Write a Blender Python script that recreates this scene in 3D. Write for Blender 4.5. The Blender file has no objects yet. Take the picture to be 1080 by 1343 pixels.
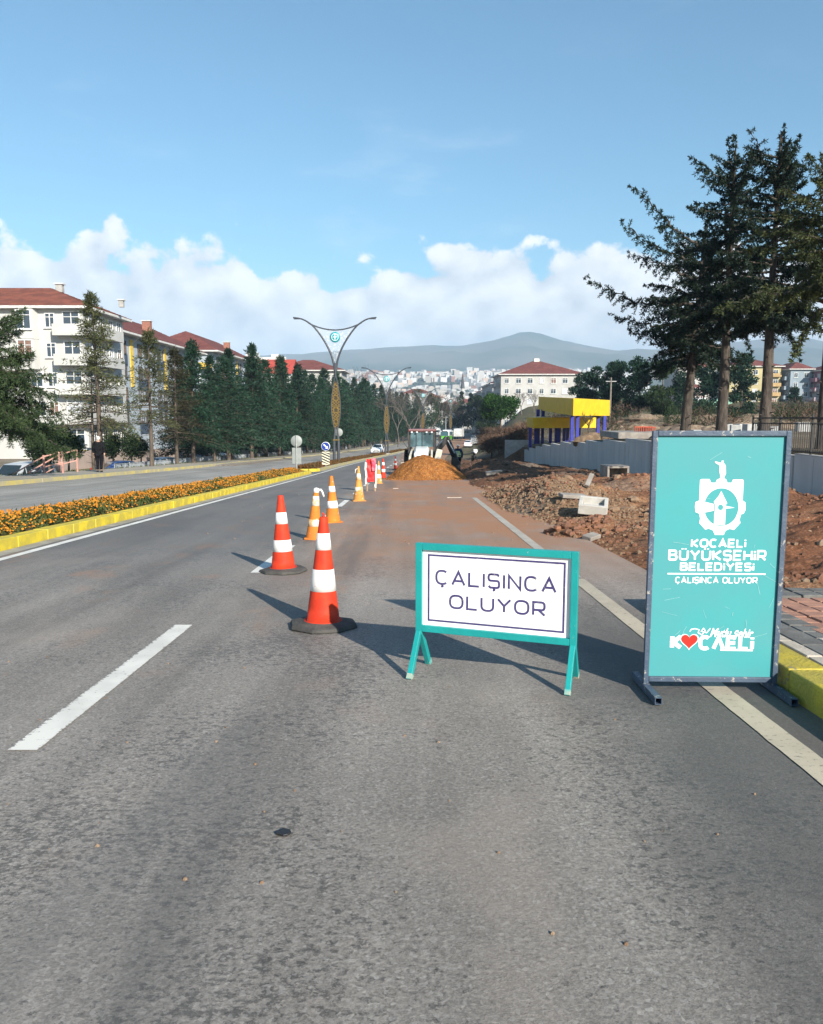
import bpy, bmesh, math, random
import numpy as np
from mathutils import Vector, Matrix, noise
R = math.radians
SC = bpy.context.scene
COL = SC.collection
random.seed(7)

# ------------------------------------------------------------------ camera
PITCH = R(7.24); FOC = 1035.0; CAMZ = 1.5
cam = bpy.data.cameras.new('camera'); cam_o = bpy.data.objects.new('camera', cam); COL.objects.link(cam_o)
cam.sensor_fit = 'HORIZONTAL'; cam.sensor_width = 36; cam.lens = 36*FOC/1080
cam.clip_start = .05; cam.clip_end = 30000
cam_o.location = (0, 0, CAMZ); cam_o.rotation_euler = (R(90)-PITCH, 0, 0)
SC.camera = cam_o

# ------------------------------------------------------------------ sky, sun, exposure
SUN_EL = R(27); SUN_AZ = math.atan2(.5, -.866)
SC.view_settings.view_transform = 'Standard'; SC.view_settings.look = 'None'
SC.view_settings.exposure = .70; SC.view_settings.gamma = 1
SC.view_settings.use_curve_mapping = False
SC.render.film_transparent = False
SC.cycles.max_bounces = 6; SC.cycles.transparent_max_bounces = 12
SC.cycles.use_denoising = True
SC.cycles.volume_bounces = 0
W = bpy.data.worlds.new('World'); SC.world = W; W.use_nodes = True
nt = W.node_tree; nt.nodes.clear()
def N(t, tp, **kw):
    n = t.nodes.new(tp)
    for k, v in kw.items(): setattr(n, k, v)
    return n
def math_node(t, op, a, b=None, clamp=False):
    n = t.nodes.new('ShaderNodeMath'); n.operation = op; n.use_clamp = clamp
    for i, v in enumerate((a, b)):
        if v is None: continue
        if isinstance(v, (int, float)): n.inputs[i].default_value = v
        else: t.links.new(v, n.inputs[i])
    return n.outputs[0]
def mapr(t, v, a, b, c=0, d=1, smooth=True):
    n = t.nodes.new('ShaderNodeMapRange'); n.interpolation_type = 'SMOOTHSTEP' if smooth else 'LINEAR'
    t.links.new(v, n.inputs[0])
    for i, x in enumerate((a, b, c, d)): n.inputs[i+1].default_value = x
    return n.outputs[0]
def noise_node(t, vec, scale, detail=5, rough=.55, dist=0, dim='3D'):
    n = t.nodes.new('ShaderNodeTexNoise'); n.noise_dimensions = dim
    n.inputs['Scale'].default_value = scale; n.inputs['Detail'].default_value = detail
    n.inputs['Roughness'].default_value = rough; n.inputs['Distortion'].default_value = dist
    if vec is not None: t.links.new(vec, n.inputs['Vector'])
    return n.outputs['Fac']
def mixc(t, f, a, b, mode='MIX'):
    n = t.nodes.new('ShaderNodeMix'); n.data_type = 'RGBA'; n.blend_type = mode
    for s, v in ((0, f), (6, a), (7, b)):
        if isinstance(v, (int, float)): n.inputs[s].default_value = v
        elif isinstance(v, (tuple, list)): n.inputs[s].default_value = tuple(v[:3])+(1,)
        else: t.links.new(v, n.inputs[s])
    return n.outputs[2]
def vmath(t, op, a, b):
    n = t.nodes.new('ShaderNodeVectorMath'); n.operation = op
    for i, v in enumerate((a, b)):
        if isinstance(v, (tuple, list)): n.inputs[i].default_value = v
        else: t.links.new(v, n.inputs[i])
    return n.outputs[0]

sky = N(nt, 'ShaderNodeTexSky', sky_type='NISHITA'); sky.sun_disc = False
sky.sun_elevation = SUN_EL; sky.sun_rotation = SUN_AZ
sky.altitude = 100; sky.air_density = 1.1; sky.dust_density = .3; sky.ozone_density = 2.2
tc = N(nt, 'ShaderNodeTexCoord'); D = tc.outputs['Generated']
sp = N(nt, 'ShaderNodeSeparateXYZ'); nt.links.new(D, sp.inputs[0]); EZ = sp.outputs[2]
vr = N(nt, 'ShaderNodeVectorRotate', rotation_type='Z_AXIS'); vr.inputs['Angle'].default_value = R(-3); nt.links.new(D, vr.inputs[0])
stretch = vmath(nt, 'MULTIPLY', vr.outputs[0], (1, 1, 1.25))
pA = vmath(nt, 'ADD', stretch, (12.2, 3.3, .9))
pB = vmath(nt, 'ADD', pA, (.016, -.006, .03))
def cloud_field(p):
    big = noise_node(nt, p, 5.0, 2, .5)
    fine = noise_node(nt, p, 15.0, 9, .60, .15)
    v = N(nt, 'ShaderNodeTexVoronoi', feature='SMOOTH_F1'); v.inputs['Scale'].default_value = 26; v.inputs['Smoothness'].default_value = .6
    nt.links.new(p, v.inputs['Vector'])
    puff = math_node(nt, 'SUBTRACT', .45, v.outputs['Distance'])
    a = math_node(nt, 'MULTIPLY', math_node(nt, 'SUBTRACT', big, .5), .13)
    b = math_node(nt, 'MULTIPLY', math_node(nt, 'SUBTRACT', fine, .5), .13)
    c = math_node(nt, 'MULTIPLY', puff, .055)
    return math_node(nt, 'ADD', math_node(nt, 'ADD', a, b), c)
fA = cloud_field(pA); fB = cloud_field(pB)
TOP = .200
dA = math_node(nt, 'ADD', math_node(nt, 'SUBTRACT', TOP, EZ), fA)
mask = mapr(nt, dA, .0, .016)
lowfade = mapr(nt, EZ, .02, .09, .75, 1)
mask = math_node(nt, 'MULTIPLY', mask, lowfade)
lit = math_node(nt, 'ADD', math_node(nt, 'MULTIPLY', math_node(nt, 'SUBTRACT', fA, fB), 11.0), .66, True)
core = mapr(nt, dA, .04, .17, 1.0, .74)
lit = math_node(nt, 'MULTIPLY', lit, core)
ccol = mixc(nt, lit, (.47, .53, .62), (1, 1, .99))
wisp = mapr(nt, noise_node(nt, vmath(nt, 'MULTIPLY', D, (2.2, 2.2, 7)), 2.2, 6, .6), .56, .8, 0, .22)
wisp = math_node(nt, 'MULTIPLY', wisp, mapr(nt, EZ, .2, .5, 1, .0))
skyc = mixc(nt, wisp, mixc(nt, 1, sky.outputs[0], (.60, .92, .98), 'MULTIPLY'), (7, 7.4, 8))
bg1 = N(nt, 'ShaderNodeBackground'); bg1.inputs[1].default_value = .098
nt.links.new(skyc, bg1.inputs[0])
bg2 = N(nt, 'ShaderNodeBackground'); bg2.inputs[1].default_value = .79
nt.links.new(ccol, bg2.inputs[0])
mx = N(nt, 'ShaderNodeMixShader'); nt.links.new(mask, mx.inputs[0])
nt.links.new(bg1.outputs[0], mx.inputs[1]); nt.links.new(bg2.outputs[0], mx.inputs[2])
wo = N(nt, 'ShaderNodeOutputWorld'); nt.links.new(mx.outputs[0], wo.inputs[0])

sun = bpy.data.lights.new('sun', 'SUN'); sun.energy = 5.0; sun.angle = R(.55); sun.color = (1, .93, .82)
sun_o = bpy.data.objects.new('sun', sun); COL.objects.link(sun_o)
sd = Vector((math.sin(SUN_AZ)*math.cos(SUN_EL), math.cos(SUN_AZ)*math.cos(SUN_EL), math.sin(SUN_EL)))
sun_o.rotation_euler = sd.to_track_quat('Z', 'Y').to_euler(); sun_o.location = sd*50

# ------------------------------------------------------------------ helpers
def tag(o, label=None, cat=None, group=None, kind=None):
    if label: o['label'] = label
    if cat: o['category'] = cat
    if group: o['group'] = group
    if kind: o['kind'] = kind
    return o
def empty(name, loc=(0, 0, 0), rz=0, label=None, cat=None, group=None):
    o = bpy.data.objects.new(name, None); COL.objects.link(o); o.empty_display_size = .2
    o.location = loc; o.rotation_euler = (0, 0, rz)
    return tag(o, label, cat, group)
class MB:
    def __init__(s): s.v = []; s.f = []; s.sm = []
    def face(s, pts, smooth=False):
        i = len(s.v); s.v.extend(tuple(p) for p in pts); s.f.append(tuple(range(i, i+len(pts)))); s.sm.append(smooth)
    def grid(s, rows, closed=False, smooth=True):
        n = len(rows[0]); i0 = len(s.v)
        for r in rows: s.v.extend(tuple(p) for p in r)
        for a in range(len(rows)-1):
            for b in range(n if closed else n-1):
                c = (b+1) % n
                s.f.append((i0+a*n+b, i0+a*n+c, i0+(a+1)*n+c, i0+(a+1)*n+b)); s.sm.append(smooth)
    def box(s, c, d, M=None):
        x, y, z = d[0]/2, d[1]/2, d[2]/2; c = Vector(c)
        P = [Vector(p) for p in ((-x,-y,-z),(x,-y,-z),(x,y,-z),(-x,y,-z),(-x,-y,z),(x,-y,z),(x,y,z),(-x,y,z))]
        if M is not None: P = [M @ p for p in P]
        i = len(s.v); s.v.extend(tuple(c+p) for p in P)
        for f in ((0,3,2,1),(4,5,6,7),(0,1,5,4),(1,2,6,5),(2,3,7,6),(3,0,4,7)):
            s.f.append(tuple(i+k for k in f)); s.sm.append(False)
    def bar(s, p, q, w, h=None, up=(0, 0, 1)):
        p = Vector(p); q = Vector(q); h = h or w; d = (q-p); L = d.length
        if L < 1e-6: return
        d.normalize(); u = Vector(up)
        if abs(d.dot(u)) > .98: u = Vector((0, 1, 0))
        a = d.cross(u).normalized(); b = a.cross(d).normalized()
        s.box((p+q)/2, (w, h, L), Matrix((a, b, d)).transposed() if True else None)
    def tube(s, pts, rads, n=6, cap=True, smooth=True):
        pts = [Vector(p) for p in pts]
        if isinstance(rads, (int, float)): rads = [rads]*len(pts)
        rows = []; prev = None
        for k, p in enumerate(pts):
            d = (pts[min(k+1, len(pts)-1)]-pts[max(k-1, 0)])
            if d.length < 1e-9: d = Vector((0, 0, 1))
            d.normalize()
            if prev is None:
                a = d.orthogonal().normalized()
            else:
                a = prev-d*prev.dot(d)
                a = a.normalized() if a.length > 1e-6 else d.orthogonal().normalized()
            prev = a; b = d.cross(a)
            rows.append([p+(a*math.cos(2*math.pi*j/n)+b*math.sin(2*math.pi*j/n))*rads[k] for j in range(n)])
        s.grid(rows, True, smooth)
        if cap:
            s.face(list(reversed(rows[0]))); s.face(rows[-1])
    def lathe(s, prof, n=16, c=(0, 0, 0), smooth=True, cap=True, axis='z', M=None):
        rows = []
        for (r, z) in prof:
            row = []
            for j in range(n):
                a = 2*math.pi*j/n
                p = (r*math.cos(a), r*math.sin(a), z)
                if axis == 'y': p = (p[0], z, p[1])
                if axis == 'x': p = (z, p[0], p[1])
                p = Vector(p)
                if M is not None: p = M @ p
                row.append(p+Vector(c))
            rows.append(row)
        s.grid(rows, True, smooth)
        if cap:
            s.face(list(reversed(rows[0]))); s.face(rows[-1])
    def prism(s, poly, z0, z1, M=None, smooth=False):
        lo = [Vector((p[0], p[1], z0)) for p in poly]; hi = [Vector((p[0], p[1], z1)) for p in poly]
        if M is not None: lo = [M @ p for p in lo]; hi = [M @ p for p in hi]
        s.face(list(reversed(lo))); s.face(hi); n = len(poly)
        for i in range(n): s.face([lo[i], lo[(i+1) % n], hi[(i+1) % n], hi[i]], smooth)
    def mesh(s, name):
        me = bpy.data.meshes.new(name); me.from_pydata(s.v, [], s.f)
        me.polygons.foreach_set('use_smooth', s.sm)
        me.update(); return me
    def build(s, name, m, parent=None, loc=None, rot=None, bevel=0, seg=2, kind=None, weld=False):
        me = s.mesh(name)
        if weld or bevel:
            bm = bmesh.new(); bm.from_mesh(me); bmesh.ops.remove_doubles(bm, verts=bm.verts, dist=1e-5)
            bmesh.ops.recalc_face_normals(bm, faces=bm.faces); bm.to_mesh(me); bm.free()
        me.materials.append(m)
        return link(name, me, parent, loc, rot, bevel, seg, kind)
def link(name, me, parent=None, loc=None, rot=None, bevel=0, seg=2, kind=None):
    o = bpy.data.objects.new(name, me); COL.objects.link(o)
    if parent is not None: o.parent = parent
    if loc is not None: o.location = loc
    if rot is not None: o.rotation_euler = rot
    if bevel:
        b = o.modifiers.new('bevel', 'BEVEL'); b.width = bevel; b.segments = seg; b.limit_method = 'ANGLE'; b.angle_limit = R(40)
    if kind: o['kind'] = kind
    return o
def copy_tree(o, parent=None):
    c = o.copy(); COL.objects.link(c)
    c.parent = parent
    for ch in o.children: copy_tree(ch, c)
    return c
def recolor(o, mapping):
    for ch in o.children_recursive:
        nm = ch.name.split('.')[0]
        if nm in mapping and ch.type == 'MESH':
            ch.material_slots[0].link = 'OBJECT'; ch.material_slots[0].material = mapping[nm]

# ------------------------------------------------------------------ materials
def M(name, col, col2=None, rough=.6, scale=4, bump=0, bscale=40, metal=0, spec=.4, detail=5, lo=.38, hi=.66, bdist=.02, chip=None, chipscale=14, chipth=.66, stretch=None):
    m = bpy.data.materials.new(name); m.use_nodes = True; t = m.node_tree
    b = t.nodes['Principled BSDF']; b.inputs['Roughness'].default_value = rough
    b.inputs['Metallic'].default_value = metal; b.inputs['Specular IOR Level'].default_value = spec
    tcn = N(t, 'ShaderNodeTexCoord'); O = N(t, 'ShaderNodeNewGeometry').outputs['Position']
    if stretch: O = vmath(t, 'MULTIPLY', O, stretch)
    col2 = col2 or tuple(c*.78 for c in col)
    f = mapr(t, noise_node(t, O, scale, detail), lo, hi)
    c = mixc(t, f, col2, col)
    if chip:
        k = mapr(t, noise_node(t, O, chipscale, 6, .7), chipth, chipth+.03)
        c = mixc(t, k, c, chip)
    t.links.new(c, b.inputs['Base Color'])
    if bump:
        bn = N(t, 'ShaderNodeBump'); bn.inputs['Strength'].default_value = bump; bn.inputs['Distance'].default_value = bdist
        t.links.new(noise_node(t, O, bscale, 4), bn.inputs['Height']); t.links.new(bn.outputs[0], b.inputs['Normal'])
    return m
def leafmat(name, c1, c2, rough=.6, trans=.25, spec=.2):
    m = bpy.data.materials.new(name); m.use_nodes = True; t = m.node_tree
    b = t.nodes['Principled BSDF']; b.inputs['Roughness'].default_value = rough; b.inputs['Specular IOR Level'].default_value = spec
    g = N(t, 'ShaderNodeNewGeometry'); tcn = N(t, 'ShaderNodeTexCoord')
    oi = N(t, 'ShaderNodeObjectInfo')
    f = math_node(t, 'ADD', math_node(t, 'MULTIPLY', g.outputs['Random Per Island'], .55), math_node(t, 'MULTIPLY', mapr(t, noise_node(t, tcn.outputs['Object'], 1.3, 3), .35, .65), .45))
    c = mixc(t, f, c1, c2); c = mixc(t, 1, c, mapr(t, oi.outputs['Random'], 0, 1, .72, 1.3, False), 'MULTIPLY'); t.links.new(c, b.inputs['Base Color'])
    tr = N(t, 'ShaderNodeBsdfTranslucent'); t.links.new(c, tr.inputs[0])
    ms = N(t, 'ShaderNodeMixShader'); ms.inputs[0].default_value = trans
    t.links.new(b.outputs[0], ms.inputs[1]); t.links.new(tr.outputs[0], ms.inputs[2])
    t.links.new(ms.outputs[0], t.nodes['Material Output'].inputs[0])
    return m
def glassmat(name, col=(.03, .05, .07), rough=.08):
    m = bpy.data.materials.new(name); m.use_nodes = True; b = m.node_tree.nodes['Principled BSDF']
    b.inputs['Base Color'].default_value = col+(1,); b.inputs['Roughness'].default_value = rough; b.inputs['Specular IOR Level'].default_value = .8
    return m

mat_yellow_kerb = M('yellow_kerb_paint', (.72, .55, .03), (.50, .40, .05), .6, 3, .3, 60, chip=(.32, .29, .22), chipscale=9, chipth=.64)
mat_kerb_conc = M('kerb_concrete', (.40, .37, .32), (.28, .26, .22), .85, 4, .4, 50)
mat_white_paint = M('white_sign_paint', (.84, .84, .82), (.78, .77, .74), .45, 5)
mat_black_iron = M('black_iron', (.02, .02, .022), None, .5, 8)
mat_grey_metal = M('grey_metal', (.33, .34, .35), None, .45, 6, metal=.4)
mat_glass = glassmat('window_glass')
mat_tyre = M('tyre_rubber', (.018, .018, .019), None, .85, 20)
# ------------------------------------------------------------------ the lie of the land
_ky = np.array([-200, -60, 0, 50, 71, 95, 119, 145, 177, 205, 236, 300, 400, 700, 1200, 20000.])
_kz = np.array([9.2, 2.76, 0, -2.30, -3.17, -4.12, -4.98, -5.65, -6.2, -6.5, -6.7, -6.9, -6.5, -6, -6, -6.])
def base(Y): return float(np.interp(Y, _ky, _kz))
def C(Y):
    if Y < 50: return 0.
    if Y < 240: return 5.6e-4*(Y-50)**2
    return 5.6e-4*190**2+.2128*(Y-240)
def ss(a, b, x):
    t = min(1., max(0., (x-a)/(b-a))); return t*t*(3-2*t)
def hroad(u, Y): return base(Y)+.22*ss(-6.9, -8.9, u)
def fb(x, y, z=0, o=4): return noise.fractal(Vector((x, y, z)), 1.0, 2.0, o)
# retaining wall: (y0, y1, top)
WALLX = 11.0
WALL = [(13.5, 18, .34), (18, 22.5, .30), (22.5, 26, .24), (26, 31, .20), (31, 36, .17), (36, 40.2, .15), (40.2, 45, -.07), (45, 49.5, -.27), (49.5, 54, -.48), (54, 58, -.68), (58, 62, -.95),
        (62, 66, -1.2), (66, 69.5, -1.5), (69.5, 73, -1.8), (73, 76, -2.1)]
def plateau(X, Y):
    near = float(np.interp(Y, [-60, 10, 30, 40, 52, 62, 80, 110, 180, 240, 400], [1.6, .5, .35, .15, -.35, -.9, -1.8, -1.8, -.6, .3, 1.0]))
    far = float(np.interp(Y, [-60, 20, 40, 100, 150, 246, 400], [1.5, .7, .75, .6, 1.2, 4.6, 7.5]))
    return near+(far-near)*ss(11, 34, X-C(Y)*.4)+ .25*fb(X*.15, Y*.15, 3)*ss(12, 18, X)
MOUNDS = [  # x, y, sx, sy, h
    (3.6, 20.0, 1.0, 3.2, .50), (4.7, 22.5, 1.3, 2.4, .42), (3.0, 24.5, .8, 2.5, .25), (2.75, 13.6, .35, .35, .24), (3.3, 14.0, .4, .4, .26), (3.9, 9.7, .35, .35, .26),
    (5.6, 30, 1.6, 3, .30), (7.0, 34, 1.2, 4, .30), (8.6, 42, 1.0, 5, .32), (5.8, 46, 1.4, 4, .45), (7.8, 56, 1.3, 6, .35), (5.0, 58, 1.2, 4, .45),
    (7.2, 25.5, 1.0, 2.0, .55), (8.7, 20.5, 1.0, 3.0, .45), (6.3, 17.0, .8, 1.0, .35), (9.0, 15.5, 1.2, 1.6, .38), (7.4, 12.6, .9, .8, .30), (9.2, 27, .8, 2.5, .25), (4.4, 36, .9, 2.5, .35),
    (2.9, 33, .5, 3, .18), (3.4, 42, .7, 4, .45), (4.5, 47.5, 1.0, 3, .55)]
def dirt(X, Y):
    z = base(Y)-.10+.16*ss(2.3, 4.2, X)
    for (mx, my, sx, sy, h) in MOUNDS:
        e = ((X-mx)/sx)**2+((Y-my)/sy)**2
        if e < 9: z += h*math.exp(-e)
    a = ss(2.2, 4.0, X)
    z += (.10*fb(X*.8, Y*.6, 1, 5)+.13*abs(fb(X*1.7, Y*1.2, 5, 4))+.20*max(0, fb(X*.5, Y*.35, 13, 3))*ss(4, 6, X))*(.35+.65*a)
    return z
def ground(X, Y):
    u = X-C(Y); b = base(Y)
    if Y > 700:
        return -6+135*ss(1050, 3000, Y)*(1+.25*fb(X*.0012, Y*.0012))
    if u < -14.0:
        z = hroad(-14, Y)+.12
        z -= ss(-16.9, -18.6, u)*(1.0-.45*ss(40, 75, Y))
        z += ss(-26, -34, u)*.5
        return z
    if u < 2.25: return b-.14 if u > -8 else hroad(u, Y)-.14
    if Y < 7.45 and X < 7.5: return b-.12
    if Y < 80:
        if X < WALLX+.1: return dirt(X, Y)
        if X < WALLX+.35: return plateau(X, Y)-.25
        return plateau(X, Y)
    w = ss(80, 95, Y)
    d = b-.05+.05*fb(X*.6, Y*.4)
    p = plateau(X, Y)
    k = ss(5.0, 15.0, u)
    z = d+(p-d)*k
    if w < 1:
        z0 = dirt(min(X, 10.9), Y)+(p-dirt(10.9, Y))*ss(9.0, 12.5, X)
        z = z0+(z-z0)*w
    return z

# pixel of the 1080 x 1343 photograph -> ray / ground point, used to measure where things stand
cp, sp_ = math.cos(PITCH), math.sin(PITCH)
def ray(px, py):
    dx, dy = px-540, py-671.5
    return Vector((dx, FOC*cp-dy*sp_, -FOC*sp_-dy*cp))
def at(px, py, Y):
    d = ray(px, py); return Vector((0, 0, CAMZ))+d*(Y/d.y)
def zat(py, Y): return at(540, py, Y).z
def xat(px, Y, py=560): return at(px, py, Y).x

# ------------------------------------------------------------------ ground sheet
def lin(a, b, s): return list(np.arange(a, b, s))
gx = [-9000, -5000, -3000, -1800, -1000, -600, -350, -220, -140, -100, -75, -60, -50, -42]+lin(-36, -14.3, 1.2)+[-14.0, -13.98, -11, -8, -5, -2, 1, 2.0]+lin(2.24, 6.2, .11)+lin(6.2, 11.0, .2)+[11.0, 11.12, 11.34, 11.38]+lin(11.8, 24, .8)+lin(24, 60, 3)+[60, 70, 85, 105, 130, 160, 200, 260, 350, 500, 800, 1300, 2000, 3500, 6000, 9000]
gy = lin(-40, 4, 6)+lin(4, 7.4, .6)+[7.44, 7.46]+lin(7.58, 30, .13)+lin(30, 50, .28)+lin(50, 90, .8)+lin(90, 260, 5)+[260, 290, 330, 380, 450, 550, 690, 701, 800, 950, 1050, 1200, 1400, 1600, 1800, 2000, 2200, 2500, 2800, 3200, 4000, 6000, 7200]
def gcol(X, Y, z):
    u = X-C(Y); n1 = fb(X*.9, Y*.7, 11); n2 = fb(X*.25, Y*.2, 21)
    def mx(a, b, t): return tuple(p+(q-p)*t for p, q in zip(a, b))
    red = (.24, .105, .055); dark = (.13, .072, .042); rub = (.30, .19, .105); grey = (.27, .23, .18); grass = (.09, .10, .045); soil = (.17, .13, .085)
    if Y > 700: return mx((.16, .16, .12), (.10, .13, .09), min(1, max(0, .5+n2)))
    if u < -14: 
        if u > -16.9: return (.33, .30, .25)
        if u > -18.9: return mx(soil, grass, min(1, max(0, .6+n2)))
        if u > -26.5: return (.19, .185, .175)
        return mx((.30, .26, .21), soil, min(1, max(0, .5+n2)))
    if X < WALLX+.2 and Y < 95:
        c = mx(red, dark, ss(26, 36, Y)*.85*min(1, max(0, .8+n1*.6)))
        k = math.exp(-(((X-3.6)/1.9)**2+((Y-20.5)/5.5)**2)); c = mx(c, rub, min(1, k*1.35)*min(1, max(.25, .8+n1)))
        c = mx(c, grey, ss(.15, .5, n2)*.6)
        c = mx(c, (.42, .24, .13), ss(.15, .45, n1)*.5*(1-ss(24, 34, Y)))
        if X > 5.5: c = mx(c, (.30, .14, .075), .5*ss(5, 8, X)*ss(40, 24, Y))
        return c
    t = ss(90, 130, Y)
    c = mx(mx((.25, .20, .14), soil, min(1, max(0, .5+n2*1.5))), mx(soil, grass, min(1, max(0, .55+n2))), t)
    return c
mb = MB(); rows = []; cols = []
for y in gy:
    r = []
    for x in gx:
        z = ground(x, y)
        if 2.3 < x < 10.9 and 7.5 < y < 60:   # clods and ruts
            z += .05*max(0, fb(x*3.3, y*3.1, 9, 4))*ss(2.3, 3.2, x)
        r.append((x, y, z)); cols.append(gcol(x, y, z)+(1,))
    rows.append(r)
mb.grid(rows)
mg = bpy.data.materials.new('ground_earth'); mg.use_nodes = True; t = mg.node_tree
b = t.nodes['Principled BSDF']; b.inputs['Roughness'].default_value = .95; b.inputs['Specular IOR Level'].default_value = .1
va = N(t, 'ShaderNodeVertexColor', layer_name='albedo'); tcn = N(t, 'ShaderNodeTexCoord')
f1 = mapr(t, noise_node(t, tcn.outputs['Object'], 6, 8, .7), .3, .7, .55, 1.35)
f2 = mapr(t, noise_node(t, tcn.outputs['Object'], 28, 4, .6), .35, .7, .75, 1.2)
c = mixc(t, 1, va.outputs[0], math_node(t, 'MULTIPLY', f1, f2), 'MULTIPLY')
vo = N(t, 'ShaderNodeTexVoronoi'); vo.inputs['Scale'].default_value = 17; t.links.new(tcn.outputs['Object'], vo.inputs['Vector'])
peb = mapr(t, vo.outputs['Distance'], .16, .24, .5, 0)
c = mixc(t, peb, c, mixc(t, .6, va.outputs[0], (.50, .44, .34)))
t.links.new(c, b.inputs['Base Color'])
bn = N(t, 'ShaderNodeBump'); bn.inputs['Strength'].default_value = .8; bn.inputs['Distance'].default_value = .06
t.links.new(noise_node(t, tcn.outputs['Object'], 14, 8, .7), bn.inputs['Height']); t.links.new(bn.outputs[0], b.inputs['Normal'])
go = mb.build('ground', mg, kind='structure')
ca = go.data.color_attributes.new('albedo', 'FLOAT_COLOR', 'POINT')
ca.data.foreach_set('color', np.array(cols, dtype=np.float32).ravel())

# far hills: one ridge sheet
RPX = [-400, -200, 0, 150, 300, 400, 450, 520, 580, 620, 645, 665, 690, 720, 745, 775, 810, 850, 900, 950, 1000, 1040, 1075, 1120, 1250, 1500]
RPY = [470, 466, 470, 468, 471, 466, 461, 458, 456, 453, 449, 443, 438.5, 444, 449, 455, 461, 461, 456, 452, 447, 443, 451, 459, 464, 470]
HD = 6200.
def ridge(X):
    px = 540+X/HD*1043
    return (540-float(np.interp(px, RPX, RPY)))/1043*HD*.965-8
hx = lin(-7200, 7201, 70); hy = [2600, 2900, 3200, 3500, 3800, 4100, 4400, 4700, 5000, 5300, 5600, 5800, 6000, 6200, 6500, 7000]
rows = []
for y in hy:
    r = []
    for x in hx:
        s = ss(2500, 6200, y) if y <= 6200 else 1-.5*ss(6200, 7000, y)
        n = noise.ridged_multi_fractal(Vector((x*.0011, y*.0009, 2)), 1, 2, 5, 1, 2)-1.0
        z = 60+(ridge(x*HD/max(y, 4200)) - 60)*s+n*70*(s*(1.02-s)*4)
        r.append((x, y, z))
    rows.append(r)
mb = MB(); mb.grid(rows)
mb.build('hills', M('hill_scrub', (.05, .075, .045), (.17, .15, .11), .95, .0016, spec=.05, detail=8), kind='structure')

# ------------------------------------------------------------------ road sheets
def strip(us, ys, dz, fz=hroad, jag=None):
    rows = []
    for y in ys:
        row = []
        for k, u in enumerate(us):
            uu = u+(jag(u, y) if jag else 0)
            row.append((uu+C(y), y, fz(uu, y)+dz))
        rows.append(row)
    m_ = MB(); m_.grid(rows, smooth=True); return m_
ry = lin(-6, 60, 1.0)+lin(60, 260, 4)+lin(260, 430, 15)

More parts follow.
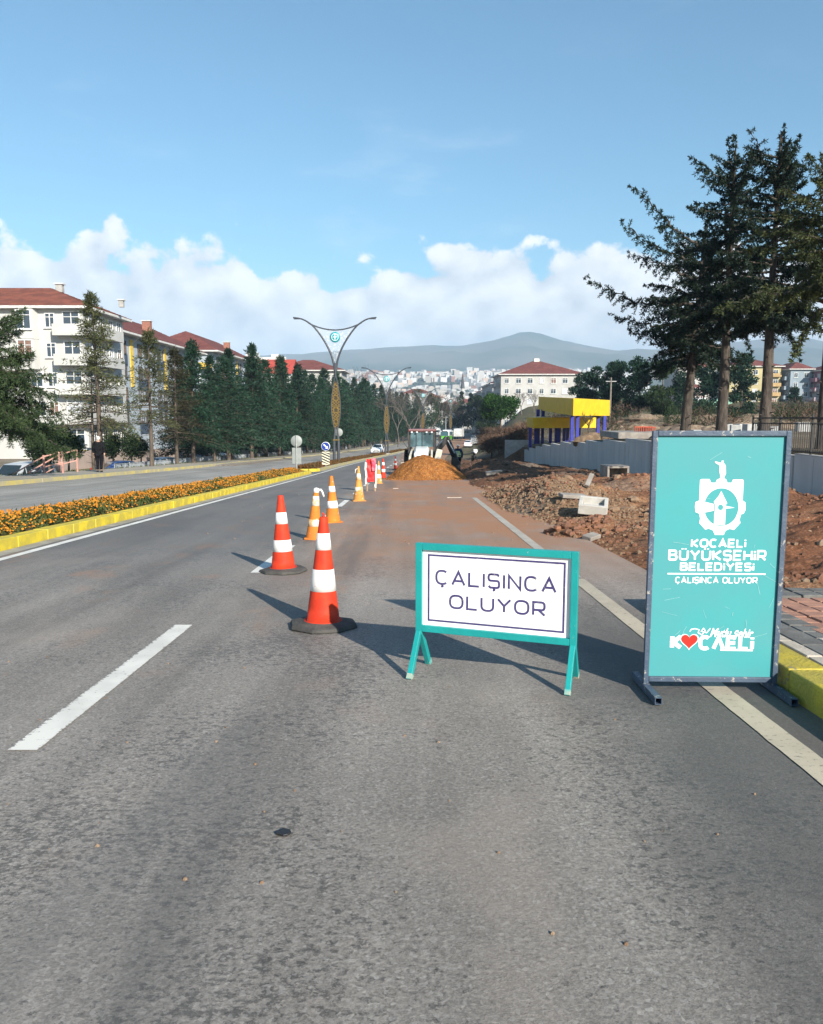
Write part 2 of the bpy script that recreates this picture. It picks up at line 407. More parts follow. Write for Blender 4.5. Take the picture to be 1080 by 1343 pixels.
def asphalt(name, light, dark, dusty):
    m = bpy.data.materials.new(name); m.use_nodes = True; t = m.node_tree
    b = t.nodes['Principled BSDF']
    tcn = N(t, 'ShaderNodeTexCoord'); O = tcn.outputs['Object']
    s = N(t, 'ShaderNodeSeparateXYZ'); t.links.new(O, s.inputs[0]); X, Y = s.outputs[0], s.outputs[1]
    # worn blotches a few centimetres long where the dark binder shows between paler polished stones
    big = noise_node(t, O, .55, 4, .6)
    lane = noise_node(t, vmath(t, 'MULTIPLY', O, (1.5, .10, 1)), 1.0, 3, .5)
    blot = noise_node(t, vmath(t, 'MULTIPLY', O, (22, 30, 1)), 1.0, 9, .82, .1)
    fine = noise_node(t, O, 75, 4, .8)
    th = math_node(t, 'ADD', mapr(t, big, .33, .67, .485, .635, False), math_node(t, 'MULTIPLY', math_node(t, 'SUBTRACT', lane, .5), -.16))
    d = math_node(t, 'SUBTRACT', blot, th)
    bl = mapr(t, d, -.008, .02)
    c = mixc(t, mapr(t, big, .35, .65), light, tuple(x*.88 for x in light))
    c = mixc(t, math_node(t, 'MULTIPLY', bl, .66), c, dark)
    c = mixc(t, 1, c, mapr(t, fine, .36, .64, .72, 1.28, False), 'MULTIPLY')
    grain = N(t, 'ShaderNodeTexVoronoi'); grain.inputs['Scale'].default_value = 85; t.links.new(O, grain.inputs['Vector'])
    sg = N(t, 'ShaderNodeSeparateColor'); t.links.new(grain.outputs['Color'], sg.inputs[0])
    c = mixc(t, 1, c, mapr(t, sg.outputs[0], 0, 1, .84, 1.16, False), 'MULTIPLY')
    c = mixc(t, math_node(t, 'MULTIPLY', mapr(t, sg.outputs[1], .90, .93), .28), c, (.50, .47, .43))
    tone = noise_node(t, vmath(t, 'MULTIPLY', O, (.55, .22, 1)), 1.0, 4, .55)
    c = mixc(t, 1, c, mapr(t, tone, .35, .65, .80, 1.14, False), 'MULTIPLY')
    trk = noise_node(t, vmath(t, 'MULTIPLY', O, (2.2, .05, 1)), 1.0, 3, .6)
    c = mixc(t, 1, c, mapr(t, trk, .35, .65, .84, 1.12, False), 'MULTIPLY')
    if dusty:
        # earth tracked over the closed lane, darker rubber in the open lane, dark gutter strip by the kerb
        dn = noise_node(t, vmath(t, 'MULTIPLY', O, (.55, .30, 1)), 1.2, 7, .68)
        lanem = math_node(t, 'MULTIPLY', mapr(t, X, -2.0, -.6), mapr(t, X, 2.6, 1.7, 0, 1) if False else 1.0)
        ym = mapr(t, Y, 6.5, 15)
        dust = math_node(t, 'MULTIPLY', math_node(t, 'MULTIPLY', lanem, ym), mapr(t, dn, .34, .56, .40, 1.0))
        c = mixc(t, dust, c, (.35, .175, .092))
        pn = noise_node(t, vmath(t, 'ADD', vmath(t, 'MULTIPLY', O, (1.3, .8, 1)), (4, 9, 0)), 1.0, 5, .6)
        c = mixc(t, math_node(t, 'MULTIPLY', math_node(t, 'MULTIPLY', mapr(t, pn, .56, .70), mapr(t, Y, 4, 11, .15, 1)), .55), c, (.38, .21, .125))
        pn2 = noise_node(t, vmath(t, 'ADD', vmath(t, 'MULTIPLY', O, (.8, .55, 1)), (14, 3, 0)), 1.0, 4, .6)
        c = mixc(t, math_node(t, 'MULTIPLY', mapr(t, pn2, .55, .72), .30), c, (.36, .30, .25))
        ol = math_node(t, 'MULTIPLY', mapr(t, X, -1.7, -2.6), mapr(t, Y, 6, 14))
        c = mixc(t, math_node(t, 'MULTIPLY', ol, .6), c, (.105, .105, .107))
        gut = math_node(t, 'MULTIPLY', mapr(t, math_node(t, 'ADD', X, math_node(t, 'MULTIPLY', noise_node(t, O, 1.2, 4), .9)), 1.15, 1.95), mapr(t, Y, 8, 5.5))
        c = mixc(t, math_node(t, 'MULTIPLY', gut, .72), c, (.075, .073, .07))
        wet = math_node(t, 'MULTIPLY', mapr(t, math_node(t, 'ABSOLUTE', math_node(t, 'ADD', X, .95)), .55, .15), mapr(t, noise_node(t, vmath(t, 'MULTIPLY', O, (1, .12, 1)), 1.5, 5), .45, .62))
        c = mixc(t, math_node(t, 'MULTIPLY', wet, .5), c, (.11, .105, .10))
    t.links.new(c, b.inputs['Base Color'])
    t.links.new(mapr(t, bl, 0, 1, .78, .62), b.inputs['Roughness']); b.inputs['Specular IOR Level'].default_value = .3
    bn = N(t, 'ShaderNodeBump'); bn.inputs['Strength'].default_value = .55; bn.inputs['Distance'].default_value = .006
    t.links.new(math_node(t, 'ADD', fine, math_node(t, 'MULTIPLY', blot, .8)), bn.inputs['Height']); t.links.new(bn.outputs[0], b.inputs['Normal'])
    return m
mat_asphalt = asphalt('worn_asphalt', (.262, .236, .208), (.052, .048, .045), True)
mat_asphalt2 = asphalt('pale_asphalt', (.30, .285, .255), (.21, .20, .18), False)
road = strip([-6.9, -5, -3, -1, 1, 2.25, 2.9], ry, 0).build('road', mat_asphalt, kind='structure')
strip([-14.05, -12.5, -11, -10, -9.2, -8.6, -8, -7.5, -6.9], ry, 0).build('opposite_road', mat_asphalt2, kind='structure')
strip([-26.4, -24, -22, -19.6], lin(20, 200, 5), .03, lambda u, y: ground(u+C(y), y)).build('side_street', mat_asphalt2, kind='structure')
# worn road paint
def paint(name, col, asp, th, cx=None):
    m = bpy.data.materials.new(name); m.use_nodes = True; t = m.node_tree
    b = t.nodes['Principled BSDF']; b.inputs['Roughness'].default_value = .7
    tcn = N(t, 'ShaderNodeTexCoord'); O = tcn.outputs['Object']
    n = noise_node(t, vmath(t, 'MULTIPLY', O, (26, 36, 1)), 1, 7, .75, .2)
    if cx is not None:
        s = N(t, 'ShaderNodeSeparateXYZ'); t.links.new(O, s.inputs[0])
        e = mapr(t, math_node(t, 'ABSOLUTE', math_node(t, 'SUBTRACT', s.outputs[0], cx)), .045, .085, 0, .16)
        n = math_node(t, 'ADD', n, e)
    k = mapr(t, n, th-.03, th+.04)
    c = mixc(t, mapr(t, noise_node(t, O, 2.2, 5), .35, .65), tuple(x*.82 for x in col), col)
    c = mixc(t, k, c, asp)
    t.links.new(c, b.inputs['Base Color'])
    bn = N(t, 'ShaderNodeBump'); bn.inputs['Strength'].default_value = .4; bn.inputs['Distance'].default_value = .004
    t.links.new(noise_node(t, O, 130, 3), bn.inputs['Height']); t.links.new(bn.outputs[0], b.inputs['Normal'])
    return m
pw = paint('white_road_paint', (.74, .72, .66), (.17, .16, .15), .655)
pwd = paint('lane_dash_paint', (.72, .69, .62), (.17, .16, .15), .64, -1.93)
pw2 = paint('dusty_road_paint', (.46, .41, .34), (.24, .20, .16), .60)
def jagf(a): return lambda u, y: a*fb(u*30, y*11, 4)
dash_spans = [(3.74, 6.62), (9.35, 12.1), (14.9, 17.6), (20.2, 22.9), (25.8, 28.5), (31.4, 34.1), (37, 39.7), (42.6, 45.3)]
for (a, b_) in dash_spans+[(48.2+5.6*k, 50.9+5.6*k) for k in range(14)]:
    strip([-1.99-.02, -1.935, -1.86] if a < 5 else [-1.945, -1.87, -1.795], lin(a, b_, .09 if a < 30 else .5), .005, jag=jagf(.005)).build('lane_marking', pwd if a < 5 else pw, kind='structure')
strip([-5.62, -5.55, -5.48], lin(-2, 46, .5)+lin(46, 200, 3), .005, jag=jagf(.01)).build('edge_line', pw, kind='structure')
strip([1.83, 1.91, 1.985], lin(.5, 9.0, .12), .005, jag=jagf(.005)).build('edge_line', paint('dirty_road_paint', (.50, .43, .32), (.2, .17, .14), .60), kind='structure')
strip([1.83, 1.91, 1.98], lin(9.0, 24, .12), .005, jag=jagf(.008)).build('edge_line', pw2, kind='structure')

# ------------------------------------------------------------------ medians and kerbs
mat_gutter = M('gutter_concrete', (.36, .34, .29), (.25, .23, .19), .85, 3, .3, 40)
strip([-5.98, -5.72], lin(-2, 46.6, 1)+[46.6], .004).build('gutter', mat_gutter, kind='structure')
strip([-5.98, -5.72], lin(51.4, 200, 2), .004).build('gutter', mat_gutter, kind='structure')
mat_soil = M('median_soil', (.16, .105, .06), (.09, .06, .035), .95, 5, .6, 30)
def kerb_line(name, u, y0, y1, L, w, h, mat, dy=0, yoff=0):
    root = empty(name, (0, 0, 0)); root['kind'] = 'structure'
    m_ = MB(); m_.box((0, 0, h/2-.1), (w, L-.007, h+.2)); me = None
    y = y0; k = 0
    while y < y1:
        yc = y+L/2; x = u+C(yc)
        ang = math.atan2(C(yc+.5)-C(yc-.5), 1)
        sl = math.atan2(base(yc+.5)-base(yc-.5), 1)
        rot = (sl+random.uniform(-.004, .004), random.uniform(-.008, .008), -ang+random.uniform(-.005, .005))
        loc = (x+random.uniform(-.006, .006), yc, hroad(u, yc)+random.uniform(-.006, .006))
        if me is None:
            o = m_.build('kerb_stone', mat, root, loc, rot, bevel=.010); me = o
        else:
            c_ = me.copy(); COL.objects.link(c_); c_.parent = root; c_.location = loc; c_.rotation_euler = rot
        y += L; k += 1
    return root
kerb_line('median_kerb', -6.12, 6, 46.3, .98, .25, .17, mat_yellow_kerb)
kerb_line('median_kerb', -7.72, 6, 46.3, .98, .2, .14, mat_kerb_conc)
kerb_line('median_kerb', -6.12, 51.6, 160, 1.96, .25, .17, M('faded_kerb_paint', (.42, .35, .12), (.34, .31, .22), .7, 1.2, .3, 60))
kerb_line('median_kerb', -7.72, 51.6, 160, 1.96, .2, .14, mat_kerb_conc)
kerb_line('sidewalk_kerb', -14.1, 20, 58, .98, .22, .15, M('pale_yellow_kerb', (.52, .42, .13), (.37, .33, .22), .75, 1.5, .3, 60))
kerb_line('sidewalk_kerb', -14.1, 58, 180, 2.96, .22, .15, M('pale_yellow_kerb_far', (.46, .38, .15), (.37, .33, .22), .75, 1.5, .3, 60))
# rounded noses of the two beds
nk = empty('median_kerb'); nk['kind'] = 'structure'
for (yc, sgn) in ((46.4, 1), (51.5, -1)):
    for a in (25, 65, 90, 115, 155) if False else (18, 54, 90, 126, 162):
        m_ = MB(); m_.box((0, 0, 0), (.50, .22, .36))
        x = -6.92+.80*math.cos(R(a)); y = yc+sgn*.62*math.sin(R(a))
        m_.build('kerb_stone', mat_yellow_kerb, nk, (x, y, hroad(-6.9, y)), (0, 0, sgn*(R(a)-R(90))), bevel=.018)
strip([-7.62, -6.9, -6.24], lin(6, 46.2, 1)+[46.4], .11).build('flower_bed_soil', mat_soil, kind='structure')
strip([-7.62, -6.9, -6.24], lin(51.6, 160, 2), .11).build('flower_bed_soil', mat_soil, kind='structure')
strip([-16.9, -15.5, -14.2], lin(20, 180, 2), .14).build('left_sidewalk', M('sidewalk_concrete', (.36, .325, .26), (.27, .245, .20), .9, .8, .3, 30), kind='structure')

# right kerb and paving
KY0, KY1 = .4, 7.35
rk = kerb_line('right_kerb', 2.40, KY0, KY1, .70, .24, .17, M('yellow_kerb_near', (.56, .43, .03), (.36, .29, .05), .6, 3, .5, 45, chip=(.20, .17, .11), chipscale=5, chipth=.63, detail=8))
mat_pred = M('red_paver', (.42, .215, .145), (.31, .16, .11), .85, 6, .35, 60)
mat_pgrey = M('grey_paver', (.17, .165, .15), (.12, .115, .105), .85, 6, .35, 60)
mat_plight = M('pale_paver', (.52, .46, .38), (.40, .35, .28), .85, 6, .35, 60)
pav = empty('paving'); pav['kind'] = 'structure'
strip([2.53, 5, 7.4], lin(KY0, 7.4, .5)+[7.42], .105).build('paving_bed', M('joint_sand', (.12, .095, .07), None, .95, 9), pav)
px_me = {}
def paver(x, y, w, l, mat):
    key = (round(w, 3), round(l, 3), mat.name)
    loc = (x, y, base(y)+.135+random.uniform(-.004, .004)); rot = (R(-2.46)+random.uniform(-.012, .012), random.uniform(-.012, .012), random.uniform(-.01, .01))
    if key not in px_me:
        m_ = MB(); m_.box((0, 0, 0), (w-.014, l-.014, .07)); px_me[key] = m_.build('paver', mat, pav, loc, rot, bevel=.006, seg=1)
    else:
        c_ = px_me[key].copy(); COL.objects.link(c_); c_.parent = pav; c_.location = loc; c_.rotation_euler = rot
y = 1.9
while y < 7.2:
    paver(2.59, y, .12, .4, mat_plight); y += .4
for i in range(2):
    y = 2.2+.1*i
    while y < 7.25: paver(2.75+.2*i, y, .2, .2 if i else .4, mat_pgrey if random.random() > .12 else mat_plight); y += .2 if i else .4
for i in range(8):
    y = 3.4
    while y < 6.95:
        paver(3.05+.2*i, y, .2, .2, mat_pred); y += .2
for j in range(2):
    for i in range(8): paver(3.05+.2*i, 7.1+.2*j, .2, .2, mat_pgrey)
# ------------------------------------------------------------------ stroke lettering
def arc(cx, cy, rx, ry_, a0, a1, n=10, p=2.6):
    out = []
    for i in range(n+1):
        a = R(a0+(a1-a0)*i/n); c_, s_ = math.cos(a), math.sin(a)
        out.append((cx+rx*math.copysign(abs(c_)**(2/p), c_), cy+ry_*math.copysign(abs(s_)**(2/p), s_)))
    return out
CED = [(.5, -.04), (.56, -.16), (.44, -.25)]
GL = {
 'A': (1, [[(0, 0), (.5, 1), (1, 0)], [(.22, .3), (.78, .3)]]),
 'V': (1, [[(0, 0), (.5, 1), (1, 0)]]),
 'B': (.9, [[(0, 0), (0, 1), (.7, 1)]+arc(.7, .77, .2, .23, 90, -90, 6)+[(.06, .52)], [(.7, .5)]+arc(.74, .25, .22, .25, 90, -90, 6)+[(0, 0)]]),
 'C': (.95, [arc(.5, .5, .5, .5, 47, 313, 20)]),
 'D': (.95, [[(.0, 0), (0, 1), (.55, 1)]+arc(.55, .5, .42, .5, 90, -90, 10)+[(0, 0)]]),
 'E': (.85, [[(1, 1), (0, 1), (0, 0), (1, 0)], [(.02, .5), (.92, .5)]]),
 'H': (.9, [[(0, 0), (0, 1)], [(1, 0), (1, 1)], [(.02, .5), (.98, .5)]]),
 'I': (0, [[(0, 0), (0, 1)]]),
 'i': (0, [[(0, 0), (0, .68)], [(0, .84), (0, 1)]]),
 'K': (.9, [[(0, 0), (0, 1)], [(1, 1), (.12, .5), (1, 0)]]),
 'L': (.8, [[(0, 1), (0, 0), (1, 0)]]),
 'N': (.9, [[(0, 0), (0, 1), (1, 0), (1, 1)]]),
 'O': (1.05, [arc(.5, .5, .5, .5, 0, 360, 24)]),
 'R': (.9, [[(0, 0), (0, 1), (.7, 1)]+arc(.7, .7, .28, .3, 90, -90, 8)+[(.04, .4)], [(.5, .38), (1, 0)]]),
 'S': (.85, [arc(.3, .74, .3, .26, 0, 0, 1)[:0]+[(.97, .86), (.85, 1), (.2, 1)]+arc(.22, .76, .22, .24, 90, 270, 8)+[(.78, .52)]+arc(.78, .26, .22, .26, 90, -90, 8)+[(.15, 0), (.02, .14)]]),
 'U': (.95, [[(0, 1)]+arc(.5, .4, .5, .4, 180, 360, 14)+[(1, 1)]]),
 'Y': (1, [[(0, 1), (.5, .48), (1, 1)], [(.5, .5), (.5, 0)]]),
}
def glyph(ch):
    if ch == 'Ç': w, s_ = GL['C']; return w, s_+[CED]
    if ch == 'Ş': w, s_ = GL['S']; return w, s_+[CED]
    if ch == 'Ü': w, s_ = GL['U']; return w, s_+[[(.3, 1.14), (.3, 1.26)], [(.7, 1.14), (.7, 1.26)]]
    if ch == 'İ': return GL['i']
    return GL[ch]
def ribbon(mb_, pts, t, z, closed=False):
    P = [Vector((p[0], p[1])) for p in pts]; n = len(P)
    Q = [P[0]]
    for p in P[1:]:
        if (p-Q[-1]).length > 1e-5: Q.append(p)
    closed = (Q[0]-Q[-1]).length < 1e-4 and len(Q) > 3
    if closed: Q = Q[:-1]
    n = len(Q)
    if n < 2: return
    L, Rr = [], []
    for i in range(n):
        d0 = (Q[i]-Q[i-1]) if (i > 0 or closed) else (Q[1]-Q[0])
        d1 = (Q[(i+1) % n]-Q[i]) if (i < n-1 or closed) else (Q[-1]-Q[-2])
        d0.normalize(); d1.normalize()
        n0 = Vector((-d0.y, d0.x)); n1 = Vector((-d1.y, d1.x)); m_ = n0+n1
        if m_.length < 1e-3: m_ = n0
        m_.normalize(); k = 1/max(.42, m_.dot(n0))
        L.append(Q[i]+m_*t/2*k); Rr.append(Q[i]-m_*t/2*k)
    for i in range(n if closed else n-1):
        j = (i+1) % n
        mb_.face([(Rr[i].x, -z, Rr[i].y), (Rr[j].x, -z, Rr[j].y), (L[j].x, -z, L[j].y), (L[i].x, -z, L[i].y)])
def text_width(txt, h, wid, gap, t):
    x = 0
    for ch in txt:
        if ch == ' ': x += h*.7*wid; continue
        x += glyph(ch)[0]*h*wid+gap+t
    return x-gap-t
def letter(mb_, txt, cx, y0, h, width, t, gapf=.16, z=.003, step=.0003):
    """centre line text in the XZ plane, facing -Y"""
    gap = gapf*h
    lo, hi = .2, 3.
    for _ in range(30):
        mid = (lo+hi)/2
        if text_width(txt, h-t, mid, gap, t)+t > width: hi = mid
        else: lo = mid
    wid = lo; x = cx-(text_width(txt, h-t, wid, gap, t))/2; hh = h-t; k = 0
    for ch in txt:
        if ch == ' ': x += hh*.7*wid; continue
        w, strokes = glyph(ch); W_ = w*hh*wid
        for s_ in strokes:
            ribbon(mb_, [(x+(p[0]*W_ if w > 0 else p[0]), y0+t/2+p[1]*hh) for p in s_], t, z+k*step); k += 1
        x += W_+gap+t
def flat(mb_, pts, z): mb_.face([(p[0], -z, p[1]) for p in pts])

# ------------------------------------------------------------------ the large turquoise sign board
mat_turq = M('turquoise_print', (.056, .305, .318), (.068, .285, .30), .38, 2.2, spec=.35, chip=(.50, .66, .64), chipscale=34, chipth=.735, detail=8)
mat_frame = M('chipped_blue_steel', (.075, .105, .15), (.055, .08, .12), .5, 6, .2, 60, chip=(.33, .31, .28), chipscale=24, chipth=.60)
mat_white_print = M('white_print', (.86, .86, .86), (.83, .83, .83), .45, 8)
mat_red_print = M('red_print', (.70, .025, .015), None, .45, 8)
BX, BY = 1.84, 4.70
BZ = base(BY)
big = empty('sign_board', (BX, BY, BZ), R(-1.5), 'tall turquoise sign board in a steel frame beside the yellow kerb', 'sign')
bw, bz0, bz1, ft = .815, .065, 1.605, .031
f_ = MB()
for s_ in (-1, 1): f_ = MB(); f_.box((s_*(bw/2-ft/2), 0, (bz1+.05)/2), (ft, ft, bz1-.05)); f_.build('frame_post', mat_frame, big, bevel=.003)
for zz in (bz1-ft/2, bz0+ft/2): f_ = MB(); f_.box((0, 0, zz), (bw-2*ft-.002, ft, ft)); f_.build('frame_rail', mat_frame, big, bevel=.003)
for s_ in (-1, 1):   # square tube feet, open at the ends
    fo = MB(); a, w2 = .27, .021
    cx = s_*(bw/2-ft/2); zc = .030
    for (dx, dz, sx, sz) in ((-w2+.002, 0, .004, .042), (w2-.002, 0, .004, .042), (0, w2-.002, .038, .004), (0, -w2+.002, .038, .004)):
        fo.box((cx+dx, -.02, zc+dz), (sx, 2*a, sz), Matrix.Rotation(R(-2.3), 3, 'X') if False else None)
    o = fo.build('foot', mat_frame, big); o.rotation_euler = (R(-2.4), 0, 0)
    for yy in (-.285, .245):
        m_ = MB(); m_.box((cx, yy, .018), (.05, .02, .04)); m_.build('foot_cap', M('rusty_cap', (.30, .22, .16), (.2, .15, .12), .8, 30), big) if False else None
bp_ = MB(); bp_.box((0, .004, (bz0+bz1)/2), (bw-2*ft+.001, .004, bz1-bz0-2*ft+.001)); pn = bp_.build('panel', mat_turq, big)
# front face of the panel at y = .002 ; print lies proud of it
pz = -.002+.0012
ins_w = bw-2*ft
def bpt(px, py):   # photograph pixel of the print -> board metres
    return ((px-938.0)/181*bw*1.0, bz1-(py-563)/330*(bz1-bz0))
def bx_(px, py):
    k = 1-(py-563)/330*.04; c_ = 943.5-(py-563)/330*12
    return (px-c_)/(181*k)*bw
def bp2(px, py): return (bx_(px, py), bz1-(py-563)/330*(bz1-bz0))
lt = MB()
def line(txt, x0, x1, ytop, ybot, t):
    a = bp2(x0, ybot); b2 = bp2(x1, ybot); top = bp2(x0, ytop)
    letter(lt, txt, (a[0]+b2[0])/2, a[1], top[1]-a[1], b2[0]-a[0], t, .09, pz, .00005)
    lt.build('lettering', mat_white_print, big); lt.__init__()
line('KOCAELİ', 905, 977, 702, 713.8, .0112)
line('BÜYÜKŞEHİR', 875.5, 1003.5, 716.5, 731, .0125)
line('BELEDİYESİ', 891, 988, 733.2, 744.5, .0112)
line('ÇALIŞINCA OLUYOR', 885, 992.5, 752.3, 760.8, .0066)
a = bp2(875, 748.3); b2 = bp2(1003, 748.3)
ribbon(lt, [a, (b2[0], a[1])], .0085, pz); lt.build('underline', mat_white_print, big); lt = MB()
# heart line
a = bp2(878, 850); top = bp2(878, 829.5)
letter(lt, 'K', bp2(887.5, 850)[0], a[1], top[1]-a[1], .078, .026, .1, pz, .00005)
letter(lt, 'CVELİ', (bp2(917, 850)[0]+bp2(987, 850)[0])/2+.002, a[1]-.004, top[1]-a[1], bp2(988, 850)[0]-bp2(915.5, 850)[0], .0235, .03, pz, .00005)
ribbon(lt, [(bp2(945, 850)[0], a[1]+.001), (bp2(987.5, 850)[0], a[1]-.001)], .012, pz+.0007)
# flourish
fl = [bp2(*p) for p in ((905, 825.5), (907, 822.5), (912, 821.5), (917, 823), (916, 827), (921, 830), (925, 824), (923, 821), (920, 825), (927, 827), (932, 821))]
ribbon(lt, fl, .0062, pz+.0009)
lt.build('lettering', mat_white_print, big)
# script word, sheared built-in face
cu = bpy.data.curves.new('script', 'FONT'); cu.body = 'Mutlu şehir'; cu.size = .078; cu.shear = .45; cu.offset = .0016; cu.align_x = 'CENTER'
to = bpy.data.objects.new('script', cu); COL.objects.link(to)
dg = bpy.context.evaluated_depsgraph_get(); me = bpy.data.meshes.new_from_object(to.evaluated_get(dg))
bpy.data.objects.remove(to)
xs = [v.co.x for v in me.vertices]; wv = max(xs)-min(xs); x0 = bp2(931, 830)[0]; x1 = bp2(988, 830)[0]
for v in me.vertices:
    xx = (v.co.x-min(xs))/wv
    v.co = Vector((x0+xx*(x1-x0), -(pz+.0011), bp2(931, 832.2)[1]-.004*xx+v.co.y))
me.materials.clear(); me.materials.append(mat_white_print)
link('script_lettering', me, big)
# heart with white rim
hp = []
for i in range(40):
    a_ = 2*math.pi*i/40
    hp.append((16*math.sin(a_)**3, 13*math.cos(a_)-5*math.cos(2*a_)-2*math.cos(3*a_)-math.cos(4*a_)))
hc = bp2(904.5, 838)
def fan(mb_, pts, c_, z):
    n = len(pts)
    for i in range(n): mb_.face([(c_[0], -z, c_[1]), (pts[i][0], -z, pts[i][1]), (pts[(i+1) % n][0], -z, pts[(i+1) % n][1])])
hm = MB(); fan(hm, [(hc[0]+p[0]*.0036, hc[1]+p[1]*.0036) for p in reversed(hp)], (hc[0], hc[1]), pz+.0013); hm.build('heart_rim', mat_white_print, big)
hm = MB(); fan(hm, [(hc[0]+p[0]*.0032, hc[1]+p[1]*.0032) for p in reversed(hp)], (hc[0], hc[1]), pz+.0016); hm.build('heart', mat_red_print, big)
# emblem: crenellated gear outline round a clock tower, a figure on top
def ep(zx, zy): return bp2(890+zx/10.8, 590+zy/10.8)
outl = [(272, 672), (280, 390), (300, 374), (415, 374), (440, 425), (500, 425), (520, 382), (560, 365), (625, 365), (650, 380), (668, 425), (725, 425), (745, 380), (880, 378), (897, 395), (885, 670), (925, 700), (928, 800), (900, 858), (868, 860), (845, 935), (858, 985), (770, 1083), (705, 1070), (650, 1095), (625, 1155), (500, 1155), (470, 1090), (405, 1065), (365, 1083), (275, 985), (290, 930), (275, 858), (222, 835), (214, 760), (222, 695)]
ccx, ccy, crr = 585, 765, 243
em = MB(); n = len(outl)
# annulus between outline and the round opening
dens = []
for i in range(n):
    p, q = outl[i], outl[(i+1) % n]; L_ = math.hypot(q[0]-p[0], q[1]-p[1]); k = max(1, int(L_/40))
    for j in range(k): dens.append((p[0]+(q[0]-p[0])*j/k, p[1]+(q[1]-p[1])*j/k))
inner = []
for p in dens:
    a_ = math.atan2(p[1]-ccy, p[0]-ccx); inner.append((ccx+crr*math.cos(a_), ccy+crr*1.09*math.sin(a_)))
z = pz
for i in range(len(dens)):
    j = (i+1) % len(dens)
    q = [ep(*dens[i]), ep(*inner[i]), ep(*inner[j]), ep(*dens[j])]
    em.face([(p[0], -z, p[1]) for p in q])
em.build('emblem_ring', mat_white_print, big)
em = MB()
flat(em, [ep(*p) for p in ((484, 1012), (640, 1022), (652, 715), (670, 712), (622, 620), (582, 540), (545, 610), (478, 690), (488, 712))], pz+.0004)
flat(em, [ep(*p) for p in ((652, 785), (775, 772), (652, 748))], pz+.0004)
flat(em, [ep(*p) for p in ((340, 845), (480, 815), (482, 722), (345, 690))], pz+.0005)
em.build('emblem_tower', mat_white_print, big)
em = MB(); em.face([(ep(575+38*math.cos(-2*math.pi*i/16), 767+40*math.sin(-2*math.pi*i/16))[0], -(pz+.0009), ep(575+38*math.cos(2*math.pi*i/16), 767+40*math.sin(-2*math.pi*i/16))[1]) for i in range(16)]); em.build('emblem_dial', mat_turq, big)
em = MB()
flat(em, [ep(*p) for p in ((565, 370), (625, 370), (622, 345), (645, 300), (640, 185), (612, 150), (612, 120), (582, 118), (580, 152), (490, 128), (488, 148), (555, 185), (552, 270), (562, 320))], pz+.0004)
em.build('emblem_figure', mat_white_print, big)
em = MB()
for (p, q) in (((268, 672), (350, 690)), ((230, 862), (480, 822)), ((484, 1016), (642, 1032)), ((490, 715), (490, 838))):
    ribbon(em, [ep(*p), ep(*q)], .0025, pz+.0014)
em.build('emblem_line', mat_turq, big)
sc_ = MB(); rs = random.Random(4)
for i in range(22):
    x = rs.uniform(-.34, .34); zz = rs.uniform(.3, 1.5) if i > 8 else rs.uniform(.3, .85); L_ = rs.uniform(.02, .12); a_ = rs.uniform(-.9, .9) if i % 3 else rs.uniform(1, 2)
    ribbon(sc_, [(x, zz), (x+L_*.5*math.cos(a_)+rs.uniform(-.004, .004), zz+L_*.5*math.sin(a_)), (x+L_*math.cos(a_)*.99, zz+L_*math.sin(a_))], rs.uniform(.0008, .0018), pz+.0021)
sc_.build('scratches', M('scratch_pale', (.45, .68, .68), None, .6, 8), big, kind='stuff')

# ------------------------------------------------------------------ the low white sign on its A-shaped legs
mat_teal = M('teal_enamel', (.012, .285, .275), (.01, .25, .245), .4, 5, .15, 60, chip=(.38, .40, .34), chipscale=30, chipth=.67)
mat_tealfoot = M('muddy_teal', (.36, .36, .28), (.02, .33, .31), .6, 11, .2, 60)
mat_navy = M('navy_print', (.045, .035, .13), (.07, .06, .16), .5, 25, chip=(.6, .6, .62), chipscale=45, chipth=.68)
mat_whiteboard = M('scratched_white_board', (.88, .87, .86), (.80, .79, .77), .42, 3, chip=(.55, .53, .50), chipscale=60, chipth=.735)
SX, SY = .535, 4.985
ang = math.atan2(-.335, .95)
sm_ = empty('work_sign', (SX, SY, base(SY)), ang, 'low white sign in a teal frame standing on splayed legs in the road', 'sign')
w, z0, z1, t_ = 1.065, .272, .870, .044
SL = -R(2.0)   # the frame stands on the sloping carriageway
f_ = MB()
for s_ in (-1, 1): f_ = MB(); f_.box((s_*(w/2-t_/2), 0, (z1+.25)/2), (t_, t_, z1-.25)); f_.build('frame_post', mat_teal, sm_, bevel=.003)
for zz in (z1-t_/2, z0+t_/2): f_ = MB(); f_.box((0, 0, zz), (w-2*t_-.002, t_, t_)); f_.build('frame_rail', mat_teal, sm_, bevel=.003)
m_ = MB(); m_.box((0, .004, (z0+z1)/2), (w-2*t_+.001, .006, z1-z0-2*t_+.001)); m_.build('panel', mat_whiteboard, sm_)
pz2 = -.001+.0012
lb = MB()
zi0, zi1, xi = z0+t_+.035, z1-t_-.035, w/2-t_-.042
bord = [(-xi, zi0), (xi, zi0), (xi, zi1), (-xi, zi1), (-xi, zi0)]
ribbon(lb, bord, .013, pz2)
lb.build('border_line', mat_navy, sm_)
lb = MB()
letter(lb, 'ÇALIŞINCA', .0, .596, .102, .80, .0145, .17, pz2, .00006)
lb.build('lettering', mat_navy, sm_); lb = MB()
letter(lb, 'OLUYOR', .015, .44, .098, .64, .0145, .17, pz2, .00006)
lb.build('lettering', mat_navy, sm_)
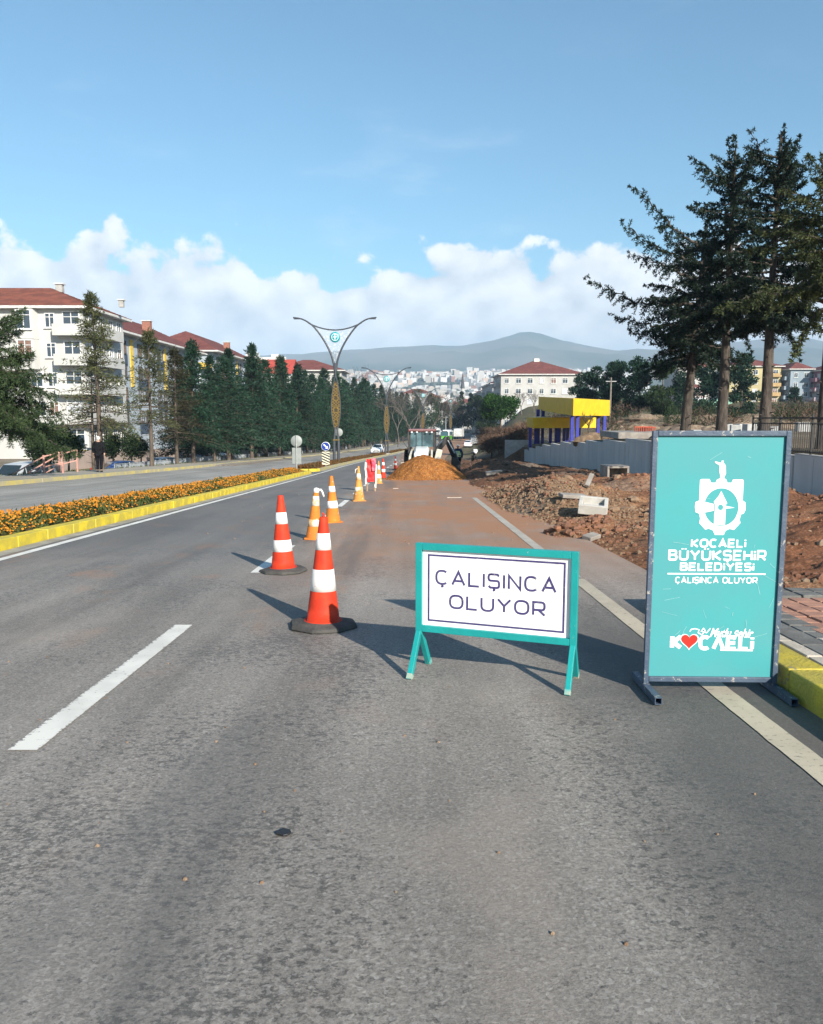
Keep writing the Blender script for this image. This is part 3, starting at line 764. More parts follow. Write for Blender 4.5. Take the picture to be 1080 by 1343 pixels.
for s_ in (-1, 1):
    for k in (-1, 1):
        lg = MB(); x = s_*(w/2-t_/2)
        zl = -.0 + ((SX+x*math.cos(ang)-k*.21*math.sin(ang))*0) + base(SY+x*math.sin(ang)+k*.21*math.cos(ang))-base(SY)
        lg.bar((x+(.001 if k > 0 else 0), k*.012, .27), (x, k*.205, zl-.005), t_*.95, t_*.78, up=(1, 0, 0)); lg.build('leg', mat_teal, sm_, bevel=.003)
        fm = MB(); d_ = Vector((x, k*.205, zl))-Vector((x, k*.012, .27)); e_ = Vector((x, k*.205, zl-.003)); fm.bar(e_, e_-d_*.11, t_*1.0, t_*.82, up=(1, 0, 0)); fm.build('muddy_foot', mat_tealfoot, sm_, bevel=.002)
sc_ = MB()
for i in range(26):
    x = rs.uniform(-.44, .44); zz = rs.uniform(z0+.06, z1-.06); L_ = rs.uniform(.03, .16); a_ = rs.uniform(-.5, .5) if i % 4 else rs.uniform(1, 2)
    if abs(x+L_*math.cos(a_)) > .45 or not z0+.05 < zz+L_*math.sin(a_) < z1-.05: continue
    ribbon(sc_, [(x, zz), (x+L_*.5*math.cos(a_), zz+L_*.5*math.sin(a_)+rs.uniform(-.006, .006)), (x+L_*math.cos(a_), zz+L_*math.sin(a_))], rs.uniform(.0007, .0016), pz2+.0012)
sc_.build('scratches', M('scratch_grey', (.50, .48, .45), None, .6, 8), sm_, kind='stuff')

# ------------------------------------------------------------------ cones
mat_red = M('red_cone_plastic', (.60, .048, .016), (.50, .036, .015), .62, 9, .15, 60, spec=.2, chip=(.42, .05, .03), chipscale=20, chipth=.66)
mat_band = M('reflective_white', (.84, .83, .81), (.66, .63, .59), .55, 5, chip=(.60, .52, .44), chipscale=9, chipth=.66)
mat_rubber = M('dusty_rubber', (.085, .08, .072), (.05, .048, .045), .9, 5, .5, 40)
mat_orange = M('faded_orange_plastic', (.62, .20, .03), (.52, .165, .03), .72, 5, spec=.15, chip=(.66, .55, .42), chipscale=11, chipth=.63)
mat_yellowor = M('bleached_orange_plastic', (.60, .28, .07), (.52, .22, .05), .65, 4, spec=.2, chip=(.70, .62, .48), chipscale=9, chipth=.60)
mat_band2 = M('worn_white_band', (.70, .62, .50), (.62, .34, .12), .6, 9, lo=.40, hi=.55)
mat_mud = M('mud_on_plastic', (.34, .25, .17), (.25, .17, .11), .9, 9, .4, 40)
def cone_profile(h, r0, r1, zb): return lambda f: (r0+(r1-r0)*f, zb+(h-zb)*f)
def make_cone(name, px, py, h, mat, band, basekind, bands, label, tilt=(0, 0), rz=0, r0=.155, r1=.035, Y=None):
    p = ground_pt(px, py)
    root = empty(name, p, rz, label, 'traffic cone', 'traffic cones along the closed lane')
    root.rotation_euler = (tilt[0]-R(2.4), tilt[1], rz)
    zb = .055 if basekind == 'rubber' else .022
    P = cone_profile(h, r0, r1, zb); lo = 0
    segs = []; cur = 0
    for (a_, b_) in bands: segs += [(cur, a_, mat, 'sleeve', 0), (a_, b_, band, 'reflective_band', .0025)]; cur = b_
    segs.append((cur, 1, mat, 'sleeve', 0))
    for (a_, b_, m2, nm, dr) in segs:
        mb_ = MB(); k = max(2, int((b_-a_)*8))
        rows = [P(a_+(b_-a_)*i/k) for i in range(k+1)]
        prof = [(r_+dr, z_) for r_, z_ in rows]
        if b_ == 1: prof += [(r1*.92, h+.012), (r1*.7, h+.016), (r1*.6, h-.05)]
        if dr: prof = [(rows[0][0]-.001, rows[0][1]-.0005)]+prof+[(rows[-1][0]-.001, rows[-1][1]+.0005)]
        if a_ == 0: prof = [(r0+.022, zb-.001), (r0+.018, zb+.012)]+prof[0:] if basekind == 'rubber' else prof
        mb_.lathe(prof, 28, cap=False); mb_.build(nm, m2, root, weld=False)
    mb_ = MB()
    if basekind == 'rubber':
        rb = .285
        pr = [(rb, .0), (rb+.012, .012), (rb, .038), (rb-.03, .046), (r0+.035, .058), (r0, .060)]
        rows = []
        for (r_, z_) in pr:
            row = []
            for j in range(32):
                a_ = 2*math.pi*j/32+R(22.5); q = math.cos(R(22.5))/math.cos(((a_ % R(45))-R(22.5)))
                wob = 1+.012*math.sin(3*a_+px)
                row.append((r_*q*wob*math.cos(a_+R(22.5)), r_*q*wob*math.sin(a_+R(22.5)), z_+(.006*math.sin(2*a_+px) if z_ > .02 and r_ > .25 else 0)))
            rows.append(row)
        mb_.grid(rows, True, False); mb_.face(list(reversed(rows[0]))); mb_.build('rubber_base', mat_rubber, root, bevel=.006)
    else:
        s_ = r0*2.35
        mb_.box((0, 0, .011), (s_, s_, .022)); mb_.build('base_plate', mat, root, bevel=.006)
    return root
def ground_pt(px, py, fz=lambda x, y: hroad(x-C(y), y)):
    lo, hi = .5, 400.
    for _ in range(60):
        mid = (lo+hi)/2; q = at(px, py, mid)
        if q.z > fz(q.x, mid): lo = mid
        else: hi = mid
    q = at(px, py, lo); q.z = fz(q.x, lo); return q
cA = make_cone('traffic_cone', 424, 822, .915, mat_red, mat_band, 'rubber', [(.30, .51), (.70, .86)], 'large red and white cone on a black rubber base, the nearest one', rz=.2, tilt=(0, R(1.2)), r0=.140)
m_ = MB(); m_.tube([(.0, 0, .91), (.004, 0, .95), (-.012, .0, .965)], [.012, .010, .006], 8); m_.build('tip', mat_red, cA)
cB = make_cone('traffic_cone', 372, 750, .92, mat_red, mat_band, 'rubber', [(.235, .395), (.62, .78)], 'second red and white cone on a black rubber base, standing on the dashed line', rz=.5, tilt=(0, R(-.3)), r0=.145)
cC = make_cone('traffic_cone', 411.5, 707, .83, mat_orange, mat_band2, 'plate', [(.24, .38), (.66, .86)], 'leaning orange cone with a white rag tied round its tip', tilt=(0, R(4.0)), rz=.1, r0=.13)
rag = MB(); rag.lathe([(.042, .775), (.048, .79), (.049, .825), (.04, .845), (.01, .856)], 14); rag.tube([(.03, 0, .82), (.075, -.01, .825), (.10, -.01, .79), (.125, -.015, .73), (.13, -.01, .71)], [.018, .02, .016, .014, .006], 6); rag.build('rag', mat_band, cC)
cD = make_cone('traffic_cone', 437, 685, .93, mat_orange, mat_band, 'plate', [(.30, .46), (.66, .79)], 'upright orange cone with two white bands behind the leaning cone', rz=.3, tilt=(0, R(-1)), r0=.15)
cE = make_cone('traffic_cone', 471, 657, .98, mat_yellowor, mat_band2, 'plate', [(.26, .40), (.62, .80)], 'bleached yellowish orange cone next to a dash of the lane line', rz=.2, r0=.16, r1=.025)
tapm = MB(); tapm.tube([(-.03, -.02, .93), (-.09, -.03, .9), (-.10, -.03, .80)], [.01, .016, .008], 5); tapm.build('tape_end', mat_band, cE)
cF = make_cone('traffic_cone', 497, 634, .95, mat_yellowor, mat_band, 'plate', [(.22, .40), (.62, .80)], 'faded orange cone just right of the red wrapped barrier', rz=.1, r0=.15, r1=.025)
cG = make_cone('traffic_cone', 503, 628, .99, mat_red, mat_band, 'rubber', [(.30, .46), (.66, .82)], 'red and white cone standing at the left foot of the orange earth heap', rz=.1, r0=.13)
cH = make_cone('traffic_cone', 519, 616, .92, mat_red, mat_band, 'rubber', [(.30, .46), (.66, .82)], 'farthest red and white cone half behind the orange earth heap', rz=.1, r0=.12)
# wrapped barrier
p = ground_pt(487, 644)
wb = empty('warning_barrier', p, R(6), 'folding board wrapped in red and white warning sheet among the cones', 'barrier')
mb_ = MB()
for s_ in (-1, 1):
    mb_.bar((s_*.14, -.06, .0), (s_*.13, 0, 1.08), .05); mb_.bar((s_*.14, .3, .0), (s_*.13, .02, 1.0), .04)
mb_.build('frame', mat_mud, wb, bevel=.004)
def sheet(x0, x1, z0_, z1_, y, seed, nu=10, nv=14, a=.05):
    m2 = MB(); rows = []
    for i in range(nv+1):
        z_ = z0_+(z1_-z0_)*i/nv; row = []
        for j in range(nu+1):
            x = x0+(x1-x0)*j/nu; n_ = fb(x*5+seed, z_*4, seed); row.append((x+.03*fb(z_*3, seed, 1), y+a*n_, z_+.03*fb(x*6, seed, 7)))
        rows.append(row)
    m2.grid(rows); return m2
mat_redsheet = M('red_plastic_sheet', (.72, .025, .03), (.60, .02, .02), .45, 5, .3, 15)
m2 = sheet(-.16, .17, .34, 1.14, -.09, 2); m2.build('red_sheet', mat_redsheet, wb)
m2 = sheet(-.21, -.15, .26, 1.02, -.10, 5, 4); m2.build('white_strip', mat_band, wb)
m2 = sheet(.14, .20, .12, .95, -.11, 9, 4); m2.build('white_strip', mat_band, wb)
m2 = sheet(.02, .16, .72, 1.16, -.16, 12, 6, 8, .06); m2.build('pink_flap', M('pink_sheet', (.75, .12, .20), (.66, .05, .08), .5, 9), wb)

# black scrap on the asphalt
p = ground_pt(373, 1094)
mb_ = MB(); rr = random.Random(3)
ring = [(.030*(.72+.5*rr.random())*math.cos(2*math.pi*i/11), .026*(.72+.5*rr.random())*math.sin(2*math.pi*i/11)) for i in range(11)]
mb_.prism(ring, 0, .008)
tag(mb_.build('rubber_scrap', mat_black_iron, None, (p.x, p.y, p.z+.004), (R(-2.4), 0, .2), bevel=.002), 'small black rubber scrap lying on the bare asphalt', 'scrap')
p = ground_pt(400, 962)
mat_litter = M('dusty_litter', (.50, .44, .38), (.40, .34, .28), .8, 9)
for (px, py, w_, l_, lb2) in ((596, 653, .45, .04, 'thin pale strip of wood lying across the dusty lane'), (519, 641, .20, .10, 'white scrap of paper on the dusty lane behind the red wrapped barrier')):
    q = ground_pt(px, py); m_ = MB(); m_.box((0, 0, .012), (w_, l_, .02)); tag(m_.build('litter', mat_litter, None, (q.x, q.y, q.z), (R(-2.4), 0, .12), bevel=.003), lb2, 'litter')
peb_m = MB(); peb_m.lathe([(.001, 0), (.012, .002), (.013, .008), (.006, .014), (.001, .015)], 7)

# ------------------------------------------------------------------ heap of orange earth
hp0 = ground_pt(561, 630); HX, HY = at(560, 620, 39.5).x, 37.4
mb_ = MB(); rows = []; nA, nR = 110, 46
for j in range(nR+1):
    q = j/nR; row = []
    for i in range(nA):
        a_ = 2*math.pi*i/nA
        rr_ = (1.98+.18*fb(math.cos(a_)*1.5, math.sin(a_)*1.5, 3))*q*1.08
        x, y_ = HX+rr_*math.cos(a_)*1.02, HY+2.0+rr_*math.sin(a_)*.95
        hgt = 1.16*max(0, 1-abs(q)**2.2)**1.35
        ridge_ = .10*fb(x*1.3, y_*1.3, 5, 4)+.045*fb(x*5, y_*5, 8, 3)+.03*abs(fb(x*11, y_*11, 2, 2))
        row.append((x, y_, base(y_)-.03+hgt*(1+.10*fb(x*.9, y_*.9, 9))+ridge_*min(1, 3*(1-q)+.15)))
    rows.append(row)
mb_.grid(rows, True)
mo = M('orange_earth', (.37, .150, .040), (.25, .095, .028), .95, 5, 1.0, 14, spec=.05, bdist=.10, detail=10, chip=(.46, .26, .12), chipscale=16, chipth=.57)
heap = tag(mb_.build('earth_heap', mo, weld=True), 'big heap of orange earth in the closed lane in front of the backhoe', 'earth heap')
def blob(mb_, c, r, seed, n=7, m=5, sq=(1, 1, .75)):
    rows = []
    for i in range(m+1):
        th = math.pi*i/m; row = []
        for j in range(n):
            ph = 2*math.pi*j/n; d = Vector((math.sin(th)*math.cos(ph), math.sin(th)*math.sin(ph), -math.cos(th)))
            k = r*(1+.38*noise.noise(d*1.7+Vector((seed*3.1, seed*.7, 0))))
            row.append((c[0]+d.x*k*sq[0], c[1]+d.y*k*sq[1], c[2]+d.z*k*sq[2]))
        rows.append(row)
    mb_.grid(rows, True, False)
mb_ = MB(); rr = random.Random(11)
for i in range(420):
    a_ = rr.uniform(math.pi, 2*math.pi)+rr.gauss(0, .25); d_ = 2.0+abs(rr.gauss(0, .35)); x = HX+d_*math.cos(a_); y_ = HY+2.0+d_*math.sin(a_)*.95
    if x > 2.4: continue
    blob(mb_, (x, y_, base(y_)+.01), rr.uniform(.015, .055), i, 5, 3)
mb_.build('spilled_clods', mo, kind='stuff')
# ------------------------------------------------------------------ wheels and vehicles
mat_rim = M('wheel_rim', (.45, .46, .47), None, .35, 6, metal=.7)
mat_headlight = M('headlight_glass', (.75, .78, .8), None, .15, 6)
mat_taillight = M('taillight_glass', (.45, .02, .02), None, .25, 6)
mat_plate = M('number_plate_white', (.75, .75, .73), None, .5, 6)
mat_darktrim = M('dark_trim', (.025, .026, .028), None, .6, 9)
mat_autoglass = glassmat('car_glass', (.02, .03, .035), .05)
def carpaint(name, col):
    m = M(name, col, tuple(c*.93 for c in col), .28, 2, spec=.5); m.node_tree.nodes['Principled BSDF'].inputs['Coat Weight'].default_value = .4; return m
PAINT = {k: carpaint(k+'_car_paint', v) for k, v in dict(white=(.78, .79, .80), silver=(.42, .45, .48), grey=(.16, .17, .185), blue=(.035, .07, .20), red=(.42, .02, .02), black=(.02, .02, .024), beige=(.5, .45, .36)).items()}
def wheel(root, x, y, r=.31, w=.2, name='wheel'):
    t = MB(); prof = [(r*.62, -w/2), (r*.95, -w/2), (r, -w*.35), (r, w*.35), (r*.95, w/2), (r*.62, w/2)]
    t.lathe(prof, 18, axis='y', cap=True); o = t.build(name, mat_tyre, root, (x, y, r))
    m_ = MB(); m_.lathe([(r*.6, -w/2-.008), (r*.55, -w/2-.012), (r*.2, -w*.3), (.01, -w*.32)], 14, axis='y', cap=False)
    m_.lathe([(r*.6, w/2+.008), (r*.55, w/2+.012), (r*.2, w*.3), (.01, w*.32)], 14, axis='y', cap=False)
    m_.build('rim', mat_rim, o)
    return o
#          x     zb   zbelt ztop   wb   wbelt wtop
HATCH = [(2.02, .32, .56, .60, .66, .72, .60), (1.93, .20, .66, .72, .78, .82, .68), (1.45, .19, .74, .82, .84, .88, .74), (.98, .19, .82, .92, .85, .89, .76), (.28, .19, .90, 1.42, .86, .89, .60), (-.55, .19, .92, 1.47, .86, .89, .60), (-1.30, .19, .94, 1.42, .86, .89, .58), (-1.78, .22, .95, 1.06, .84, .87, .66), (-2.0, .34, .80, .86, .76, .80, .62)]
SEDAN = [(2.2, .32, .56, .60, .66, .72, .60), (2.1, .20, .66, .72, .80, .84, .70), (1.55, .19, .76, .84, .85, .89, .75), (.95, .19, .84, .94, .86, .90, .78), (.25, .19, .90, 1.41, .87, .90, .60), (-.6, .19, .92, 1.45, .87, .90, .60), (-1.15, .19, .94, 1.37, .87, .90, .58), (-1.68, .19, .95, 1.04, .86, .89, .72), (-2.15, .24, .92, 1.0, .82, .86, .70), (-2.27, .36, .72, .78, .74, .80, .66)]
VANP = [(2.05, .32, .62, .68, .70, .76, .64), (1.96, .22, .76, .82, .80, .84, .72), (1.5, .2, .86, .96, .86, .90, .78), (1.12, .2, .94, 1.08, .87, .91, .78), (.45, .2, 1.0, 1.70, .87, .91, .68), (-.8, .2, 1.02, 1.80, .87, .91, .70), (-1.85, .2, 1.02, 1.78, .87, .91, .70), (-2.05, .3, 1.02, 1.66, .84, .88, .68)]
def make_car(name, S, paint, wx, gi, label, cat, group):
    """S: stations nose to tail; gi: (hood end, roof start, roof end, rear end) indices"""
    root = empty(name, (0, 0, 0), 0, label, cat, group)
    def ring(s):
        x, zb, zbe, zt, wb, wbe, wt = s; zm = (zb+zbe)*.52
        h = [(wb*.9, zb), (wb, zb+.08), (wbe, zm), (wbe*.985, zbe), (wt*1.02, zt-.05*(zt > 1.2)), (wt*.86, zt)]
        return [(x, a, b) for a, b in h]+[(x, -a, b) for a, b in reversed(h)]
    mb_ = MB(); rows = [ring(s) for s in S]; mb_.grid(rows, True, True); mb_.face(list(reversed(rows[0]))); mb_.face(rows[-1])
    body = mb_.build('body', paint, root, weld=True)
    e = body.modifiers.new('edge', 'EDGE_SPLIT'); e.split_angle = R(38)
    h, r0, r1, re = gi
    def lerp(a, b, t): return tuple(p+(q-p)*t for p, q in zip(a, b))
    def glass(nm, i, j, side, t0, t1, u0=.06, u1=.94):
        a0, a1 = rows[i], rows[j]; m_ = MB()
        A = [lerp(a0[3], a0[4], t0), lerp(a1[3], a1[4], t0), lerp(a1[3], a1[4], t1), lerp(a0[3], a0[4], t1)]
        A = [lerp(A[0], A[1], u0), lerp(A[0], A[1], u1), lerp(A[3], A[2], u1), lerp(A[3], A[2], u0)]
        off = .012
        P = [(p[0], side*(p[1]+off), p[2]+off*.4) for p in A]; m_.face(P if side < 0 else list(reversed(P))); m_.build(nm, mat_autoglass, root)
    for side in (1, -1):
        for i in range(r0, r1): glass('side_window', i, i+1, side, .08, .90)
        # quarter triangles
        m_ = MB(); a0, a1 = rows[h], rows[r0]
        P = [lerp(a0[3], a1[3], .25), lerp(a0[3], a1[3], .97), lerp(a1[3], a1[4], .85)]; P[2] = (P[2][0]-.02, P[2][1], P[2][2])
        P = [(p[0], side*(p[1]+.012), p[2]+.03) for p in P]; m_.face(P); m_.build('side_window', mat_autoglass, root)
    def screen(nm, i, j, s):
        a0, a1 = rows[i], rows[j]; m_ = MB()
        A = [lerp(a0[5], a1[5], .10), lerp(a0[6], a1[6], .10), lerp(a0[6], a1[6], .93), lerp(a0[5], a1[5], .93)]
        P = [(p[0]+s*.014, p[1]*1.04, p[2]+.010) for p in A]; m_.face(P if s < 0 else P); m_.build(nm, mat_autoglass, root)
    screen('windscreen', h, r0, 1); screen('rear_window', re, r1, -1)
    fx = S[0][0]; bx = S[-1][0]
    for s_ in (1, -1):
        m_ = MB(); m_.box((S[1][0]-.01, s_*S[1][4]*.80, S[1][2]-.06), (.16, .26, .13)); m_.build('headlight', mat_headlight, root, bevel=.03)
        m_ = MB(); m_.box((S[-2][0]-.02-.08*(len(S) > 8), s_*S[-2][5]*.88, S[-2][2]-.05), (.14, .16, .24)); m_.build('tail_light', mat_taillight, root, bevel=.02)
        m_ = MB(); m_.box((S[h][0]-.15, s_*(S[h][5]+.09), S[h][2]+.06), (.10, .16, .13)); m_.build('mirror', mat_darktrim, root, bevel=.03)
    m_ = MB(); m_.box((fx-.01, 0, .50), (.05, .8, .13)); m_.build('grille', mat_darktrim, root, bevel=.015)
    m_ = MB(); m_.box((fx-.03, 0, .34), (.08, 1.1, .11)); m_.build('bumper_intake', mat_darktrim, root, bevel=.015)
    m_ = MB(); m_.box((fx+.018, 0, .43), (.012, .5, .1)); m_.build('number_plate', mat_plate, root)
    m_ = MB(); m_.box((bx-.006, 0, .62), (.012, .5, .1)); m_.build('number_plate', mat_plate, root)
    for x in wx:
        for s_ in (1, -1): wheel(root, x, s_*(S[3][4]-.075))
        m_ = MB(); m_.lathe([(.365, -S[3][5]-.004), (.365, S[3][5]+.004)], 20, axis='y', c=(x, 0, .31)); m_.build('wheel_arch', mat_darktrim, root)
    return root
CARS = {}
CARS['hatch'] = make_car('parked_car', HATCH, PAINT['white'], (1.28, -1.22), (3, 4, 6, 7), 'x', 'car', 'x')
CARS['sedan'] = make_car('parked_car', SEDAN, PAINT['white'], (1.38, -1.32), (3, 4, 6, 7), 'x', 'car', 'x')
CARS['van'] = make_car('parked_van', VANP, PAINT['silver'], (1.32, -1.35), (3, 4, 6, 7), 'x', 'van', 'x')
used_car = set()
def place_car(kind, u, Y, heading, paint, label, group, cat='car', name=None, z=None):
    """heading: +1 drives away from the camera, -1 towards it, else an angle"""
    src = CARS[kind]
    o = src if kind not in used_car else copy_tree(src); used_car.add(kind)
    x = u+C(Y); o.location = (x, Y, ground(x, Y)+.02 if z is None else z)
    th = math.atan2(1, (C(Y+.5)-C(Y-.5)))
    sl = (base(Y+1)-base(Y-1))/2
    if heading in (1, -1):
        o.rotation_euler = (0, (-math.atan(sl))*heading, th if heading > 0 else th+math.pi)
    else: o.rotation_euler = (0, 0, heading)
    if name: o.name = name
    o['label'] = label; o['category'] = cat; o['group'] = group
    recolor(o, {'body': PAINT[paint]})
    return o
def zr(u, Y): return hroad(u, Y)+.005
place_car('sedan', -8.1, 122, -1, 'white', 'white saloon driving towards the camera on the left carriageway', 'cars on the road', name='oncoming_car', z=zr(-8.1, 122))
gl = 'cars parked along the side street'
place_car('van', -22.4, 45, R(-104), 'silver', 'silver van parked at the left edge below the stair railing', 'vans in view', 'van', z=-3.15)
park = [(-21.0, 77, R(100), 'hatch', 'grey', 'dark grey hatchback parked between the third and fourth trunks'), (-20.6, 86, R(95), 'sedan', 'white', 'white saloon parked just past the dark grey hatchback'), (-20.8, 93, R(95), 'hatch', 'white', 'white hatchback behind the first white parked saloon'),
        (-20.9, 99, R(95), 'sedan', 'silver', 'silver saloon in the row beyond the white parked cars'), (-20.4, 106, R(92), 'hatch', 'white', 'white hatchback farther down behind the fence, after the silver saloon'), (-20.8, 113, R(92), 'hatch', 'blue', 'blue hatchback behind the fence near the middle of the tree row'),
        (-20.6, 57, R(40), 'sedan', 'blue', 'blue saloon with only its roof above the pavement, right of the man'), (-19.9, 64.5, R(55), 'hatch', 'silver', 'pale silver hatchback low behind the fence, right of the blue roof'), (-20.5, 121, R(92), 'sedan', 'white', 'white saloon farthest along the fence under the dense trees')]
for (u, Y, a_, k, p_, lb_) in park: place_car(k, u, Y, a_, p_, lb_, gl, z=ground(u+C(Y), Y)+.02-(.42 if Y < 66 else 0))
gf = 'cars on the road'
far = [(4.0, 172, 1, 'sedan', 'white', 'white saloon nearest of the cars driving away past the heap'), (4.2, 190, 1, 'van', 'silver', 'pale van ahead of the nearest departing white saloon'), (.6, 224, 1, 'sedan', 'silver', 'silver saloon in the middle of the far road'),
       (8.4, 232, 1, 'hatch', 'blue', 'blue hatchback at the right edge of the far road'), (9.6, 243, .8, 'van', 'white', 'white van turning off at the far junction'), (6.5, 262, 1, 'hatch', 'black', 'black hatchback in the far queue'), (10.5, 262, 1, 'sedan', 'white', 'white saloon in the far queue beside the black one'),
       (3.5, 275, -1, 'sedan', 'blue', 'dark blue saloon coming up from the far junction'), (-3.5, 264, -1, 'hatch', 'silver', 'silver hatchback coming up behind the green bus'), (12.5, 275, 1, 'hatch', 'red', 'red hatchback at the far right of the queue'), (8.5, 290, 1, 'sedan', 'silver', 'silver saloon at the end of the far queue')]
for (u, Y, hd, k, p_, lb_) in far: place_car(k, u, Y, hd, p_, lb_, gf, 'van' if k == 'van' else 'car', 'van' if k == 'van' else 'driving_car', z=zr(0, Y))

def boxy(name, loc, rz, L_, w_, h_, parts, label, cat, group=None):
    root = empty(name, loc, rz, label, cat, group)
    for (nm, c_, d_, m2, bv) in parts:
        m_ = MB(); m_.box(c_, d_); m_.build(nm, m2, root, bevel=bv)
    return root
mat_green_bus = carpaint('green_bus_paint', (.12, .50, .04)); mat_tealglass = glassmat('bus_glass', (.05, .12, .14), .08)
def heading_z(Y, s): 
    th = math.atan2(1, (C(Y+.5)-C(Y-.5))); return th if s > 0 else th+math.pi
Y = 225; u = at(586.5, 565, 225).x-C(225)
bus = boxy('city_bus', (u+C(Y), Y, zr(u, Y)), heading_z(Y, -1), 9, 2.5, 3,
    [('body', (0, 0, .85), (9, 2.5, 1.1), mat_green_bus, .1), ('upper_body', (0, 0, 2.1), (8.96, 2.46, 1.38), PAINT['white'], .15), ('roof_pod', (-.5, 0, 2.92), (5, 1.8, .25), PAINT['white'], .08), ('windscreen', (4.46, 0, 2.05), (.1, 2.2, 1.15), mat_tealglass, .03), ('bumper', (4.5, 0, .45), (.14, 2.4, .3), mat_darktrim, .05),
     ('headlight', (4.5, .95, .85), (.08, .35, .2), mat_headlight, .03), ('headlight', (4.5, -.95, .85), (.08, .35, .2), mat_headlight, .03), ('route_display', (4.5, 0, 2.68), (.06, 1.6, .22), mat_darktrim, .01)]+
    [('side_window', (-3.3+1.45*k, s_*1.236, 2.05), (1.3, .03, .9), mat_tealglass, .01) for k in range(5) for s_ in (1, -1)],
    'bus with a bright green lower half coming up the far road', 'bus')
for x in (2.8, -2.6):
    for s_ in (1, -1): wheel(bus, x, s_*1.15, .45, .28)
def truck(loc, rz, label, cabcol, boxcol, group='trucks in view'):
    t = boxy('delivery_truck', loc, rz, 7, 2.4, 3, [('cargo_box', (-1.2, 0, 2.05), (5, 2.4, 2.3), boxcol, .04), ('cab', (2.4, 0, 1.55), (1.8, 2.2, 1.9), cabcol, .15), ('windscreen', (3.31, 0, 1.95), (.04, 1.9, .75), mat_autoglass, .02), ('grille', (3.31, 0, 1.15), (.05, 1.5, .35), mat_darktrim, .02), ('bumper', (3.3, 0, .7), (.16, 2.2, .3), mat_darktrim, .04), ('chassis', (-.3, 0, .75), (6.4, .9, .25), mat_darktrim, .02),
        ('side_window', (2.5, 1.106, 1.95), (.9, .02, .65), mat_autoglass, .01), ('side_window', (2.5, -1.106, 1.95), (.9, .02, .65), mat_autoglass, .01), ('headlight', (3.32, .85, .95), (.06, .3, .18), mat_headlight, .02), ('headlight', (3.32, -.85, .95), (.06, .3, .18), mat_headlight, .02)], label, 'truck', group)
    for x in (2.3, -2.4):
        for s_ in (1, -1): wheel(t, x, s_*1.0, .45, .3)
    return t
Y = 252; truck((at(574, 565, Y).x, Y, zr(-9, Y)), heading_z(Y, -1), 'white box truck behind the green bus on the far road', PAINT['white'], PAINT['white'])
Y = 240; truck((at(603, 565, Y).x, Y, zr(-1, Y)), heading_z(Y, 1), 'white box truck seen from behind, right of the green bus', PAINT['white'], M('dirty_truck_box', (.62, .63, .62), (.45, .46, .46), .6, 1.2))
# tipper on the building site at right
tx, ty = at(929, 540, 150).x, 150
tz = ground(tx, ty)
tp = boxy('tipper_truck', (tx, ty, tz), R(200), 7, 2.4, 3, [('cab', (2.4, 0, 1.75), (1.9, 2.3, 2.2), PAINT['white'], .18), ('windscreen', (3.36, 0, 2.15), (.04, 1.9, .9), mat_autoglass, .02), ('side_window', (2.6, 1.156, 2.2), (1.0, .02, .75), mat_autoglass, .01), ('side_window', (2.6, -1.156, 2.2), (1.0, .02, .75), mat_autoglass, .01), ('chassis', (-1.0, 0, .85), (7.4, 1, .3), mat_darktrim, .02)], 'white cab tipper truck with a raised green body on the building site', 'truck', 'trucks in view')
m_ = MB(); Mt = Matrix.Rotation(R(14), 3, 'Y'); m_.box((-2.0, 0, 2.0), (5.0, 2.3, 1.5), Mt); m_.build('tipping_body', M('pale_green_paint', (.22, .42, .31), (.16, .30, .22), .6, 2), tp, bevel=.04)
for x in (2.3, -2.0, -3.4):
    for s_ in (1, -1): wheel(tp, x, s_*1.0, .5, .32)

# ------------------------------------------------------------------ backhoe loader
BKY = 44.5; bk = ground_pt(556, 631); 
bkx = xat(556, BKY); bkz = base(BKY)
mat_cream = M('cream_machine_paint', (.66, .64, .56), (.50, .46, .36), .5, 4); mat_mach = M('black_machine_paint', (.022, .022, .024), (.04, .038, .035), .55, 5)
mat_hood = carpaint('white_hood_paint', (.80, .80, .79)); mat_red_roof = M('dark_red_roof_paint', (.16, .05, .05), None, .5, 5)
mat_pinkedge = M('faded_roof_edge', (.42, .25, .24), None, .6, 5)
bh = empty('backhoe_loader', (bkx-.1, BKY, bkz), R(-3), 'white and black backhoe loader standing behind the orange earth heap', 'backhoe'); bh.scale = (.90, .93, .93)
def bpart(nm, c_, d_, m2, bv=.02, rot=None):
    m_ = MB(); m_.box(c_, d_, rot); return m_.build(nm, m2, bh, bevel=bv)
bpart('chassis', (0, .6, .75), (.7, 4.0, .45), mat_mach)
# hood with tapered shape
m_ = MB(); rows = []
for (y_, w_, z0_, z1_) in ((-1.75, .38, .85, 1.30), (-1.6, .42, .80, 1.50), (-.9, .45, .8, 1.66), (-.05, .47, .8, 1.74)):
    rows.append([(-w_, y_, z0_), (w_, y_, z0_), (w_, y_, z1_-.12), (w_*.75, y_, z1_), (-w_*.75, y_, z1_), (-w_, y_, z1_-.12)])
m_.grid(rows, True, False); m_.face(list(rows[0])); m_.face(list(reversed(rows[-1]))); m_.build('hood', mat_hood, bh, bevel=.02)
bpart('grille', (0, -1.73, 1.06), (.5, .06, .42), mat_mach)
bpart('headlight', (-.29, -1.74, 1.2), (.12, .06, .1), mat_headlight, .01); bpart('headlight', (.29, -1.74, 1.2), (.12, .06, .1), mat_headlight, .01)
for (x, y_) in ((-.80, -.05), (.80, -.05), (-.82, 1.35), (.82, 1.35)):
    m_ = MB(); m_.bar((x, y_, .95), (x*.96, y_+.05, 2.62), .14); m_.build('cab_post', mat_mach, bh)
bpart('cab_roof', (0, .65, 2.70), (1.74, 1.65, .16), mat_red_roof, .05)
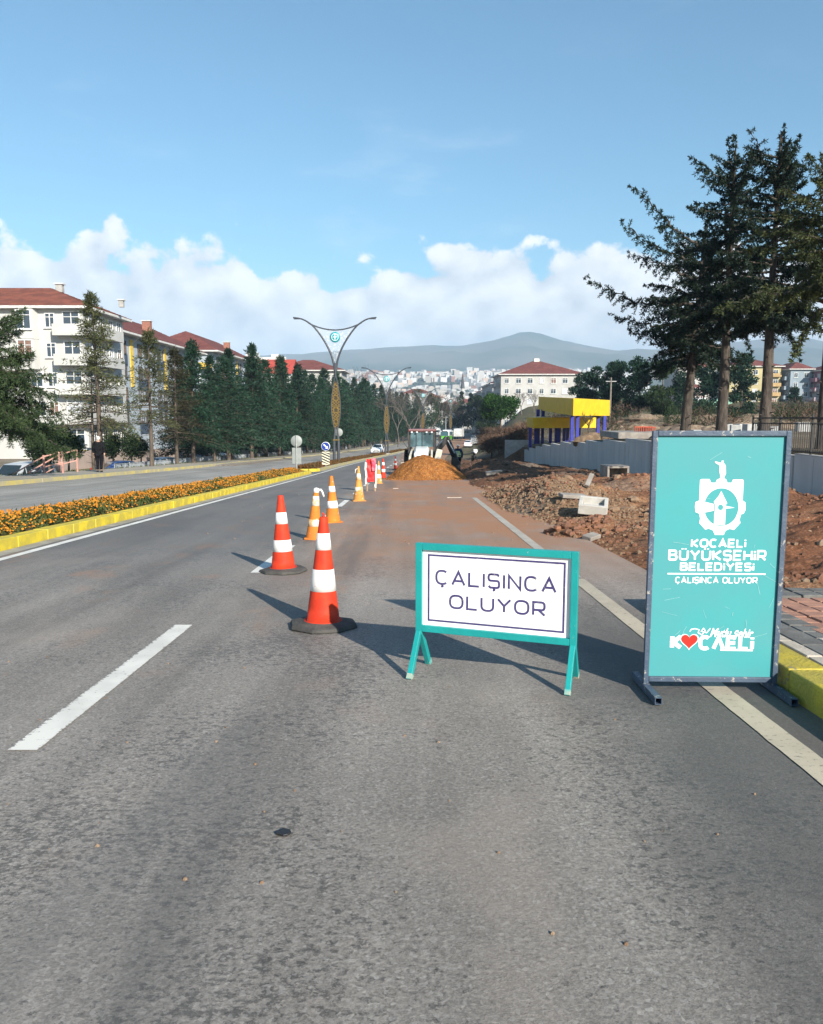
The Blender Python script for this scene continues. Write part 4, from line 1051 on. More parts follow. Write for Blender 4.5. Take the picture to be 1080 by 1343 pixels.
bpart('roof_edge', (0, -.19, 2.73), (1.6, .05, .05), mat_pinkedge, .01)
bpart('cab_wall', (-.6, -.03, 1.22), (.36, .05, .55), mat_mach); bpart('cab_wall', (.6, -.03, 1.22), (.36, .05, .55), mat_mach)
mat_cabglass = M('cab_glass', (.10, .17, .19), (.04, .07, .08), .15, 1.6, spec=.5)
bpart('windscreen', (0, -.05, 2.14), (1.46, .02, .86), mat_cabglass, .0); bpart('side_pane', (-.80, .65, 1.95), (.02, 1.25, 1.2), mat_cabglass, 0); bpart('side_pane', (.80, .65, 1.95), (.02, 1.25, 1.2), mat_cabglass, 0)
bpart('wiper_bar', (.02, -.075, 2.14), (.05, .02, .86), mat_mach, 0); bpart('wiper_bar', (-.35, -.075, 2.14), (.04, .02, .86), mat_mach, 0)
bpart('seat', (0, .6, 1.5), (.5, .5, .9), mat_mach, .08)
for x in (-.62, -.3, .3, .62): bpart('work_lamp', (x, -.24, 2.60), (.12, .08, .08), mat_headlight, .02)
def bigwheel(x, y_, r, w_):
    for o in (None,):
        t = MB(); t.lathe([(r*.55, -w_/2), (r*.93, -w_/2), (r, -w_*.3), (r, w_*.3), (r*.93, w_/2), (r*.55, w_/2)], 22, axis='x')
        for k in range(22):
            a_ = 2*math.pi*k/22; t.box((0, r*1.0*math.cos(a_), r*1.0*math.sin(a_)), (w_*.9, .05, .07), Matrix.Rotation(a_, 3, 'X'))
        wo_ = t.build('wheel', mat_tyre, bh, (x, y_, r)); m2 = MB(); m2.lathe([(r*.54, -w_*.52), (r*.2, -w_*.3), (.02, -w_*.3)], 16, axis='x', cap=False); m2.lathe([(r*.54, w_*.52), (r*.2, w_*.3), (.02, w_*.3)], 16, axis='x', cap=False); m2.build('rim', mat_cream, wo_)
for s_ in (-1, 1): bigwheel(s_*.82, -1.2, .5, .32); bigwheel(s_*.93, 1.15, .74, .45)
for s_ in (-1, 1):   # loader arms and bucket
    m_ = MB(); m_.bar((s_*.62, .1, 1.45), (s_*.66, -1.7, 1.15), .12, .22); m_.bar((s_*.66, -1.7, 1.15), (s_*.66, -2.45, .45), .12, .2); m_.build('loader_arm', mat_cream, bh, bevel=.02)
    m_ = MB(); m_.tube([(s_*.62, .0, 1.1), (s_*.64, -1.3, .9)], .06, 8); m_.build('ram', mat_rim, bh)
m_ = MB(); pr = [(-2.4, .15), (-3.2, .05), (-3.2, .09), (-2.6, .22), (-2.45, .55), (-2.6, .95), (-2.64, .93), (-2.36, .55)]
m_.prism([(p[0], p[1]) for p in pr], -1.12, 1.12, Matrix(((0, 0, 1), (1, 0, 0), (0, 1, 0)))); m_.build('bucket', mat_cream, bh, bevel=.01)
m_ = MB(); m_.box((1.0, -.35, .75), (.45, .5, .5)); m_.box((1.05, -.45, 1.28), (.38, .35, .62), Matrix.Rotation(R(14), 3, 'Y')); m_.build('side_tank', mat_cream, bh, bevel=.06)
# rear digging arm, swung out to the right
m_ = MB(); m_.bar((.5, 2.2, .9), (1.55, 2.9, 2.15), .24, .34); m_.build('boom', mat_mach, bh, bevel=.03)
m_ = MB(); m_.bar((1.5, 2.85, 2.2), (2.15, 2.5, .75), .2, .36); m_.build('dipper_arm', mat_mach, bh, bevel=.03)
m_ = MB(); pr = [(0, 0), (.35, -.05), (.62, -.38), (.55, -.85), (.30, -1.0), (.05, -.85), (-.02, -.4)]
m_.prism(pr, -.3, .3, Matrix(((1, 0, 0), (0, 0, 1), (0, 1, 0)))); m_.build('digging_bucket', mat_mach, bh, (1.85, 2.5, .95), bevel=.02)
m_ = MB(); m_.tube([(.75, 2.2, 1.6), (1.35, 2.8, 2.05)], .07, 8); m_.tube([(1.6, 2.7, 2.0), (2.05, 2.45, 1.2)], .05, 8); m_.build('ram', mat_rim, bh)
for s_ in (-1, 1):
    m_ = MB(); m_.bar((s_*.9, 2.1, .95), (s_*1.15, 2.2, .06), .14); m_.box((s_*1.17, 2.2, .04), (.4, .3, .08)); m_.build('stabiliser_leg', mat_mach, bh, bevel=.02)
m_ = MB(); m_.tube([(-.86, .0, 1.6), (-1.15, -.1, 2.0), (-1.15, -.1, 2.15)], .02, 6); m_.box((-1.15, -.1, 2.2), (.2, .05, .32)); m_.build('mirror', mat_mach, bh)
m_ = MB(); m_.tube([(.86, .0, 1.6), (1.12, -.1, 2.0), (1.12, -.1, 2.15)], .02, 6); m_.box((1.12, -.1, 2.2), (.2, .05, .32)); m_.build('mirror', mat_mach, bh)

# ------------------------------------------------------------------ people
def skin_body(name, joints, edges, mat, parent, sub=2, rootv=0):
    me = bpy.data.meshes.new(name); me.from_pydata([j[0] for j in joints], edges, [])
    me.materials.append(mat); o = bpy.data.objects.new(name, me); COL.objects.link(o); o.parent = parent
    bm = bmesh.new(); bm.from_mesh(me); l_ = bm.verts.layers.skin.verify(); bm.verts.ensure_lookup_table()
    for i, j in enumerate(joints):
        r_ = j[1]; bm.verts[i][l_].radius = r_ if isinstance(r_, tuple) else (r_, r_); bm.verts[i][l_].use_root = (i == rootv)
    bm.to_mesh(me); bm.free()
    sm2 = o.modifiers.new('skin', 'SKIN'); sm2.use_smooth_shade = True
    s2 = o.modifiers.new('sub', 'SUBSURF'); s2.levels = sub; s2.render_levels = sub
    return o
mat_skin = M('skin', (.50, .30, .21), None, .55, 8); mat_coat = M('black_wool_coat', (.008, .008, .009), (.013, .013, .015), .95, 12, spec=.08); mat_trouser = M('dark_trousers', (.010, .010, .014), None, .95, 12, spec=.08)
mat_hair = M('white_hair', (.62, .60, .57), (.45, .43, .41), .8, 20); mat_shoe = M('black_shoe', (.012, .012, .012), None, .4, 12)
def make_person(loc, rz, label, coat, trouser, hair, H=1.76, vest=None, stride=.10):
    root = empty('person', loc, rz, label, 'person'); k = H/1.76
    def J(x, y, z, r, r2=None): return ((x*k, y*k, z*k), (r*k, (r2 or r)*k))
    # local -Y is the back we look at when he walks away (+Y)
    j = [J(0, 0, .95, .155, .115), J(0, .01, 1.12, .15, .11), J(0, .015, 1.30, .17, .12), J(0, .0, 1.43, .13, .085), J(0, .0, 1.50, .055, .055), J(0, .02, 1.57, .062, .068), J(0, .03, 1.645, .078, .095), J(0, .025, 1.715, .06, .075),
         J(-.095, 0, .86, .095), J(-.10, .03+stride*.3, .48, .064), J(-.105, stride*.2, .09, .046), J(-.115, stride*.2+.15, .045, .04),
         J(.095, 0, .86, .095), J(.10, .02-stride*.1, .48, .064), J(.105, -stride, .10, .046), J(.115, -stride+.15, .045, .04),
         J(-.20, 0, 1.40, .062), J(-.255, -.03, 1.13, .05), J(-.25, .05, .90, .038), J(-.245, .075, .80, .036, .022),
         J(.20, 0, 1.40, .062), J(.26, -.04, 1.13, .05), J(.27, -.02, .90, .038), J(.27, .0, .80, .036, .022)]
    e = [(0, 1), (1, 2), (2, 3), (3, 4), (4, 5), (5, 6), (6, 7), (0, 8), (8, 9), (9, 10), (10, 11), (0, 12), (12, 13), (13, 14), (14, 15), (3, 16), (16, 17), (17, 18), (18, 19), (3, 20), (20, 21), (21, 22), (22, 23)]
    skin_body('body', j, e, mat_skin, root)
    # clothes: slightly larger continuous shells ending at neckline, cuffs and hems
    def grow(i, d, dz=0): (p, r_) = j[i]; return ((p[0], p[1], p[2]+dz*k), (r_[0]+d*k, r_[1]+d*k))
    cj = [((0, 0, .74*k), (.215*k, .15*k)), grow(0, .055), grow(1, .06), grow(2, .055), grow(3, .045, -.01), ((0, 0, 1.485*k), (.07*k, .07*k)), grow(16, .03), grow(17, .028), grow(18, .025, .02), grow(20, .03), grow(21, .028), grow(22, .025, .02)]
    skin_body('coat', cj, [(0, 1), (1, 2), (2, 3), (3, 4), (4, 5), (4, 6), (6, 7), (7, 8), (4, 9), (9, 10), (10, 11)], coat, root, rootv=3)
    tj = [grow(0, .012, -.02), grow(8, .016), grow(9, .018), grow(10, .022, .0), grow(12, .016), grow(13, .018), grow(14, .022, .0)]
    skin_body('trousers', tj, [(0, 1), (1, 2), (2, 3), (0, 4), (4, 5), (5, 6)], trouser, root)
    for a_, b_ in ((10, 11), (14, 15)):
        p, q = Vector(j[a_][0]), Vector(j[b_][0]); m_ = MB(); sh = [(p.x, p.y-.06*k, .035*k), (p.x, p.y, .05*k), (q.x, q.y-.05*k, .045*k), (q.x, q.y+.05*k, .03*k)]
        m_.tube([Vector(v) for v in sh], [.034*k, .048*k, .046*k, .028*k], 10); m_.build('shoe', mat_shoe, root)
    for s_ in (-1, 1):
        hand = Vector(j[19 if s_ < 0 else 23][0])
        for f in range(4):
            m_ = MB(); o_ = (f-1.5)*.019*k; L_ = (.075, .085, .08, .062)[f]*k
            m_.tube([hand+Vector((0, o_, -.025*k)), hand+Vector((s_*.004, o_+.004, -.03*k-L_*.5)), hand+Vector((-s_*.012*k, o_+.006, -.03*k-L_))], [.0095*k, .009*k, .007*k], 6); m_.build('finger', mat_skin, root)
        m_ = MB(); m_.tube([hand+Vector((0, .03*k, .01*k)), hand+Vector((-s_*.01, .05*k, -.03*k)), hand+Vector((-s_*.015, .052*k, -.062*k))], [.011*k, .010*k, .008*k], 6); m_.build('thumb', mat_skin, root)
        m_ = MB(); m_.lathe([(.004, -.012), (.022, -.008), (.026, 0), (.022, .008), (.004, .012)], 8, axis='x', c=(s_*.082*k, .015*k, 1.63*k)); m_.build('ear', mat_skin, root)
        m_ = MB(); m_.lathe([(.001, -.012), (.009, -.008), (.012, 0), (.009, .008), (.001, .012)], 8, axis='y', c=(s_*.032*k, .112*k, 1.65*k)); m_.build('eye', mat_coat, root)
    m_ = MB(); m_.lathe([(.02, 0), (.012, .02), (.004, .05)], 8, axis='z', c=(0, .122*k, 1.615*k)); m_.build('nose', mat_skin, root)
    m_ = MB(); m_.box((0, .112*k, 1.575*k), (.045*k, .012*k, .01*k)); m_.build('mouth', M('lips', (.35, .14, .11), None, .6, 9), root, bevel=.003)
    m_ = MB(); prof = []
    rows = []
    for i in range(9):
        t_ = i/8; th = t_*R(118); row = []
        for q in range(18):
            ph = 2*math.pi*q/18; back = .5-.5*math.sin(ph); lim = th*(.62+.45*back)
            row.append((.092*k*math.sin(lim)*math.cos(ph), .02*k+.112*k*math.sin(lim)*math.sin(ph), 1.64*k+.118*k*math.cos(lim)))
        rows.append(row)
    m_.grid(rows, True); m_.build('hair', hair, root)
    if vest:
        vj = [((0, 0, .90*k), (.23*k, .17*k)), grow(1, .085), grow(2, .08), ((0, 0, 1.42*k), (.17*k, .135*k))]
        skin_body('vest', vj, [(0, 1), (1, 2), (2, 3)], vest, root)
    return root
mp = at(131, 621, 38.2); mz = hroad(-14, 38.2)+.14
make_person((mp.x, 38.2, mz), R(6), 'white haired man in a black coat walking away on the left pavement', mat_coat, mat_trouser, mat_hair, 1.74)
wx_ = at(601, 600, 48.5).x
make_person((wx_, 48.5, base(48.5)), R(160), 'worker in a yellow safety vest by the digging arm of the backhoe', M('navy_workwear', (.03, .04, .08), None, .9, 9), mat_trouser, M('white_helmet', (.7, .7, .66), None, .4, 9), 1.75, M('hi_vis_yellow', (.50, .72, .05), (.6, .62, .5), .6, 7), stride=.04)

# motorcycle parked at the right edge of the carriageway
mcx = at(622, 605, 62).x
mc = empty('motorcycle', (mcx, 62, ground(mcx, 62)+.02), R(8), 'dark motorcycle facing the camera at the right edge of the works', 'motorcycle')
for y_ in (-.62, .62):
    t_ = MB(); t_.lathe([(.2, -.05), (.29, -.045), (.31, 0), (.29, .045), (.2, .05)], 20, axis='x'); w_ = t_.build('wheel', mat_tyre, mc, (0, y_, .31)); m_ = MB(); m_.lathe([(.19, -.055), (.02, -.04)], 16, axis='x', cap=False); m_.lathe([(.19, .055), (.02, .04)], 16, axis='x', cap=False); m_.build('rim', mat_rim, w_)
m_ = MB(); m_.tube([(0, -.62, .31), (0, -.48, .8), (0, -.40, 1.0)], .035, 8); m_.tube([(-.34, -.33, 1.05), (0, -.42, 1.0), (.34, -.33, 1.05)], .016, 6); m_.build('fork', mat_mach, mc)
m_ = MB(); m_.lathe([(.02, -.25), (.14, -.18), (.17, 0), (.13, .2), (.02, .28)], 12, axis='y', c=(0, -.15, .82)); m_.build('tank', PAINT['black'], mc)
m_ = MB(); m_.box((0, .35, .80), (.24, .7, .12)); m_.build('seat', mat_mach, mc, bevel=.04)
m_ = MB(); m_.box((0, -.02, .45), (.26, .5, .38)); m_.build('engine', mat_darktrim, mc, bevel=.05)
m_ = MB(); m_.lathe([(.02, -.06), (.09, -.02), (.085, .05), (.03, .09)], 14, axis='y', c=(0, -.56, .86)); m_.build('headlight', mat_headlight, mc)
m_ = MB(); m_.box((0, -.50, 1.02), (.30, .06, .26), Matrix.Rotation(R(-25), 3, 'X')); m_.build('front_fairing', PAINT['white'], mc, bevel=.03)

# ------------------------------------------------------------------ lamp posts with V arms
mat_pole = M('dark_grey_pole', (.055, .062, .075), (.045, .05, .06), .45, 3); mat_gold = M('gold_lattice', (.25, .165, .04), (.17, .11, .028), .5, 14, metal=.2)
mat_emb = M('turquoise_disc', (.02, .30, .34), None, .4, 5)
def netmat():
    m = bpy.data.materials.new('light_net'); m.use_nodes = True; t = m.node_tree; b = t.nodes['Principled BSDF']; b.inputs['Base Color'].default_value = (.55, .56, .57, 1)
    tcn = N(t, 'ShaderNodeTexCoord'); vo = N(t, 'ShaderNodeTexVoronoi'); vo.inputs['Scale'].default_value = 5; t.links.new(tcn.outputs['Object'], vo.inputs['Vector'])
    f = mapr(t, vo.outputs['Distance'], .25, .45, .55, .12)
    tr = N(t, 'ShaderNodeBsdfTransparent'); ms = N(t, 'ShaderNodeMixShader'); t.links.new(f, ms.inputs[0]); t.links.new(tr.outputs[0], ms.inputs[1]); t.links.new(b.outputs[0], ms.inputs[2]); t.links.new(ms.outputs[0], t.nodes['Material Output'].inputs[0]); return m
mat_net = netmat()
def make_lamp(label):
    r = empty('street_lamp', (0, 0, 0), 0, label, 'street lamp', 'street lamps along the median')
    m_ = MB(); m_.box((0, 0, .09), (1.1, .6, .18)); m_.build('base_plate', mat_kerb_conc, r, bevel=.03)
    for s_ in (-1, 1):
        m_ = MB(); m_.tube([(s_*.20, 0, .15), (s_*.20, 0, 2.0), (s_*.13, 0, 2.6), (s_*.10, 0, 3.2)], [.13, .13, .09, .08], 10); m_.build('leg', mat_pole, r)
    m_ = MB(); m_.box((0, -.02, 2.05), (.62, .3, .10)); m_.build('collar', mat_gold, r, bevel=.02)
    # lens shaped lattice between two bowed tubes
    z0, z1 = 2.6, 7.7; nn = 22
    def hw(z): q = (z-z0)/(z1-z0); return .06+.36*math.sin(math.pi*min(1, max(0, q**.92)))**1.1
    for s_ in (-1, 1):
        m_ = MB(); m_.tube([(s_*hw(z0+(z1-z0)*i/nn), 0, z0+(z1-z0)*i/nn) for i in range(nn+1)], .045, 7); m_.build('bow', mat_pole, r)
    lat = MB(); rr = random.Random(2)
    holes = [(0, 3.7, .17), (0, 4.7, .22), (0, 5.8, .22), (0, 6.8, .16)]
    z = z0+.45
    while z < z1-.5:
        w_ = hw(z)-.05; nx = max(2, int(w_*2/.13)); 
        for i in range(nx+1):
            x = -w_+2*w_*i/nx
            if any((x-hx_)**2+(z-hz_)**2 < (hr*.9)**2 for hx_, hz_, hr in holes): continue
            if (i+int(z*8)) % 2: lat.bar((x-.07, 0, z-.075), (x+.07, 0, z+.075), .05, .05, up=(0, 1, 0))
            else: lat.bar((x+.07, .001, z-.075), (x-.07, .001, z+.075), .05, .05, up=(0, 1, 0))
        z += .13
    for hx_, hz_, hr in holes: lat.tube([(hx_+hr*math.cos(2*math.pi*i/16), 0, hz_+hr*math.sin(2*math.pi*i/16)) for i in range(17)], .04, 5)
    lat.build('gold_lattice', mat_gold, r)
    bkp = MB(); bkp.grid([[(-hw(z0+.4+(z1-z0-.8)*i/14)+.03, .035, z0+.4+(z1-z0-.8)*i/14), (hw(z0+.4+(z1-z0-.8)*i/14)-.03, .035, z0+.4+(z1-z0-.8)*i/14)] for i in range(15)]); bkp.build('lattice_back', M('lattice_back_metal', (.05, .04, .02), (.04, .03, .015), .5, 6), r)
    m_ = MB(); m_.tube([(0, 0, 7.6), (0, 0, 8.9)], [.09, .13], 10); m_.build('neck', mat_pole, r)
    def armpt(t): # t 0..1 from neck to tip
        pts = [(.07, 8.2), (.16, 8.9), (.41, 9.75), (.97, 10.85), (1.75, 11.92), (2.3, 12.40), (2.95, 12.74), (3.70, 12.86)]
        q = t*(len(pts)-1); i = min(int(q), len(pts)-2); f_ = q-i
        p0 = pts[max(i-1, 0)]; p1 = pts[i]; p2 = pts[i+1]; p3 = pts[min(i+2, len(pts)-1)]
        return tuple(.5*((2*p1[k])+(-p0[k]+p2[k])*f_+(2*p0[k]-5*p1[k]+4*p2[k]-p3[k])*f_*f_+(-p0[k]+3*p1[k]-3*p2[k]+p3[k])*f_**3) for k in (0, 1))
    P = [armpt(i/26) for i in range(27)]
    for s_ in (-1, 1):
        m_ = MB(); m_.tube([(s_*p[0], 0, p[1]) for p in P], [.10-.045*i/26 for i in range(27)], 8); a_ = m_.build('arm', mat_pole, r)
        m_ = MB(); m_.box((s_*3.25, 0, 12.74), (.8, .22, .06)); m_.build('lamp_head', mat_pole, r, bevel=.02)
    A = P[19]
    def top(x): return A[1]-.05-.62*(1-(x/A[0])**2)
    m_ = MB(); m_.tube([(A[0]*(-1+2*i/20), 0, top(A[0]*(-1+2*i/20))) for i in range(21)], .06, 7); m_.build('top_arc', mat_pole, r)
    m_ = MB(); rows = []
    for p in P[3:19:1]:
        rows.append([(-p[0]+2*p[0]*j/8, .02, min(p[1], top(-p[0]+2*p[0]*j/8))) for j in range(9)])
    m_.grid(rows); m_.build('light_net', mat_net, r)
    m_ = MB(); m_.lathe([(.01, -.08), (.44, -.08), (.46, -.05), (.46, .05), (.44, .08), (.01, .08)], 28, axis='y', c=(0, 0, 11.15)); em_ = m_.build('emblem_disc', mat_emb, r)
    m_ = MB(); zz = 11.15
    ribbon(m_, [(.30*math.cos(2*math.pi*i/24), zz+.30*math.sin(2*math.pi*i/24)) for i in range(25)], .035, .084)
    ribbon(m_, [(0, zz-.22), (0, zz+.12), (-.07, zz+.02)], .07, .086); ribbon(m_, [(-.22, zz), (.18, zz+.02)], .04, .088); ribbon(m_, [(-.05, zz+.24), (.05, zz+.24)], .10, .09)
    m_.build('emblem', mat_white_print, em_)
    return r
lamp0 = make_lamp('nearest lamp post with curved V arms and a gold lens lattice in the median')
lamps = [(441.5, 71.5, None), (507.5, 118.5, 'second lamp post with V arms, behind the oncoming white saloon'), (555, 177, 'third lamp post with V arms, rising above the backhoe'), (591, 236, 'fourth and farthest lamp post with V arms, over the green bus')]
for i, (px, Y, lb_) in enumerate(lamps):
    o = lamp0 if i == 0 else copy_tree(lamp0)
    x = at(px, 600, Y).x; o.location = (x, Y, hroad(-6.9, Y)+.12); o.rotation_euler = (0, 0, -math.atan2(C(Y+.5)-C(Y-.5), 1)*.5)
    if lb_: o['label'] = lb_

# ------------------------------------------------------------------ traffic signs in the median
mat_signback = M('grey_sign_back', (.27, .29, .28), (.23, .25, .24), .55, 2.5); mat_blue = M('blue_sign_print', (.012, .045, .30), None, .4, 5)
mat_post = M('galvanised_post', (.40, .41, .40), None, .5, 7)
Y = 45.3; p = at(389.5, 612, Y); zb = hroad(-6.6, Y)
ts = empty('traffic_sign', (p.x, Y, zb+.1), 0, 'back of a round sign over a grey plate at the end of the flowers', 'traffic sign', 'road signs in the median')
m_ = MB(); m_.tube([(0, -.02, 0), (0, -.02, 2.15)], .03, 8); m_.build('post', mat_post, ts)
m_ = MB(); m_.lathe([(.01, -.012), (.32, -.012), (.33, 0), (.32, .012), (.01, .012)], 32, axis='y', c=(0, .03, 1.82)); m_.build('disc', mat_signback, ts)
m_ = MB(); m_.box((0, .03, .98), (.52, .02, .92)); m_.build('plate', mat_signback, ts, bevel=.006)
Y = 57; p = at(427.5, 600, Y); zb = hroad(-6.6, Y)+.12
ks = empty('traffic_sign', (p.x, Y, zb), 0, 'blue keep right sign above a black and white chevron plate', 'traffic sign', 'road signs in the median')
m_ = MB(); m_.tube([(0, .03, 0), (0, .03, 1.75)], .03, 8); m_.build('post', mat_post, ks)
m_ = MB(); m_.lathe([(.01, -.012), (.31, -.012), (.32, 0), (.31, .012), (.01, .012)], 32, axis='y', c=(0, 0, 1.50)); dsk = m_.build('disc', mat_white_print, ks)
m_ = MB(); m_.lathe([(.001, -.002), (.29, -.002)], 32, axis='y', c=(0, -.0135, 1.50), cap=False); m_.build('blue_face', mat_blue, dsk)
m_ = MB(); ribbon(m_, [(-.14, 1.64), (.06, 1.44)], .085, .018); flat(m_, [(.16, 1.34), (.16, 1.53), (-.03, 1.34)], .0185); m_.build('arrow', mat_white_print, dsk)
m_ = MB(); m_.box((0, 0, .64), (.56, .02, .94)); cv = m_.build('chevron_plate', M('cream_sign_print', (.78, .72, .55), None, .45, 5), ks, bevel=.004)
for k in range(5):
    m_ = MB(); zc = .26+.2*k; pts = [(-.28, zc+.10), (.28, zc-.16), (.28, zc-.055), (-.28, zc+.205)]
    lo_, hi_ = .17+.002, 1.11-.002
    pts = [(x_, min(hi_, max(lo_, z_))) for x_, z_ in pts]
    flat(m_, [(pts[0][0], pts[0][1]), (pts[1][0], pts[1][1]), (pts[2][0], pts[2][1]), (pts[3][0], pts[3][1])], .0125); m_.build('black_stripe', mat_black_iron, cv)
Y = 73.5; p = at(444.5, 567, Y); zb = hroad(-6.6, Y)+.12
ts2 = empty('traffic_sign', (p.x, Y, zb), 0, 'back of a round grey sign just behind the nearest lamp post', 'traffic sign', 'road signs in the median')
m_ = MB(); m_.tube([(0, .03, 0), (0, .03, p.z-zb+.4)], .03, 8); m_.build('post', mat_post, ts2)
m_ = MB(); m_.lathe([(.01, -.012), (.37, -.012), (.38, 0), (.37, .012), (.01, .012)], 32, axis='y', c=(0, 0, p.z-zb)); m_.build('disc', mat_signback, ts2)

# ------------------------------------------------------------------ retaining wall on the right
mat_conc = M('board_marked_concrete', (.55, .54, .52), (.49, .48, .465), .85, .9, .5, 12, stretch=(2.2, 2.2, .35), detail=7, bdist=.02)
mat_cope = M('wall_top_concrete', (.50, .48, .45), (.40, .385, .36), .85, 3)
rw = empty('retaining_wall', (WALLX, 40, -1.5), 0, 'stepped grey concrete retaining wall beside the excavated verge', 'wall')
for i, (y0, y1, top) in enumerate(WALL):
    lo = base((y0+y1)/2)-1.2; xo = random.uniform(-.03, .03); L_ = y1-y0-.03
    m_ = MB(); n = max(4, int(L_/.28))
    m_.box((xo+.02, 0, (lo+top)/2-.0), (.26, L_, top-lo))
    o = m_.build('wall_panel', mat_conc, rw, (0, (y0+y1)/2-40, 1.5), bevel=.012)
    bm_ = MB(); k = 0; y = -L_/2+.1
    while y < L_/2-.05:   # board joints left by the formwork
        bm_.box((xo-.115, y, (lo+top)/2-.02), (.010, .012+.015*random.random(), top-lo-.06)); y += random.uniform(.7, 1.3)
    bm_.build('formwork_ridge', mat_conc, o)
    m_ = MB(); m_.box((xo+.02, 0, top+.012), (.272, L_, .024)); m_.build('wall_top', mat_cope, o)
# side wall that faces the camera at the low end
p0 = at(663, 600, 82); p1 = at(700, 600, 82)
m_ = MB(); zt = zat(577, 82); m_.box((0, 0, 0), (p1.x-p0.x+1.5, .25, zt+4.2)); tag(m_.build('concrete_wall', mat_cope, None, ((p0.x+p1.x)/2+.7, 82, (zt-4.2)/2), bevel=.02), 'pale low concrete wall facing the camera below the blue pillars', 'wall')
# black railing on top of the wall
ra = empty('iron_railing', (WALLX+.02, 20, .2), 0, 'black iron railing standing on the retaining wall at the right edge', 'railing')
def wt(y):
    for (a, b_, t_) in WALL:
        if a <= y < b_: return t_
    return .15
y = 14.2
while y < 25.6:
    m_ = MB(); m_.box((0, y-20, wt(y)-.2+.58), (.05, .05, 1.12)); m_.build('post', mat_black_iron, ra); 
    y += 1.9
m_ = MB(); m_.bar((0, 14.2-20, wt(14.2)-.2+1.06), (0, 25.6-20, wt(25.5)-.2+1.06), .045); m_.bar((0, 14.2-20, wt(14.2)-.2+.90), (0, 25.6-20, wt(25.5)-.2+.90), .03); m_.bar((0, 14.2-20, wt(14.2)-.2+.12), (0, 25.6-20, wt(25.5)-.2+.12), .03); m_.build('rail', mat_black_iron, ra)
bal = None; y = 14.3
while y < 25.5:
    loc = (0, y-20, wt(y)-.2)
    if bal is None:
        m_ = MB(); m_.box((0, 0, .51), (.018, .018, .80)); bal = m_.build('baluster', mat_black_iron, ra, loc)
    else:
        c_ = bal.copy(); COL.objects.link(c_); c_.parent = ra; c_.location = loc
    y += .125
# culvert box in the dirt at the foot of the wall, manhole box and slabs
mat_pre = M('precast_concrete', (.32, .295, .26), (.23, .205, .18), .85, 3, .4, 30)
def hollow(root, nm, w_, d_, h_, t_, mat, open_axis):
    m_ = MB()
    if open_axis == 'y':
        m_.box((0, 0, t_/2), (w_, d_, t_)); m_.box((0, 0, h_-t_/2), (w_, d_, t_)); m_.box((-w_/2+t_/2, 0, h_/2), (t_, d_, h_-2*t_-.004)); m_.box((w_/2-t_/2, 0, h_/2), (t_, d_, h_-2*t_-.004)); m_.box((0, d_/2-.02, h_/2), (w_-2*t_-.01, .03, h_-2*t_-.01))
    else:
        m_.box((0, 0, t_/2), (w_-2*t_-.004, d_-2*t_-.004, t_)); m_.box((0, -d_/2+t_/2, h_/2), (w_, t_, h_)); m_.box((0, d_/2-t_/2, h_/2), (w_, t_, h_)); m_.box((-w_/2+t_/2, 0, h_/2), (t_, d_-2*t_-.004, h_)); m_.box((w_/2-t_/2, 0, h_/2), (t_, d_-2*t_-.004, h_))
    return m_.build(nm, mat, root, bevel=.012)
Y = 33; p = at(806, 628, Y)
cb = empty('culvert_box', (p.x, Y, p.z-.05), R(4), 'open concrete culvert box set into the foot of the wall', 'concrete box'); hollow(cb, 'box_shell', .92, 1.0, .62, .09, mat_pre, 'y')
p = ground_pt(783, 676, ground); 
mh = empty('manhole_box', (p.x, p.y+.35, ground(p.x, p.y+.35)+.09), R(-14), 'pale square concrete manhole box lying in the yellowish rubble', 'concrete box'); mh.rotation_euler = (R(13), R(4), R(-14)); hollow(mh, 'box_shell', .58, .60, .20, .08, M('clean_precast', (.50, .48, .44), (.42, .40, .36), .8, 4, .3, 30), 'z')
def slab(px, py, d_, rot, label, nm='concrete_slab', mat=mat_pre, dz=.08):
    p = ground_pt(px, py, ground); m_ = MB(); m_.box((0, 0, 0), d_); o = m_.build(nm, mat, None, (p.x, p.y, ground(p.x, p.y)+dz), rot, bevel=.012); return tag(o, label, 'slab', 'loose concrete pieces in the dirt')
slab(773, 640, (.12, .50, .09), (R(35), R(14), R(-20)), 'narrow concrete slab sticking up out of the dark dirt near the wall', dz=.2)
slab(752, 655, (.6, .3, .08), (R(5), R(4), R(10)), 'flat concrete slab lying just behind the manhole box')
slab(648, 622, (.75, .3, .16), (R(3), R(-6), R(3)), 'grey concrete kerb piece lying in dark dirt right of the heap')
slab(776, 708, (.28, .18, .08), (R(9), R(-6), R(40)), 'small pale concrete piece on the red dirt', dz=.05)
slab(742, 735, (.22, .16, .10), (R(9), R(16), R(20)), 'small pale rubble block close to the white edge line', dz=.05)
